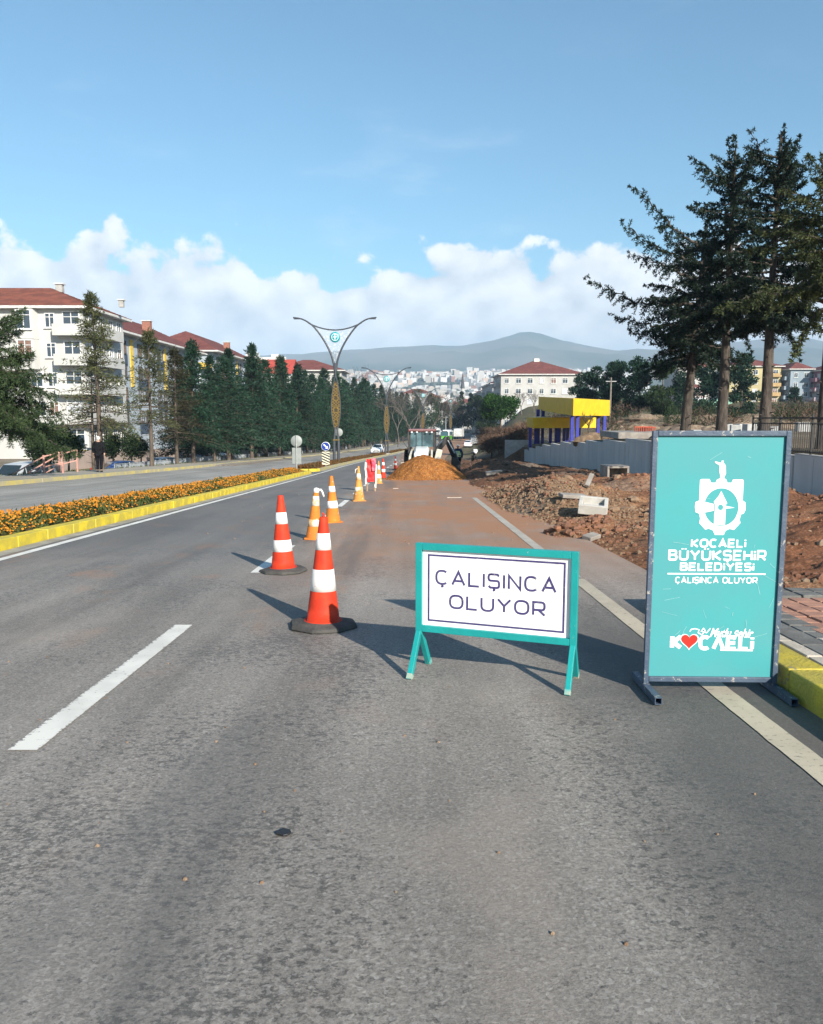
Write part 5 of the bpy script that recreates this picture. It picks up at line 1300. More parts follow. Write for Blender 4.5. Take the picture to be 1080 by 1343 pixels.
# ------------------------------------------------------------------ yellow and blue structure
mat_yel = M('bright_yellow_panel', (.70, .46, .008), (.62, .40, .01), .45, 2); mat_blu = M('ultramarine_column', (.03, .035, .30), (.025, .03, .22), .5, 4)
def quad_prism(fp, zlo, zhi):
    m_ = MB(); lo = [Vector((p[0], p[1], z)) for p, z in zip(fp, zlo)]; hi = [Vector((p[0], p[1], z)) for p, z in zip(fp, zhi)]
    m_.face(list(reversed(lo))); m_.face(hi)
    for i in range(4): m_.face([lo[i], lo[(i+1) % 4], hi[(i+1) % 4], hi[i]])
    return m_
ys = empty('yellow_pavilion', (0, 0, 0), 0, 'open structure of two yellow boxes stepping down on blue columns behind the wall', 'structure')
A, B_, C_, D_ = (12.2, 60), (16.7, 67), (17.2, 86), (12.6, 79)
lo = [zat(545.2, 60), zat(545.2, 67), zat(537.5, 79), zat(537.5, 79)]; hi = [zat(522.3, 60), zat(524.7, 67), zat(520.2, 79), zat(520.2, 79)]
quad_prism([A, B_, C_, D_], lo, hi).build('upper_box', mat_yel, ys)
e1, e2 = (10.95, 71.5), (17.0, 73.0); e3, e4 = (16.9, 82), (11.6, 80)
quad_prism([e1, e2, e3, e4], [zat(561.3, 72)]*4, [zat(547.6, 72)]*4).build('lower_box', mat_yel, ys)
def col_at(px, Y, ztop):
    x = at(px, 560, Y).x; zb = ground(x, Y)-.3
    m_ = MB(); m_.box((0, 0, (zb+ztop)/2), (.26, .26, ztop-zb)); m_.build('column', mat_blu, ys, (x, Y, 0), bevel=.015)
for px in (750.5, 757.5): col_at(px, 60.6 if px < 752 else 61.6, lo[0]-.003)
for px in (784.5, 793): col_at(px, 66.0, lo[1]-.002)
for px in (696, 703, 706.5, 712): col_at(px, 73.5+(px-696)*.15, zat(561.3, 72)-.003)
for px in (722.5, 730, 734, 740.5): col_at(px, 74.2, zat(561.3, 72)-.003)
for px in (760, 745): col_at(px, 75, zat(561.3, 72)-.003)
for (px, Y) in ((706, 78), (712.5, 76.5), (735, 70)): 
    x = at(px, 545, Y).x; z0_ = zat(547.6, 72)
    m_ = MB(); m_.box((0, 0, (z0_+lo[2])/2+.05), (.3, .3, max(.2, lo[2]-z0_)-.02)); m_.build('upper_column', mat_blu, ys, (x, Y, 0)) if Y > 71.5 else None
m_ = MB(); m_.bar((12.0, 73.2, -1.0), (16.5, 73.9, -1.0), .06); m_.build('cross_rail', mat_blu, ys)

# ------------------------------------------------------------------ buildings
mat_tile = M('red_roof_tile', (.21, .068, .044), (.13, .045, .032), .85, .9, .6, 3, stretch=(1, 1, 1), detail=9); mat_tile2 = M('maroon_roof_tile', (.18, .055, .045), (.125, .04, .034), .85, .8, .5, 3, detail=9)
mat_eave = M('white_eave', (.66, .65, .62), None, .7, 3); mat_cream_wall = M('cream_render', (.50, .495, .475), (.44, .435, .415), .9, .35, .2, 8, detail=8); mat_blue_wall = M('pale_blue_render', (.38, .43, .48), (.33, .38, .43), .9, .35, .2, 8, detail=8)
mat_navy_pan = M('navy_facade_panel', (.06, .085, .13), None, .6, 2); mat_yelpan = M('yellow_facade_panel', (.72, .50, .08), None, .6, 2); mat_wframe = M('white_window_frame', (.75, .75, .74), None, .5, 4)
mat_grey_wall = M('grey_white_render', (.45, .445, .425), (.38, .37, .35), .9, .3, .2, 8, detail=8); mat_brick = M('chimney_brick', (.34, .15, .10), (.24, .11, .08), .9, 6); mat_curtain = M('net_curtain', (.55, .56, .58), (.40, .42, .46), .8, 1.3); mat_roller = M('brown_shutter', (.22, .13, .10), None, .7, 3)
PANES = [mat_glass, mat_glass, mat_curtain, mat_glass, mat_roller, mat_glass]
_wm = {}
def window(root, side, face, pos, z, w, h, rng, frame=None, mull=1):
    """side: 'f' faces -Y, 'r' faces +X, 'l' faces -X; face: coordinate of the wall plane, pos along the wall (local)"""
    frame = frame or mat_wframe
    key = (round(w, 2), round(h, 2), frame.name, mull)
    if key not in _wm:
        m_ = MB(); t_ = .09; d_ = .14
        for s_ in (-1, 1): m_.box((s_*(w/2-t_/2), 0, 0), (t_, d_, h))
        m_.box((0, 0, h/2-t_/2), (w-2*t_-.004, d_, t_)); m_.box((0, .0, -h/2+t_/2), (w-2*t_-.004, d_, t_)); m_.box((0, -.06, -h/2-.05), (w+.2, .24, .07))
        for k in range(mull): m_.box((-w/2+w*(k+1)/(mull+1), .01, 0), (.07, d_-.03, h-2*t_-.004))
        m_.box((0, .012, h*.22), (w-2*t_-.004, d_-.05, .06))
        me = m_.mesh('window'); me.materials.append(frame); g_ = MB(); g_.box((0, .03, 0), (w-2*t_+.01, .02, h-2*t_+.01)); ge = g_.mesh('pane'); ge.materials.append(mat_glass); _wm[key] = (me, ge)
    me, ge = _wm[key]
    rot = {'f': 0, 'r': R(90), 'l': R(-90)}[side]
    loc = {'f': (pos, face-.03, z), 'r': (face+.03, pos, z), 'l': (face-.03, pos, z)}[side]
    o = link('window', me, root, loc, (0, 0, rot)); p = link('pane', ge, o)
    pm = rng.choice(PANES)
    if pm is not mat_glass: p.material_slots[0].link = 'OBJECT'; p.material_slots[0].material = pm
    return o
def hip_roof(root, w, d, z, rise, over, mat, eave_m, ridge_axis=None):
    W2, D2 = w/2+over, d/2+over
    m_ = MB(); long_x = w >= d
    r = (W2-D2) if long_x else (D2-W2)
    e = [Vector((-W2, -D2, z)), Vector((W2, -D2, z)), Vector((W2, D2, z)), Vector((-W2, D2, z))]
    if long_x: a, b_ = Vector((-r, 0, z+rise)), Vector((r, 0, z+rise)); F = [[e[0], e[1], b_, a], [e[1], e[2], b_], [e[2], e[3], a, b_], [e[3], e[0], a]]
    else: a, b_ = Vector((0, -r, z+rise)), Vector((0, r, z+rise)); F = [[e[0], e[1], a], [e[1], e[2], b_, a], [e[2], e[3], b_], [e[3], e[0], a, b_]]
    # stepped courses give the slopes some relief
    for f in F:
        base_a, base_b = f[0], f[1]; top = f[2:]
        ta, tb = (top[1], top[0]) if len(top) == 2 else (top[0], top[0])
        n = 14
        for k in range(n):
            q0, q1 = k/n, (k+1)/n
            l0, r0 = base_a.lerp(ta, q0), base_b.lerp(tb, q0); l1, r1 = base_a.lerp(ta, q1), base_b.lerp(tb, q1)
            up = Vector((0, 0, .05))
            m_.face([l0+up, r0+up, r1, l1]); m_.face([l0, r0, r0+up, l0+up])
    ro = m_.build('roof', mat, root)
    m2 = MB(); m2.box((0, 0, z-.13), (2*W2-.02, 2*D2-.02, .24)); m2.build('eave', eave_m, ro)
    return ro
mat_conc2 = M('grey_chimney_render', (.40, .39, .37), None, .9, 3)
def chimney(ro, x, y, z, h, w_=.9, mat=None):
    m_ = MB(); m_.box((x, y, z+h/2), (w_, w_*.8, h)); c_ = m_.build('chimney', mat or mat_brick, ro)
    m_ = MB(); m_.box((x, y, z+h+.06), (w_+.25, w_*.8+.25, .12)); m_.build('chimney_cap', mat_eave, ro)
def building(name, x0, x1, y0, y1, zb, ze, label, wall, roofm, rise=3.2, over=.9, cat='apartment block', group='apartment blocks in view'):
    cx, cy = (x0+x1)/2, (y0+y1)/2; w, d = x1-x0, y1-y0
    root = empty(name, (cx, cy, 0), 0, label, cat, group)
    m_ = MB(); m_.box((0, 0, (zb+ze)/2), (w, d, ze-zb)); m_.build('wall', wall, root)
    ro = hip_roof(root, w, d, ze+.26, rise, over, roofm, mat_eave)
    return root, ro, w, d
def balcony(root, side, face, pos, z, w, dep, mat, h=1.0):
    m_ = MB(); m_.box((0, -dep/2, .08), (w, dep, .16)); m_.box((0, -dep+.06, .16+h/2), (w, .12, h)); m_.box((-w/2+.06, -dep/2+.05, .16+h/2), (.12, dep-.16, h)); m_.box((w/2-.06, -dep/2+.05, .16+h/2), (.12, dep-.16, h))
    rot = {'f': 0, 'r': R(90), 'l': R(-90)}[side]; loc = {'f': (pos, face, z), 'r': (face, pos, z), 'l': (face, pos, z)}[side]
    return m_.build('balcony', mat, root, loc, (0, 0, rot))
rb = random.Random(21)
# block nearest, cream
x0, x1, y0, y1, zb, ze = -55, -32.6, 80, 91, -5, 11.6
b1, ro, w, d = building('apartment_block', x0, x1, y0, y1, zb, ze, 'cream five storey apartment block with red tiled hip roof at the left edge', mat_cream_wall, mat_tile, 2.6, .8)
cx = (x0+x1)/2; cy = (y0+y1)/2
def lx(px): return at(px, 450, y0).x-cx
chimney(ro, lx(51), 0, 14.0, .8, .7, mat_conc2); chimney(ro, lx(131), 1.0, 12.6, .7, .5, mat_conc2)
for k in range(5):
    zc = 10.5-2.9*k
    if k < 2:
        m_ = MB(); X0, X1 = lx(28), lx(52); pr = [(X0, -d/2), (X0+.25, -d/2-.75), (X1-.25, -d/2-.75), (X1, -d/2)]; m_.prism(list(reversed(pr)) if False else pr, zc-1.9, zc+1.05); m_.build('bay', mat_cream_wall, b1)
        window(b1, 'f', -d/2-.76, (X0+X1)/2-.2, zc+.02, 1.5, 1.9, rb)
    else: window(b1, 'f', -d/2, lx(42+k*2), zc, 1.3, 1.5, rb)
    window(b1, 'f', -d/2, lx(67), zc, 1.0, 1.45, rb)
    for px in (8, -25, -60): window(b1, 'f', -d/2, lx(px), zc, 1.3, 1.5, rb) if px < 0 else None
    if k < 4:
        balcony(b1, 'f', -d/2, (lx(76)+w/2)/2+.5, zc-1.55, w/2-lx(76)+1.0, 1.2, mat_cream_wall, .95)
        balcony(b1, 'r', w/2, -1.2, zc-1.5, d-3.2, 1.05, mat_cream_wall, .95)
    window(b1, 'f', -d/2, lx(95), zc-.1, 1.7, 2.0, rb)
    for yy in (-3.6, -1.2, 1.6, 4.0): window(b1, 'r', w/2, yy, zc, 1.3, 1.6, rb)
m_ = MB(); m_.box((lx(105), -d/2-.03, -3.2), (4.0, .06, 2.2)); m_.build('shop_front', mat_glass, b1)
m_ = MB(); m_.box((lx(104), -d/2-.09, -2.9), (.8, .06, 1.1)); m_.build('poster', mat_yelpan, b1)
# pale blue blocks that line the road
def blue_block(y0, y1, x0, x1, zb, ze, label, seed, ych, bays):
    root, ro, w, d = building('apartment_block', x0, x1, y0, y1, zb, ze, label, mat_blue_wall, mat_tile2, 4.0, 1.3)
    for q in ych: chimney(ro, w/2-2.2, q*d/2, ze+1.3, 2.1, 1.15)
    rg = random.Random(40+seed)
    for k in range(4):
        zc = ze-1.5-2.9*k
        for i, q in enumerate(bays):
            yy = q*d/2
            window(root, 'r', w/2, yy-1.3, zc, 1.5, 1.6, rg, M_frame_dark, 1); window(root, 'r', w/2, yy+1.1, zc, 1.2, 1.6, rg, M_frame_dark, 1)
            if i % 2 == k % 2:
                m_ = MB(); m_.box((w/2+.05, yy-.1, zc-1.62), (.1, 4.2, 1.35)); m_.build('facade_panel', mat_navy_pan, root)
        for px in (-.55, -.1, .4): window(root, 'f', -d/2, px*w/2, zc, 1.4, 1.5, rg, mat_wframe)
        balcony(root, 'f', -d/2, w/2-1.6, zc-1.5, 3.0, 1.3, mat_yelpan if k % 2 == 0 else mat_blue_wall, .95)
    for q in (.08, -.62, .7):
        m_ = MB(); m_.box((w/2+.06, q*d/2, (ze-6.2+ze)/2-.3), (.12, 1.1, 6.0)); m_.build('yellow_strip', mat_yelpan, root)
    for q in np.linspace(-.9, .9, 7):
        m_ = MB(); m_.bar((w/2+.02, q*d/2, ze-.9), (w/2+1.2, q*d/2, ze+.1), .10); m_.build('eave_strut', mat_eave, ro)
    m_ = MB(); m_.lathe([(.02, -.12), (.3, -.08), (.42, .05)], 14, axis='x', c=(w/2+.5, d/2-1.5, ze-4.0), cap=False); m_.build('dish_aerial', mat_wframe, root)
    return root
M_frame_dark = M('dark_window_frame', (.10, .085, .08), None, .6, 4)
blue_block(96, 136, -50, -36.2, -6, 11.1, 'pale blue apartment block with navy panels and a brick chimney, second from the left edge', 0, (.05,), (-.8, -.4, .0, .42, .8))
blue_block(142, 178, -48, -35.2, -7, 12.0, 'pale blue apartment block, third from the left edge, with its own brick chimney', 1, (.15,), (-.75, -.3, .2, .7))
b4, ro, w, d = building('house', -36, -17.5, 200, 216, -7, 11.6, 'white block under a wide maroon hip roof left of the nearest lamp post', mat_grey_wall, mat_tile2, 3.0, 1.0, 'house', 'lower houses behind the trees')
for px in (-7, -4, -1, 2, 5, 7.5): [window(b4, 'f', -d/2, px, 10.0-2.9*k, 1.3, 1.5, rb) for k in range(2)]
# gabled bright red roof house
gh = empty('house', (-32.6, 190, 0), 0, 'house with a plain bright red gable roof above the dark trees', 'house', 'lower houses behind the trees')
m_ = MB(); m_.prism([(-5.5, -7), (4.6, -7), (4.6, 10.2), (-5.5, 10.2)] if False else [(-5.5, -5), (4.6, -5), (4.6, 5), (-5.5, 5)], -7, 10.4); m_.build('wall', mat_cream_wall, gh)
m_ = MB()
for (a_, b_) in (((-6, -5.6, 10.2), (0, 13.6)),): 
    m_.face([(-6.2, -5.8, 10.2), (5.2, -5.8, 10.2), (5.2, 0, 13.8), (-6.2, 0, 13.8)]); m_.face([(5.2, 5.8, 10.2), (-6.2, 5.8, 10.2), (-6.2, 0, 13.8), (5.2, 0, 13.8)])
    m_.face([(4.6, -5, 10.42), (4.6, 5, 10.42), (4.6, 0, 13.5)]); m_.face([(-5.5, 5, 10.42), (-5.5, -5, 10.42), (-5.5, 0, 13.5)])
gr = m_.build('roof', M('bright_red_sheet_roof', (.44, .07, .045), (.36, .055, .04), .7, .8), gh)
chimney(gr, 1.5, 1.0, 12.6, 1.9, .7)
tb = empty('rooftop_terrace', (-43, 235, 0), 0, 'pale flat roofed building with parapets between the blue block and the red gable roof', 'building', 'lower houses behind the trees')
m_ = MB(); m_.box((0, 0, 4), (14, 12, 24)); m_.build('wall', mat_grey_wall, tb); m_ = MB(); m_.box((0, -5.9, 16.5), (14.4, .3, 1.0)); m_.box((-3.5, 0, 17.3), (3.4, 3, 2.6)); m_.box((3.5, -2, 17.0), (2.2, 2, 2.0)); m_.build('parapet', mat_eave, tb)
for k in range(4): window(tb, 'f', -6.0, -4.5+3*k, 13.8, 1.3, 1.4, rb)
# right side white block and its row
def right_block(x0, x1, y0, y1, zb, ze, label, wall, roofm, nf, fl, sides='fl', rise=4.2, over=.8, cat='apartment block', frame=None, balc=None):
    root, ro, w, d = building('apartment_block', x0, x1, y0, y1, zb, ze, label, wall, roofm, rise, over, cat)
    rg = random.Random(int(x0*7+y0))
    for k in range(nf):
        zc = ze-1.6-2.9*k
        if zc < zb+1: break
        if 'f' in sides:
            n = max(2, int(w/3.1))
            for i in range(n): window(root, 'f', -d/2, -w/2+w*(i+.5)/n, zc, 1.5 if i % 3 else 1.2, 1.5, rg, frame)
        if 'l' in sides:
            n = max(2, int(d/3.4))
            for i in range(n):
                window(root, 'l', -w/2, -d/2+d*(i+.5)/n, zc, 1.5, 1.5, rg, frame)
            if k < 3: balcony(root, 'l', -w/2, -d/4, zc-1.5, 4.2, 1.2, wall, .95); balcony(root, 'l', -w/2, d/4, zc-1.5, 4.2, 1.2, wall, .95)
        if balc: balcony(root, 'f', -d/2, w/2-1.7, zc-1.5, 2.9, 1.2, balc, .95)
    return root, ro
rbk, rro = right_block(25.2, 48.2, 225, 246, -5, 11.8, 'white four storey block with a maroon hip roof right of the far road', mat_grey_wall, mat_tile2, 5, 0)
m_ = MB(); m_.box((0, 0, 16.4), (1.6, 1.4, 1.2)); m_.build('roof_hatch', mat_eave, rro)
right_block(25.8, 38, 254, 292, -6, 10.2, 'grey block in shade directly behind the white four storey block', mat_grey_wall, mat_tile2, 5, 0, 'l', 3)
right_block(27.0, 39, 300, 342, -7, 8.8, 'farthest grey block of the row along the right of the road', mat_grey_wall, mat_tile2, 5, 0, 'l', 3)
right_block(98, 113.6, 246, 262, 3, 15.2, 'yellow apartment block half hidden by cedar trunks', M('yellow_render', (.44, .38, .20), (.38, .33, .18), .9, .4), mat_tile2, 4, 0, 'fl', 3, .9, balc=M('orange_balcony', (.46, .31, .14), None, .8, 2))
right_block(84, 97, 252, 266, 3, 15.0, 'pale block with a maroon roof left of the yellow apartment block', mat_cream_wall, mat_tile2, 4, 0, 'f', 2.6)
right_block(115.2, 121.6, 243, 256, 3, 14.2, 'grey blue apartment block right of the yellow one', M('grey_blue_render', (.26, .31, .355), (.22, .27, .31), .9, .4), mat_tile2, 4, 0, 'fl', 2.2)
right_block(122.2, 138, 238, 252, 3, 13.6, 'plum coloured apartment block at the right edge', M('plum_render', (.26, .13, .16), (.40, .36, .38), .9, .12, lo=.48, hi=.5), mat_tile2, 4, 0, 'fl', 2.4)
pk = right_block(76, 82.5, 225, 236, 1, 8.0, 'low pinkish house behind the building site trees', M('pink_render', (.55, .40, .40), None, .9, .4), mat_tile2, 2, 0, 'f', 1.6, .6, 'house')
for i, (px, Y, py, wd, lb_) in enumerate(((563, 345, 523, 12, 'pale house with a red roof left of the far valley road'), (592, 352, 531, 9, 'small white house with a pinkish roof above the far traffic'), (612, 395, 530, 11, 'pale house in the valley below the minaret'), (634, 300, 545, 6, 'low white house at the far junction'), (547, 372, 517, 14, 'grey house with a dark roof behind the bare trees'))):
    x = at(px, py, Y).x; right_block(x-wd/2, x+wd/2, Y, Y+10, -8, zat(py, Y), lb_, mat_cream_wall if i % 2 else mat_grey_wall, mat_tile if i < 2 else mat_tile2, 3, 0, 'f', 2.4, .6, 'house')
mx_, mY = at(607, 520, 430).x, 430
mn = empty('minaret', (mx_, mY, -6), 0, 'thin grey minaret with a dark pointed top in the valley', 'minaret')
m_ = MB(); m_.lathe([(1.3, 0), (1.2, 14), (1.7, 14.6), (1.7, 15.6), (1.05, 15.7), (1.0, 20)], 12); m_.build('shaft', mat_grey_wall, mn)
m_ = MB(); m_.lathe([(1.15, 20), (.6, 25), (.05, 28.6)], 12); m_.build('spire', M('lead_spire', (.07, .075, .085), None, .6, 2), mn)
# utility poles
for i, (px, Y, pt, pb_, lb_) in enumerate(((800, 105, 495, 550, 'wooden utility pole in front of the round pines on the right'), (620, 270, 536, 562, 'lamp pole beside the far queue of cars'), (580, 255, 538, 566, 'pale pole left of the far box truck'), (585, 245, 545, 570, 'second pale pole close to the green bus'))):
    x = at(px, 560, Y).x; zb = ground(x, Y)-.2; zt = zat(pt, Y); r_ = empty('utility_pole', (x, Y, zb), 0, lb_, 'pole', 'poles in the distance')
    m_ = MB(); m_.tube([(0, 0, 0), (0, 0, zt-zb)], [.14, .10], 8); m_.build('pole', mat_post if i else M('weathered_wood', (.22, .19, .16), None, .9, 3), r_)
    m_ = MB(); m_.bar((-.7, 0, zt-zb-.5), (.7, 0, zt-zb-.5), .1); m_.build('crossarm', mat_post, r_)

# ------------------------------------------------------------------ left pavement furniture
mat_pinkrail = M('faded_red_rail', (.50, .28, .23), (.42, .22, .18), .7, 6, chip=(.5, .44, .40), chipscale=12, chipth=.6)
sx_, sy_ = at(85, 620, 36.6).x, 36.6
st = empty('stair_railing', (0, 0, 0), 0, 'faded pinkish red stair railing going down from the left pavement', 'railing')
zt = hroad(-14, 36.6)+.14
for k, dy in enumerate((0, 1.6)):
    q = [Vector((at(83, 620, sy_).x-.0, sy_+dy, zt)), Vector((at(68, 620, sy_).x-.2, sy_+dy-.3, zt-.15)), Vector((at(38, 620, sy_).x-.4, sy_+dy-.7, zt-1.0))]
    up = Vector((0, 0, 1.0))
    for v in q:
        m_ = MB(); m_.bar(v-Vector((0, 0, .2)), v+up, .07); m_.build('post', mat_pinkrail, st)
    m_ = MB(); m_.bar(q[0]+up, q[1]+up*.93, .06); m_.bar(q[1]+up*.93, q[2]+up, .06); m_.bar(q[0]+up*.5, q[1]+up*.45, .05); m_.bar(q[1]+up*.45, q[2]+up*.5, .05); m_.build('rail', mat_pinkrail, st)
sts = empty('stair', (0, 0, 0), 0); sts['kind'] = 'structure'
for k in range(6):
    m_ = MB(); v0 = Vector((at(70, 620, sy_).x-.38*k, sy_+.4, zt-.17*(k+1))); m_.box((v0.x, v0.y, v0.z), (.4, 1.6, .17)); m_.build('step', mat_kerb_conc, sts)
# fence along the tree row: posts and mesh bays
mat_fence = M('pale_fence_paint', (.33, .36, .38), (.27, .29, .31), .6, 3)
pwl = empty('pink_wall', (0, 0, 0), 0, 'low pinkish garden wall across the side street, right of the man in black', 'wall'); y = 60
mat_pinkwall = M('pinkish_render', (.42, .335, .29), (.35, .28, .245), .9, .8)
while y < 128:
    u = -27.4; x = u+C(y); m_ = MB(); m_.box((x, y+2, (base(y)+1.15+ground(x, y)-.5)/2), (.3, 3.96, base(y)+1.15-ground(x, y)+.5), Matrix.Rotation(-math.atan2(C(y+2)-C(y), 2), 3, 'Z')); m_.build('wall_bay', mat_pinkwall, pwl); y += 4
fe = empty('mesh_fence', (0, 0, 0), 0, 'long pale metal fence under the row of dark trees', 'fence')
y = 47; pm = None
while y < 150:
    u = -17.7; st_ = 2.5
    A_ = Vector((u+C(y), y, ground(u+C(y), y))); B2 = Vector((u+C(y+st_), y+st_, ground(u+C(y+st_), y+st_)))
    m_ = MB(); m_.bar(A_-Vector((0, 0, .2)), A_+Vector((0, 0, .72)), .06); m_.build('post', mat_fence, fe)
    m_ = MB()
    for zz in (.15, .65): m_.bar(A_+Vector((0, 0, zz)), B2+Vector((0, 0, zz)), .05)
    n_ = 11 if y < 95 else 6
    for k in range(1, n_): q = A_.lerp(B2, k/n_); m_.bar(q+Vector((0, 0, .18)), q+Vector((0, 0, .62)), .05 if y < 95 else .09)
    o_ = m_.build('fence_panel', mat_fence, fe); y += st_
# low white wall bays farther down behind the trunks
lw = empty('low_white_wall', (0, 0, 0), 0, 'low pale wall of separate bays behind the far half of the tree row', 'wall')
y = 84
while y < 215:
    u = -19.0; x = u+C(y); m_ = MB(); m_.box((x, y+1.4, ground(x, y)+.55), (.2, 2.5, 1.5), Matrix.Rotation(-math.atan2(C(y+2)-C(y), 2), 3, 'Z')); m_.build('wall_bay', M('bay_white', (.34, .34, .32), None, .9, 2) if y == 84 else bpy.data.materials['bay_white'], lw); y += 3.1

# ------------------------------------------------------------------ building site on the right plateau
mat_block = M('grey_concrete_block', (.42, .42, .41), (.34, .34, .33), .85, 4, .3, 30)
sb = [(958, 561, 1.0, .8, .9), (966, 560, 1.1, .9, 1.0), (975, 560, .8, .8, .9), (984, 560, 1.0, .9, .8), (992, 561, .9, .8, .9), (948, 562, .9, .6, .4), (931, 561, 1.0, .6, .5), (1050, 558, 1.3, .9, .9), (1037, 560, 1.2, .7, .6)]
wh = ['leftmost of the pale concrete blocks between two cedar trunks', 'tall block next to the leftmost one between two cedar trunks', 'middle block of the pale group between two cedar trunks', 'second block from the right trunk in the pale group', 'block nearest to the right trunk in the pale group', 'low pale block left of the second cedar trunk', 'low pale block right of the first cedar trunk', 'large pale block seen through the black railing', 'smaller pale block seen through the left of the black railing']
for (px, py, w_, d_, h_), lb_ in zip(sb, wh):
    Y = 47; x = at(px, py, Y).x; z = ground(x, Y); m_ = MB(); m_.box((0, 0, h_/2-.1), (w_*.55, d_*.6, h_*.6)); tag(m_.build('concrete_block', mat_block, None, (x, Y+random.uniform(-2, 3), z), (0, 0, random.uniform(-.3, .3)), bevel=.03), lb_, 'concrete block', 'concrete blocks on the building site')
x = at(880, 559, 43).x
m_ = MB(); m_.grid([[(x-1.0+.25*i, 42+.4*j, ground(x, 43)+.25+.16*fb(i*.5, j*.6, 4)) for i in range(9)] for j in range(5)]); m_.grid([[(x-1.0+.25*i, 42-.02*j, ground(x, 43)+.27+.16*fb(i*.5, 0, 4)-.14*j) for i in range(9)] for j in range(4)]); tag(m_.build('blue_tarpaulin', M('blue_tarp', (.02, .09, .34), None, .5, 6, .3, 20)), 'blue tarpaulin over a stack beside the first cedar trunk', 'tarpaulin')
# orange plastic barriers
for i in range(4):
    Y = 46+i*.9; px = 840+i*4.6; p = at(px, 562, Y); z = ground(p.x, Y)
    o_ = empty('site_barrier', (p.x, Y, z), R(20), ['orange site barrier nearest the wall', 'orange site barrier second from the wall', 'orange site barrier third from the wall', 'orange site barrier farthest from the wall'][i], 'barrier', 'orange barriers on the building site')
    m_ = MB(); 
    for k in range(6): m_.box((-.45+.18*k, 0, .5), (.05, .05, .9))
    for zz in (.1, .5, .95): m_.box((0, .002, zz), (1.0, .055, .07))
    o_.scale = (.75, .75, .75); m_.build('barrier_grille', M('orange_plastic', (.40, .06, .025), None, .55, 5) if i == 0 else bpy.data.materials['orange_plastic'], o_)
    for s_ in (-1, 1): m_ = MB(); m_.box((s_*.38, 0, .03), (.08, .5, .05)); m_.build('foot', bpy.data.materials['orange_plastic'], o_)
# ------------------------------------------------------------------ trees
mat_bark = M('grey_brown_bark', (.095, .076, .062), (.048, .039, .032), .95, 9, 1.0, 20, stretch=(1, 1, .3), detail=8, bdist=.04)
mat_bark2 = M('conifer_bark', (.13, .10, .075), (.075, .058, .045), .95, 7, .8, 16, stretch=(1, 1, .3))
mat_twig = M('dark_twig', (.075, .055, .04), None, .9, 6); mat_greytwig = M('grey_twig', (.15, .125, .11), (.10, .085, .075), .9, 3)
mat_cedar = leafmat('cedar_needles', (.009, .021, .016), (.028, .048, .028), trans=.10)
mat_spruce = leafmat('dark_conifer_needles', (.008, .026, .016), (.022, .058, .030), trans=.10)
mat_pine = leafmat('pine_needles', (.018, .036, .015), (.062, .092, .034), trans=.15)
mat_thin = leafmat('thin_brownish_needles', (.035, .050, .020), (.11, .11, .042), trans=.2)
mat_round = leafmat('round_tree_leaves', (.014, .050, .012), (.045, .105, .022), trans=.2)
mat_shrub = leafmat('dark_shrub_leaves', (.012, .028, .010), (.035, .06, .02), trans=.15)
mat_brown = leafmat('dry_brush', (.085, .05, .035), (.17, .11, .075), trans=.1)
def tuft(mb_, p, d, L, w, rng):
    s_ = d.cross(Vector((rng.gauss(0, 1), rng.gauss(0, 1), rng.gauss(0, 1))))
    if s_.length < 1e-4: return
    s_ = s_.normalized()*w*.5; m_ = p+d*(L*.45); i = len(mb_.v)
    mb_.v.extend((tuple(p), tuple(m_+s_), tuple(p+d*L), tuple(m_-s_))); mb_.f.append((i, i+1, i+2, i+3)); mb_.sm.append(False)
def rdir(rng):
    while True:
        v = Vector((rng.uniform(-1, 1), rng.uniform(-1, 1), rng.uniform(-1, 1)))
        if .05 < v.length < 1: return v.normalized()
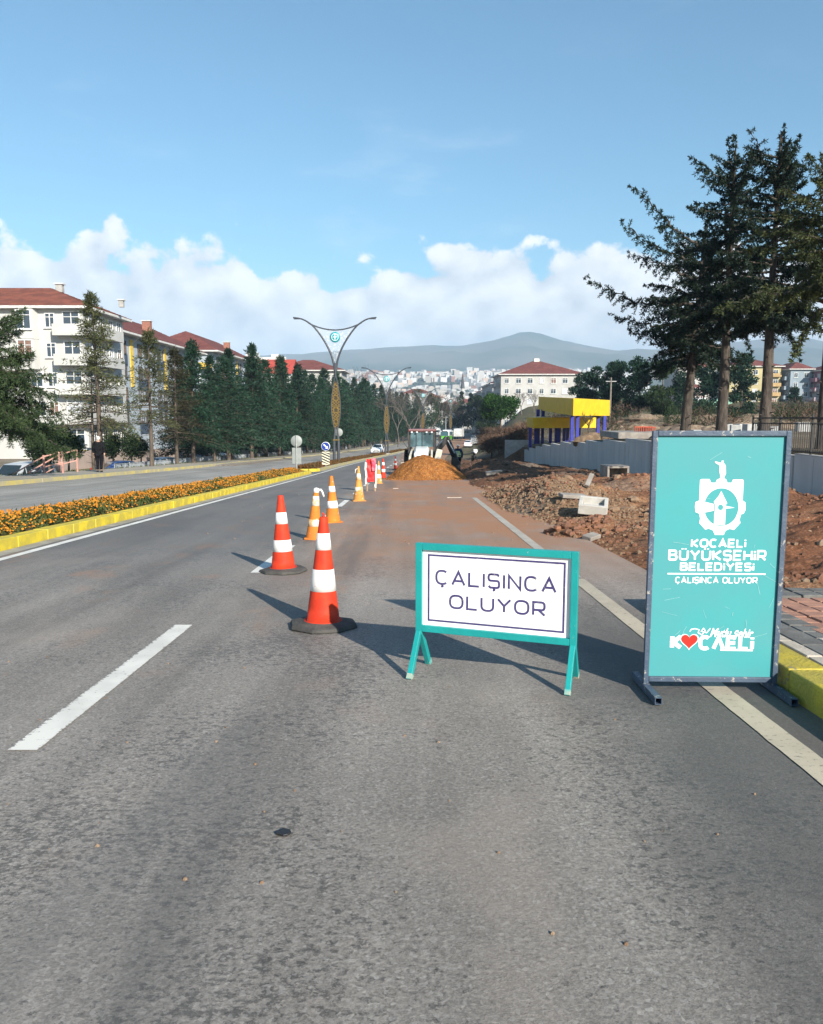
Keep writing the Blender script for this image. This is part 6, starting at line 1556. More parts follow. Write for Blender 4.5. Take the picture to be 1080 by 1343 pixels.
def conifer(seed, h, rb_, z0, spacing, nb, tl, tw, per, droop=.25, power=.85, lean=0, stub=True, topd=0):
    rng = random.Random(seed); tr = MB(); fo = MB()
    top = Vector((lean, 0, h)); tr.tube([(0, 0, -.3), (lean*.2, 0, h*.3), (lean*.5, .02, h*.6), (lean, 0, h)], [.028*h*.62, .021*h*.62, .012*h*.62, .015], 8)
    z = z0
    while z < h-.1:
        q = (z-z0)/(h-z0); Lm = rb_*(1-q)**power+.12
        for k in range(nb):
            a_ = rng.uniform(0, 2*math.pi); L_ = Lm*rng.uniform(.55, 1.18)*(1+.18*math.sin(3*a_+seed)); el = -.12+.75*q+rng.uniform(-.12, .12)
            d = Vector((math.cos(a_)*math.cos(el), math.sin(a_)*math.cos(el), math.sin(el))); p0 = Vector((lean*(z/h)**1.5, 0, z+rng.uniform(-.1, .1)))
            n = max(2, int(L_/ .28))
            if L_ > .6: tr.tube([p0, p0+d*L_*.5+Vector((0, 0, -.02)), p0+d*L_*.92+Vector((0, 0, -droop*L_*.25))], [.022*L_**.5, .014*L_**.5, .005], 3, cap=False)
            for i in range(n):
                t_ = (i+1)/n; p = p0+d*L_*t_+Vector((0, 0, -droop*L_*t_*t_*.3))
                if t_ < .18 and q < .8: continue
                for j in range(int(per*(1+topd*q*q*2.2))):
                    v = (d*.7+rdir(rng)*.85+Vector((0, 0, -droop*.4+.15*q))).normalized(); tuft(fo, p+rdir(rng)*.12, v, tl*rng.uniform(.6, 1.3), tw*rng.uniform(.7, 1.3), rng)
        z += spacing*rng.uniform(.75, 1.25)
    for j in range(14): tuft(fo, Vector((lean, 0, h-.5+.04*j)), (rdir(rng)*.5+Vector((0, 0, 1))).normalized(), tl, tw, rng)
    if stub:
        z = .8
        while z < z0:
            a_ = rng.uniform(0, 6.28); tr.tube([(lean*.1, 0, z), (math.cos(a_)*rng.uniform(.4, 1.3), math.sin(a_)*rng.uniform(.4, 1.3), z+rng.uniform(-.1, .3))], [.02, .006], 3, cap=False); z += rng.uniform(.12, .3)
    return tr, fo
def plant(name, mbs, mats, loc, rz, label, cat, group, names=('trunk', 'crown')):
    r = empty(name, loc, rz, label, cat, group)
    for m_, mt, nm in zip(mbs, mats, names):
        if m_.v: m_.build(nm, mt, r)
    return r
protos = []
for i in range(5):
    h = 10.0; tr, fo = conifer(100+i, h, 2.75+.25*(i % 3), 1.9, .25, 11, .32, .085, 6, .35, 1.0, stub=False)
    protos.append((tr.mesh('trunk'), fo.mesh('crown')))
for a_, b_ in protos: a_.materials.append(mat_bark2); b_.materials.append(mat_spruce)
rt = random.Random(5)
row = []
Y = 60.0
while Y < 235:
    row.append((Y+rt.uniform(-1.2, 1.2), -17.0+rt.uniform(-.6, .6), 0)); Y += 4.9 if Y < 130 else 6.2
row2 = [(70+9*k, -20.0, 8.5+rt.uniform(-1, 1)) for k in range(17)]
ords = 'first second third fourth fifth sixth seventh eighth ninth tenth eleventh twelfth thirteenth fourteenth fifteenth sixteenth seventeenth eighteenth nineteenth twentieth'.split()
gtr = 'dark conifers in the row along the left road'
for i, (Y, u, h) in enumerate(row+row2):
    back = i >= len(row)
    if back: lb_ = 'dark conifer in the rear line, mostly hidden behind the front row'
    elif i < 20: lb_ = '%s dark dense conifer of the front row, counting from the thin brownish trees' % ords[i]
    else: lb_ = 'dark conifer at the far merged end of the front row'
    r = empty('conifer', (u+C(Y), Y, ground(u+C(Y), Y)-.05), rt.uniform(0, 6.28), lb_, 'tree', gtr)
    if not back:
        pxx = 540+(u+C(Y))/Y*1043; h = zat(float(np.interp(pxx, [240, 262, 282, 305, 340, 365, 390, 420, 450, 480, 505, 530], [457, 453, 461, 465, 461, 470, 481, 490, 496, 503, 510, 520]))+rt.uniform(-9, 10), Y)-r.location.z
    s_ = h/10.0; r.scale = (s_*rt.uniform(.78, 1.25), s_*rt.uniform(.78, 1.25), s_); r.rotation_euler = (rt.uniform(-.03, .03), rt.uniform(-.03, .03), rt.uniform(0, 6.28))
    a_, b_ = protos[i % 5]; link('trunk', a_, r); link('crown', b_, r)
def thin_tree(px, Y, py_top, seed, label, rb_, per, mat=mat_thin, z0f=.30, nb=6):
    x = at(px, 600, Y).x; zb = ground(x, Y)-.05; h = zat(py_top, Y)-zb
    tr, fo = conifer(seed, h, rb_*1.45, h*z0f, .30, nb+1,   .24, .05, per+3, .25, 1.05, lean=.15, topd=1.6)
    return plant('conifer', (tr, fo), (mat_bark2, mat), (x, Y, zb), rt.uniform(0, 6), label, 'tree', gtr)
thin_tree(133, 43, 386, 61, 'thin tall conifer with gaps just right of the man in the black coat', 1.75, 3, z0f=.28)
thin_tree(122, 44.2, 470, 62, 'small nearly bare conifer trunk just left of the man', 1.1, 1, z0f=.4, nb=3)
thin_tree(199, 51, 432, 63, 'brownish conifer with a dark top, second of the thin trees', 1.5, 3, z0f=.34)
thin_tree(232, 57, 456, 64, 'conifer with a brown underside left of the dense dark row', 1.6, 3, leafmat('brown_green_needles', (.022, .035, .016), (.085, .07, .035)), .25, 8)
# big pine at the left edge
def cluster_tree(seed, h, trunk_r, blobs, n, tl, tw, limbs=True, updir=.35):
    rng = random.Random(seed); tr = MB(); fo = MB()
    tr.tube([(0, 0, -.3), (.05, 0, h*.35), (0, .05, h*.7)], [trunk_r, trunk_r*.75, trunk_r*.35], 8)
    tot = sum(b_[3]*b_[4] for b_ in blobs)
    for (bx2, by2, bz2, br, bh_) in blobs:
        c_ = Vector((bx2, by2, bz2))
        if limbs: tr.tube([(0, 0, min(h*.7, max(h*.15, bz2-.6*math.hypot(bx2, by2)))), (bx2*.5, by2*.5, bz2*.7+.3*min(h*.6, bz2)), tuple(c_)], [trunk_r*.4, trunk_r*.22, .01], 4, cap=False)
        k = int(n*br*bh_/tot)
        for i in range(k):
            d = rdir(rng); rr_ = rng.random()**.4; p = c_+Vector((d.x*br*rr_, d.y*br*rr_, d.z*bh_*rr_))
            v = (d*.6+rdir(rng)*.7+Vector((0, 0, updir))).normalized(); tuft(fo, p, v, tl*rng.uniform(.6, 1.4), tw*rng.uniform(.7, 1.3), rng)
    return tr, fo
# round evergreen shrubs in front of the cream block
def ball(px, py, Y, rr_, seed, label, hh=1.0, mat=mat_shrub, n=2600, tl=.2, tw=.10):
    p = at(px, py, Y); zb = ground(p.x, Y); z = max(p.z-zb, rr_*.7)
    rng = random.Random(seed); bls = [(rng.uniform(-.35, .35)*rr_, rng.uniform(-.3, .3)*rr_, z+rng.uniform(-.3, .3)*rr_*hh, rr_*.75, rr_*.75*hh) for k in range(6)]
    tr, fo = cluster_tree(seed, z+rr_*hh, .09, bls, n, tl, tw)
    return plant('shrub', (tr, fo), (mat_bark2, mat), (p.x, Y, zb), 0, label, 'shrub', 'shrubs in view', ('stem', 'leaves'))
ball(62, 582, 45, 1.15, 71, 'big dark round shrub beside the stair railing', 1.1, n=4200); ball(88, 585, 50, 1.0, 72, 'dark shrub behind the top of the stair railing', 1.0, n=3000)
ball(147, 584, 62, .75, 73, 'dark oval shrub right of the man in the black coat', 1.4); ball(171, 583, 66, 1.15, 74, 'wide dark shrub left of the second thin conifer', 1.1); ball(184, 588, 68, .8, 75, 'small dark shrub touching the second thin conifer', 1.0, n=1500)
# round green tree and brush right of the far road
p = at(657, 535, 112); zb = ground(p.x, 112); rg = random.Random(3)
bl = [(rg.uniform(-1.6, 1.6), rg.uniform(-1.3, 1.3), p.z-zb+rg.uniform(-1.0, 1.0), rg.uniform(.9, 1.4), rg.uniform(.7, 1.1)) for k in range(16)]
tr, fo = cluster_tree(33, 6, .18, bl, 9000, .34, .18); plant('broad_tree', (tr, fo), (mat_bark2, mat_round), (p.x, 112, zb), 0, 'round bright green evergreen tree in front of the white block', 'tree', None)
for i, (px, py, Y, rr_, lb_) in enumerate(((645, 585, 88, 1.7, 'low brown brush at the left end of the wall'), (660, 574, 92, 2.0, 'brown leafless brush in front of the round green tree'), (676, 572, 90, 1.7, 'brown brush left of the blue columns'), (690, 566, 95, 1.6, 'brown brush on the bank behind the blue columns'), (640, 572, 120, 2.2, 'dark brush beside the far road'))):
    ball(px, py, Y, rr_, 80+i, lb_, .7, mat_brown, 3000, .5, .05)
# pines behind the site
def pine(px, Y, py_top, py_bot, wpx, seed, label, mat=mat_spruce, n=7000, flat_=.8):
    x = at(px, 540, Y).x; zb = ground(x, Y)-.1; h = zat(py_top, Y)-zb; zl = zat(py_bot, Y)-zb; w_ = wpx/1043*Y/2
    rng = random.Random(seed); bls = []
    for k in range(22):
        q = rng.random(); z = zl+(h-zl)*q; rr_ = w_*(1-.75*q**1.6)*rng.uniform(.2, 1); a_ = rng.uniform(0, 6.28); b_ = w_*rng.uniform(.28, .48); bls.append((rr_*math.cos(a_), rr_*math.sin(a_), z-b_*.4, b_, b_*flat_*.8))
    tr, fo = cluster_tree(seed, h, .16, bls, n, .036*Y**.5, .016*Y**.5)
    return plant('pine', (tr, fo), (mat_bark2, mat), (x, Y, zb), 0, label, 'tree', 'pines behind the building site')
pine(779, 118, 483, 545, 44, 1, 'pine right above the yellow box'); pine(808, 112, 474, 540, 46, 2, 'pine behind the wooden utility pole'); pine(838, 108, 468, 545, 48, 3, 'tall pine left of the first cedar trunk'); pine(868, 104, 470, 548, 50, 4, 'pine close behind the first cedar trunk', mat_shrub)
pine(922, 112, 478, 540, 52, 5, 'pine between the first and second cedar trunks'); pine(972, 108, 466, 545, 46, 6, 'pine between the second and third cedar trunks'); pine(760, 150, 490, 545, 36, 7, 'smaller pine farther back beside the white block'); pine(1041, 170, 508, 540, 22, 8, 'small dark tree in front of the grey blue block')
pine(893, 128, 482, 546, 40, 9, 'pine seen just right of the first cedar trunk')
# valley trees
vt = [(566, 250, 516, 556, 30), (585, 290, 523, 556, 26), (602, 300, 522, 556, 22), (614, 305, 528, 556, 20), (626, 260, 520, 556, 24), (640, 235, 522, 558, 26), (548, 240, 512, 560, 30), (606, 330, 512, 545, 8), (618, 335, 514, 545, 8), (575, 320, 520, 552, 24), (650, 190, 530, 562, 26), (634, 215, 535, 562, 22)]
vtl = ['dark valley tree behind the left edge of the backhoe cab', 'dark valley tree right above the green bus', 'dark valley tree left of the minaret foot', 'dark valley tree right of the minaret foot', 'dark valley tree over the far queue of cars', 'dark roadside tree touching the round green tree', 'dark valley tree among the bare trees left of the backhoe', 'slim dark cypress just left of the minaret', 'slim dark cypress just right of the minaret', 'dark valley tree between the third and fourth lamp posts', 'dark low tree beneath the round green tree', 'dark tree at the kerb left of the round green tree']
for i, v in enumerate(vt): pine(v[0], v[1], v[2], v[3], v[4], 200+i, vtl[i], mat_shrub, 2600, 1.0)
# bare trees
def bare_tree(seed, h, spread=.55, levels=5, r0=.11, twig=.006):
    rng = random.Random(seed); tr = MB()
    def grow_(p, d, L, r_, lv):
        q = p+d*L; mid = p+d*L*.5+rdir(rng)*L*.06; tr.tube([p, mid, q], [r_, r_*.85, r_*.68], 5 if lv > 3 else 3, cap=False)
        if lv == 0: return
        for k in range(rng.choice((2, 3, 3)) if lv > 1 else 3):
            nd = (d+rdir(rng)*spread*1.25+Vector((0, 0, .12))).normalized(); grow_(q if k < 2 else mid, nd, L*rng.uniform(.62, .86), max(twig, r_*.62), lv-1)
    grow_(Vector((0, 0, -.2)), Vector((rng.uniform(-.1, .1), 0, 1)).normalized(), h*.27, r0, levels); return tr
bt = [(540, 150, 486, 590, 'wide bare grey tree at the end of the conifer row'), (522, 165, 494, 585, 'bare tree beside the last conifers of the row'), (560, 172, 500, 580, 'bare tree rising behind the third lamp post'), (470, 230, 468, 560, 'pale bare tree behind the first lamp post'), (553, 200, 495, 575, 'tall bare tree left of the far traffic'), (684, 185, 505, 555, 'bare tree in front of the white block'), (700, 190, 510, 555, 'second bare tree in front of the white block'), (536, 190, 490, 580, 'bare tree in the thicket left of the road')]
for i, (px, Y, pt, pb_, lb_) in enumerate(bt):
    x = at(px, 560, Y).x; zb = ground(x, Y)-.1; h = zat(pt, Y)-zb; tr = bare_tree(300+i, h, .55, 6, .16, .016); plant('bare_tree', (tr,), (mat_greytwig,), (x, Y, zb), 0, lb_, 'tree', 'leafless trees', ('branches',))
Y = 55; x = at(771, 573, Y).x; zb = ground(x, Y)-.1; tr = bare_tree(311, 3.0, .6, 5, .07, .008); plant('bare_tree', (tr,), (mat_twig,), (x, Y, zb), 0, 'small bare tree in front of the yellow boxes', 'tree', 'leafless trees', ('branches',))

# ------------------------------------------------------------------ the tall cedars on the right
def cedar(seed, h, z0, Lmax, special=(), lean=0.0, nlead=3, mat=mat_cedar, Ymul=1.0, trunk=.20, bottomL=.75, power=.55, gapf=1.0, lush=1.0):
    rng = random.Random(seed); tr = MB(); fo = MB()
    def tx_(z): return lean*(max(0, z)/h)**1.3
    tr.tube([(tx_(h*i/9)+rng.uniform(-.02, .02), rng.uniform(-.02, .02), -.4+(h*.985+.4)*i/9) for i in range(10)], [trunk*(1-.9*(i/9)**1.15)*(1.25 if i == 0 else 1) for i in range(10)], 10)
    for k in range(26):   # knots and snapped stubs on the bare trunk
        z = rng.uniform(.5, z0+1); a_ = rng.uniform(0, 6.28); rr_ = trunk*(1-.8*z/h); p = Vector((tx_(z)+math.cos(a_)*rr_*.8, math.sin(a_)*rr_*.8, z)); tr.tube([p, p+Vector((math.cos(a_), math.sin(a_), .2))*rng.uniform(.08, .25)], [.03, .014], 5)
    def branch(p0, tip, sag, dense=1.0, wide=1.0, hang=1.0):
        d = tip-p0; L_ = d.length
        n = max(4, int(L_/.115)); prev = None; pts = []
        for i in range(n+1):
            t_ = i/n; p = p0+d*t_+Vector((0, 0, sag*math.sin(math.pi*t_)))+Vector((rng.gauss(0, .012), rng.gauss(0, .012), rng.gauss(0, .012)))*L_; pts.append(p)
        tr.tube(pts, [max(.007, .030*L_**.6*(1-t_/n)+.006) for t_ in range(n+1)], 4, cap=False)
        for i in range(1, n+1):
            t_ = i/n
            if t_ < .12: continue
            f_ = (pts[i]-pts[i-1]).normalized(); side = f_.cross(Vector((0, 0, 1)))
            side = side.normalized() if side.length > .05 else Vector((1, 0, 0))
            for s_ in (-1, 1):
                if rng.random() > .93*dense: continue
                tl_ = lush*wide*(.06+.45*math.sin(math.pi*min(1, .18+t_*.82)))*rng.uniform(.5, 1.25)*min(1, .45+L_*.22)
                v = (f_*rng.uniform(.3, 1.0)+side*s_*rng.uniform(.2, .9)+Vector((0, 0, -rng.uniform(.1, 1.1)*hang))).normalized()
                m2 = max(2, int(tl_/.075)); q0 = pts[i]
                for j in range(m2):
                    q = q0+v*tl_*(j+.5)/m2+Vector((0, 0, -.10*hang*tl_*(j/m2)**2))
                    for c_ in range(8):
                        tuft(fo, q, (v*.55+rdir(rng)+Vector((0, 0, .05))).normalized(), lush**.5*rng.uniform(.08, .16), rng.uniform(.026, .046)*(1 if lush == 1 else .75), rng)
            tuft(fo, pts[i], (f_+rdir(rng)*.7).normalized(), .15, .05, rng); tuft(fo, pts[i], (f_+rdir(rng)*.7).normalized(), .15, .05, rng)
    z = z0
    while z < h-.9:
        q = (z-z0)/(h-z0); Lm = Lmax*((1-q)**power)*(bottomL+(1-bottomL)*min(1, q*4))+.15
        a0 = rng.uniform(0, 6.28)
        for k in range(3):
            a_ = a0+k*2.1+rng.uniform(-.5, .5); L_ = max(.35, Lm*rng.uniform(.5, 1.25)); el = R(-14+48*q**1.1+rng.uniform(-12, 12)); p0 = Vector((tx_(z), 0, z))
            tip = p0+Vector((math.cos(a_)*math.cos(el), math.sin(a_)*math.cos(el), math.sin(el)))*L_; branch(p0, tip, (.05-.10*q)*L_, 1.0, 1.0-.35*q, 1.3-.5*q)
        z += rng.uniform(.10, .175)*(1+.75*q)*gapf
    for k in range(nlead):   # several upright leaders
        a_ = rng.uniform(0, 6.28)+k*2.3; p0 = Vector((tx_(h), 0, h-1.9-.25*k)); branch(p0, p0+Vector((math.cos(a_)*.28*(k+.3), math.sin(a_)*.2*k, 1.9+.2*k-.30*k*rng.random())), 0, .9, .42, .2)
    for (zs, tip, sag, dn) in special: branch(Vector((tx_(zs), 0, zs)), Vector(tip), sag, dn, 1.15, 1.2)
    return tr, fo
def cedar_at(px, Y, py_top, seed, label, z0px, Lmax, tips=(), **kw):
    x = at(px, 560, Y).x; zb = ground(x, Y)-.05; h = zat(py_top, Y)-zb; z0 = zat(z0px, Y)-zb; sp_l = []
    for (sx2, sy2, ex, ey, sag, dy, dn) in tips:
        e = at(ex, ey, Y+dy); sp_l.append((zat(sy2, Y)-zb, (e.x-x, dy, e.z-zb), sag, dn))
    tr, fo = cedar(seed, h, z0, Lmax, sp_l, **kw)
    return plant('cedar', (tr, fo), (mat_bark, kw.get('mat', mat_cedar)), (x, Y, zb), 0, label, 'tree', 'tall cedars above the wall' if px > 500 else None)
cedar_at(899, 36, 292, 501, 'leftmost cedar with long bare branches reaching left over the sky', 468, 2.5,
    [(905, 330, 830, 241, -.15, -.4, 1), (905, 345, 815, 291, -.3, .3, 1), (905, 370, 826, 333, .1, -.6, .8), (905, 400, 768, 364, -.45, .2, 1), (903, 425, 802, 412, -.25, -.3, 1), (902, 440, 826, 433, -.1, .4, 1), (900, 460, 838, 482, .3, -.3, 1.0), (900, 465, 850, 500, .35, .5, 1), (905, 350, 868, 300, -.1, .8, 1), (903, 390, 850, 372, .1, -.8, 1), (901, 440, 860, 440, .1, -.6, 1)], lean=.55, nlead=2, trunk=.25)
cedar_at(947, 31.5, 178, 502, 'cedar with a slim pointed double top, second from the left', 424, 2.0, [(947, 250, 907, 205, .05, .2, 1), (950, 400, 895, 430, .3, .6, 1), (950, 410, 985, 460, .3, -.4, 1)], nlead=3, trunk=.225)
cedar_at(1003, 28, 168, 503, 'full dense cedar with several leaders at its top, third from the left', 424, 2.25, [(1010, 260, 1060, 205, .05, .2, 1), (1005, 250, 985, 170, 0, .2, .8), (1008, 250, 1046, 188, 0, -.2, .8), (1005, 410, 1050, 470, .3, -.4, 1), (1003, 410, 960, 445, .25, .3, 1)], nlead=3, trunk=.215)
cedar_at(1079, 23.4, 195, 504, 'cedar at the right edge with a yellowish drooping lower branch', 372, 2.2, [(1078, 396, 940, 408, .42, -.8, 1), (1078, 390, 985, 392, .25, -.3, 1), (1078, 400, 1040, 470, .3, -.4, 1)], nlead=3, trunk=.165, mat=leafmat('cedar_needles_yellowish', (.030, .044, .022), (.095, .11, .038), trans=.2))  # needles in a lighter yellow-green than the other cedars

cedar_at(-16, 31, 374, 505, 'large spreading conifer with drooping green branches at the left edge', 556, 3.0, [(-10, 545, 80, 545, .45, .3, 1), (-10, 515, 72, 522, .5, -.4, 1), (-10, 490, 42, 465, .2, .2, 1), (-10, 550, 62, 578, .3, -.5, 1), (-10, 440, 30, 405, .1, .3, 1)], nlead=2, trunk=.22, power=.75, bottomL=1.0, gapf=1.35, mat=mat_pine, lush=1.6)

# ------------------------------------------------------------------ flowers, grass, rubble (nobody could count them)
rf = random.Random(17)
leaf = MB(); flo = MB()
def bedpt(): 
    y = 7+39.2*rf.random()**1.15; u = rf.uniform(-7.58, -6.30); return u, y
for i in range(26000):
    u, y = bedpt(); prof = .26*(1-abs((u+6.94)/.72)**3)+.03*fb(u*3, y*1.2, 2)+.05*fb(u*1.1, y*.5, 7); x = u; z = hroad(u, y)+.10+max(.03, prof)*rf.random()**.6
    tuft(leaf, Vector((x, y, z-.03)), (rdir(rf)+Vector((0, 0, .5))).normalized(), rf.uniform(.06, .13), rf.uniform(.025, .05), rf)
for i in range(11000):
    u, y = bedpt(); dens = fb(u*1.2, y*.55, 31)+.25
    if rf.random() > .60+dens*1.2: continue
    prof = .26*(1-abs((u+6.94)/.72)**3)+.03*fb(u*3, y*1.2, 2)+.05*fb(u*1.1, y*.5, 7); z = hroad(u, y)+.10+max(.05, prof)*rf.uniform(.72, 1.12); r_ = rf.uniform(.015, .029); nrm = (rdir(rf)*.6+Vector((.1, -.25, .9))).normalized(); a_ = nrm.orthogonal().normalized(); b_ = nrm.cross(a_); c_ = Vector((u, y, z))
    ring = [c_+(a_*math.cos(k*1.0472)+b_*math.sin(k*1.0472))*r_ for k in range(6)]
    for k in (0, 2, 4): flo.face([c_+nrm*r_*.5, ring[k], ring[(k+1) % 6], ring[(k+2) % 6]])
leaf.build('flower_leaves', leafmat('marigold_leaves', (.045, .075, .018), (.13, .14, .045), trans=.25), kind='stuff')
flo.build('marigold_flowers', leafmat('marigold_petals', (.52, .155, .008), (.54, .25, .025), .6, .15), kind='stuff')
leaf = MB()
for i in range(16000):
    y = 51.8+95*rf.random()**1.4; u = rf.uniform(-7.58, -6.3); z = hroad(u, y)+.10+.24*rf.random()*(1-abs((u+6.94)/.72)**4); tuft(leaf, Vector((u+C(y), y, z)), (rdir(rf)+Vector((0, 0, .6))).normalized(), rf.uniform(.10, .2), rf.uniform(.04, .08), rf)
leaf.build('bedding_plants', leafmat('russet_bedding', (.06, .055, .02), (.26, .11, .03), trans=.2), kind='stuff')
gr_ = MB()
for i in range(14000):
    y = 22+120*rf.random()**1.3; u = rf.uniform(-18.5, -16.9); x = u+C(y); z = ground(x, y); tuft(gr_, Vector((x, y, z-.02)), (rdir(rf)*.4+Vector((0, 0, 1))).normalized(), rf.uniform(.08, .22), rf.uniform(.02, .05), rf)
gr_.build('verge_grass', leafmat('dull_grass', (.045, .065, .02), (.14, .13, .055), trans=.2), kind='stuff')
def rock_mat(name, c1, c2):
    m = M(name, c1, c2, .9, 8, .5, 30); t = m.node_tree; b = t.nodes['Principled BSDF']; g = N(t, 'ShaderNodeNewGeometry'); l_ = b.inputs['Base Color'].links[0].from_socket
    mx2 = mixc(t, g.outputs['Random Per Island'], c2, c1); t.links.new(mixc(t, .5, l_, mx2), b.inputs['Base Color']); return m
mat_rub = rock_mat('pale_rubble', (.31, .22, .145), (.16, .09, .05)); mat_clod = rock_mat('red_clod', (.25, .115, .065), (.13, .065, .04)); mat_dclod = rock_mat('dark_clod', (.16, .10, .065), (.08, .05, .035))
ru, cl, dc = MB(), MB(), MB(); k = 0
for i in range(4200):
    x = 3.6+rf.gauss(0, 1.05); y = 20.3+rf.gauss(0, 4.0)
    if x < 2.0+.2*rf.random() or x > 8 or y < 10: continue
    blob(ru, (x, y, ground(x, y)+.015), rf.uniform(.012, .038)*(2.1 if rf.random() < .06 else 1), i, 5, 3)
for i in range(2600):
    x = rf.uniform(2.15, 10.5); y = 7.7+22*rf.random()**1.3; blob(cl if rf.random() < .72 else ru, (x, y, ground(x, y)+.01), rf.uniform(.012, .05)*(1.8 if rf.random() < .06 else 1), i+50, 5, 3)
for (mx2, my2, sx2, sy2, h_) in MOUNDS:
    for i in range(int(26*h_*sx2*sy2)+14):
        x = mx2+rf.gauss(0, sx2*.75); y = my2+rf.gauss(0, sy2*.75)
        if not 2.3 < x < 10.7: continue
        blob(cl if y < 27 else dc, (x, y, ground(x, y)+.02), rf.uniform(.025, .085), i+999, 6, 4)
for (mx2, my2) in ((2.75, 13.6), (3.3, 14.0), (3.9, 9.7)):
    for i in range(60):
        x = mx2+rf.gauss(0, .24); y = my2+rf.gauss(0, .26); blob(cl, (x, y, ground(x, y)+.02), rf.uniform(.025, .075), i+333, 6, 4)
ru.build('rubble', mat_rub, kind='stuff'); cl.build('clay_clods', mat_clod, kind='stuff'); dc.build('dark_clods', mat_dclod, kind='stuff')
gv = MB()
for i in range(420):   # grit scattered over the closed lane
    x = rf.uniform(-5, 2.0); y = 2.2+30*rf.random()**1.2
    if x < -1.9 and rf.random() < .8: continue
    blob(gv, (x, y, hroad(x, y)+.003), rf.uniform(.003, .009)*(1 if y < 12 else 2.2), i, 5, 3)
gv.build('loose_grit', mat_rub, kind='stuff')
for i in range(18):
    x = rf.uniform(2.6, 7.5); y = rf.uniform(14, 27); m_ = MB(); blob(m_, (0, 0, 0), rf.uniform(.07, .15), i+77, 8, 6, (1.2, 1, .65)); tag(m_.build('stone', mat_rub, None, (x, y, ground(x, y)+.05), (0, 0, rf.uniform(0, 6))), 'pale angular stone lying among the yellowish rubble beside the road', 'stone', 'larger stones in the rubble')

m_ = MB(); m_.box((0, 0, 0), (3.6, 7.5, .35)); tag(m_.build('concrete_platform', mat_pre, None, (13.4, 46.5, .18), (R(-.6), 0, R(-6)), bevel=.02), 'flat pale concrete platform on the site behind the top of the wall', 'platform')
m_ = MB()
for i in range(16): blob(m_, (13.2+rf.gauss(0, .7), 54.5+rf.gauss(0, 1.2), -.45), rf.uniform(.3, .8), i+7, 9, 6, (1.3, 1, .7))
m_.build('earth_bank', M('bank_earth', (.22, .15, .095), (.13, .085, .05), .95, 3, .8, 14), kind='stuff')
# scrub and dry growth over the plateau and the banks behind it
sc2, sc3 = MB(), MB()
for i in range(420):
    Y = rf.uniform(52, 190); x = at(rf.uniform(720, 1120), 548, Y).x
    if x < 13 or (Y < 90 and x < 19): continue
    if fb(x*.05, Y*.05, 41) < -.12: continue
    R_ = rf.uniform(.5, 1.5)*(1+Y/200); z = ground(x, Y); tgt = sc2 if rf.random() < .5 else sc3
    for j in range(150): d = rdir(rf); tuft(tgt, Vector((x, Y, z+R_*.3))+Vector((d.x*R_, d.y*R_, abs(d.z)*R_*.7))*rf.random()**.5, (d+Vector((0, 0, .7))+rdir(rf)*.6).normalized(), R_*.24, R_*.035, rf)
sc2.build('site_scrub', mat_brown, kind='stuff'); sc3.build('site_undergrowth', mat_shrub, kind='stuff')
sm2 = MB()
for i in range(60):
    Y = rf.uniform(48, 130); x = at(rf.uniform(800, 1100), 548, Y).x
    if x < 15: continue
    blob(sm2, (x, Y, ground(x, Y)), rf.uniform(.4, 1.3), i+5, 10, 6, (1.5, 1, .55))
sm2.build('spoil_heaps', go.data.materials[0] if False else M('spoil_earth', (.24, .185, .13), (.14, .10, .07), .95, 2, .8, 12), kind='stuff')

# ------------------------------------------------------------------ far town on the slope (one mass)
rc = random.Random(77); fc = MB()
n = 0
while n < 6500:
    Y = 1250+2100*rc.random()**.8; px = rc.uniform(-60, 1150)
    if px > 700 and rc.random() < .45: continue
    x = (px-540)/1043*Y
    if fb(x*.0022, Y*.0022, 5) < -.42: continue
    z = ground(x, Y); w_ = rc.uniform(9, 20); d_ = rc.uniform(9, 18); h_ = rc.uniform(7, 17)*(1.6 if rc.random() < .06 else 1); a_ = rc.choice((0, .3, -.3, .8))
    fc.box((x, Y, z+h_/2-1), (w_, d_, h_+2), Matrix.Rotation(a_, 3, 'Z')); n += 1
m = M('far_town_render', (.68, .66, .62), (.40, .36, .33), .9, .05); t = m.node_tree; g = N(t, 'ShaderNodeNewGeometry'); rmp = N(t, 'ShaderNodeValToRGB'); t.links.new(g.outputs['Random Per Island'], rmp.inputs[0])
cr = rmp.color_ramp; cr.interpolation = 'CONSTANT'
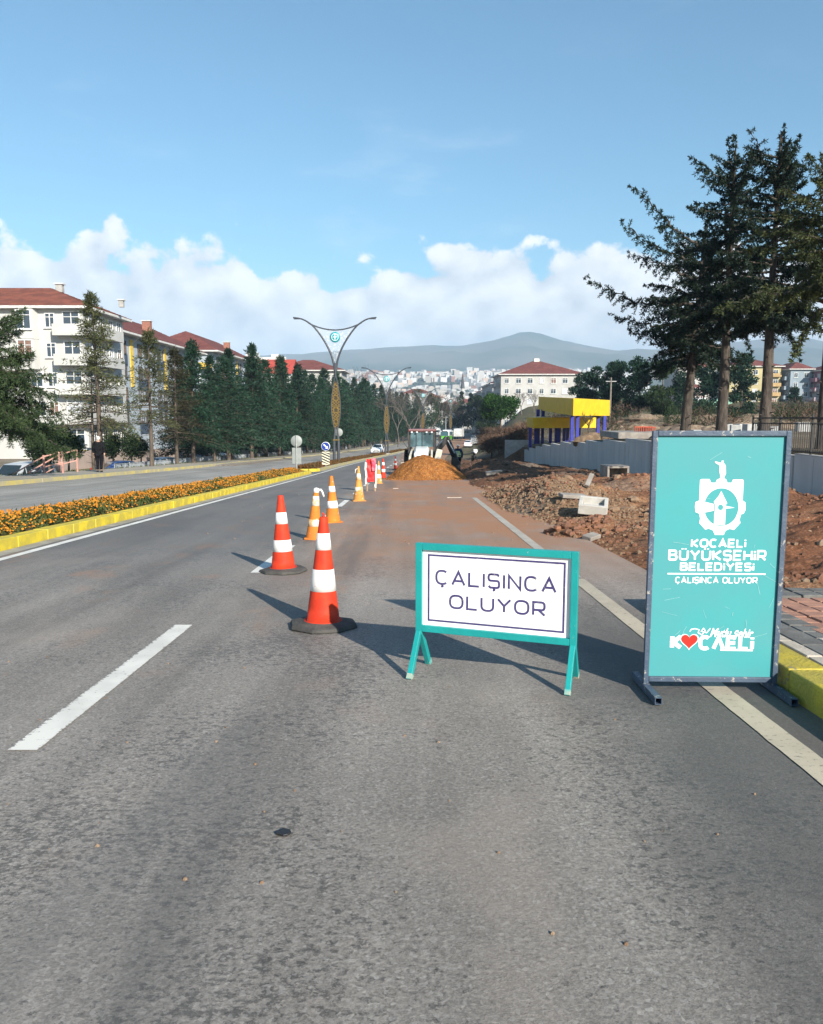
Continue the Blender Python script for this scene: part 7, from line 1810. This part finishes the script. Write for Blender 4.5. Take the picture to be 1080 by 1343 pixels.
for i, (p_, c_) in enumerate(((0, (.50, .48, .45)), (.3, (.56, .545, .53)), (.55, (.38, .35, .31)), (.72, (.62, .61, .59)), (.84, (.55, .42, .34)), (.92, (.30, .16, .12)))):
    e = cr.elements[i] if i < 2 else cr.elements.new(p_); e.position = p_; e.color = c_+(1,)
spz = N(t, 'ShaderNodeSeparateXYZ'); tcn = N(t, 'ShaderNodeTexCoord')
br_ = N(t, 'ShaderNodeTexBrick'); 
t.links.new(rmp.outputs[0], t.nodes['Principled BSDF'].inputs['Base Color']); t.nodes.remove(br_)
fc.build('far_town', m, kind='stuff')
tt = MB(); 
for i in range(2600):
    Y = 900+2000*rc.random(); px = rc.uniform(-60, 1150); x = (px-540)/1043*Y; blob(tt, (x, Y, ground(x, Y)+3), rc.uniform(4, 10), i, 6, 4)
tt.build('far_trees', M('far_tree_green', (.045, .06, .035), (.03, .045, .03), .95, .02), kind='stuff')
# valley wood between the far junction and the town
tt = MB(); rngv = random.Random(8)
for i in range(420):
    Y = rngv.uniform(340, 900); x = at(rngv.uniform(-100, 1180), 540, Y).x; c0 = Vector((x, Y, ground(x, Y)+rngv.uniform(2, 5))); R_ = rngv.uniform(3, 6)
    for j in range(60): d = rdir(rngv); tuft(tt, c0+d*R_*rngv.random()**.4, (d+rdir(rngv)).normalized(), R_*.4, R_*.22, rngv)
tt.build('valley_wood', mat_shrub, kind='stuff')

# ------------------------------------------------------------------ haze
hz = MB(); hz.box((0, 3700, 312), (18200, 7500, 644)); hm = bpy.data.materials.new('air_haze'); hm.use_nodes = True; t = hm.node_tree; t.nodes.clear()
pv = N(t, 'ShaderNodeVolumePrincipled'); pv.inputs['Color'].default_value = (.57, .78, 1, 1); pv.inputs['Density'].default_value = 1.8e-4; pv.inputs['Anisotropy'].default_value = -.15
ou = N(t, 'ShaderNodeOutputMaterial'); t.links.new(pv.outputs[0], ou.inputs['Volume']); hm.cycles.homogeneous_volume = True
hz.build('haze', hm, kind='stuff')
# prototypes never placed are removed
for k, o in CARS.items():
    if k not in used_car:
        for c_ in list(o.children_recursive)+[o]: bpy.data.objects.remove(c_)
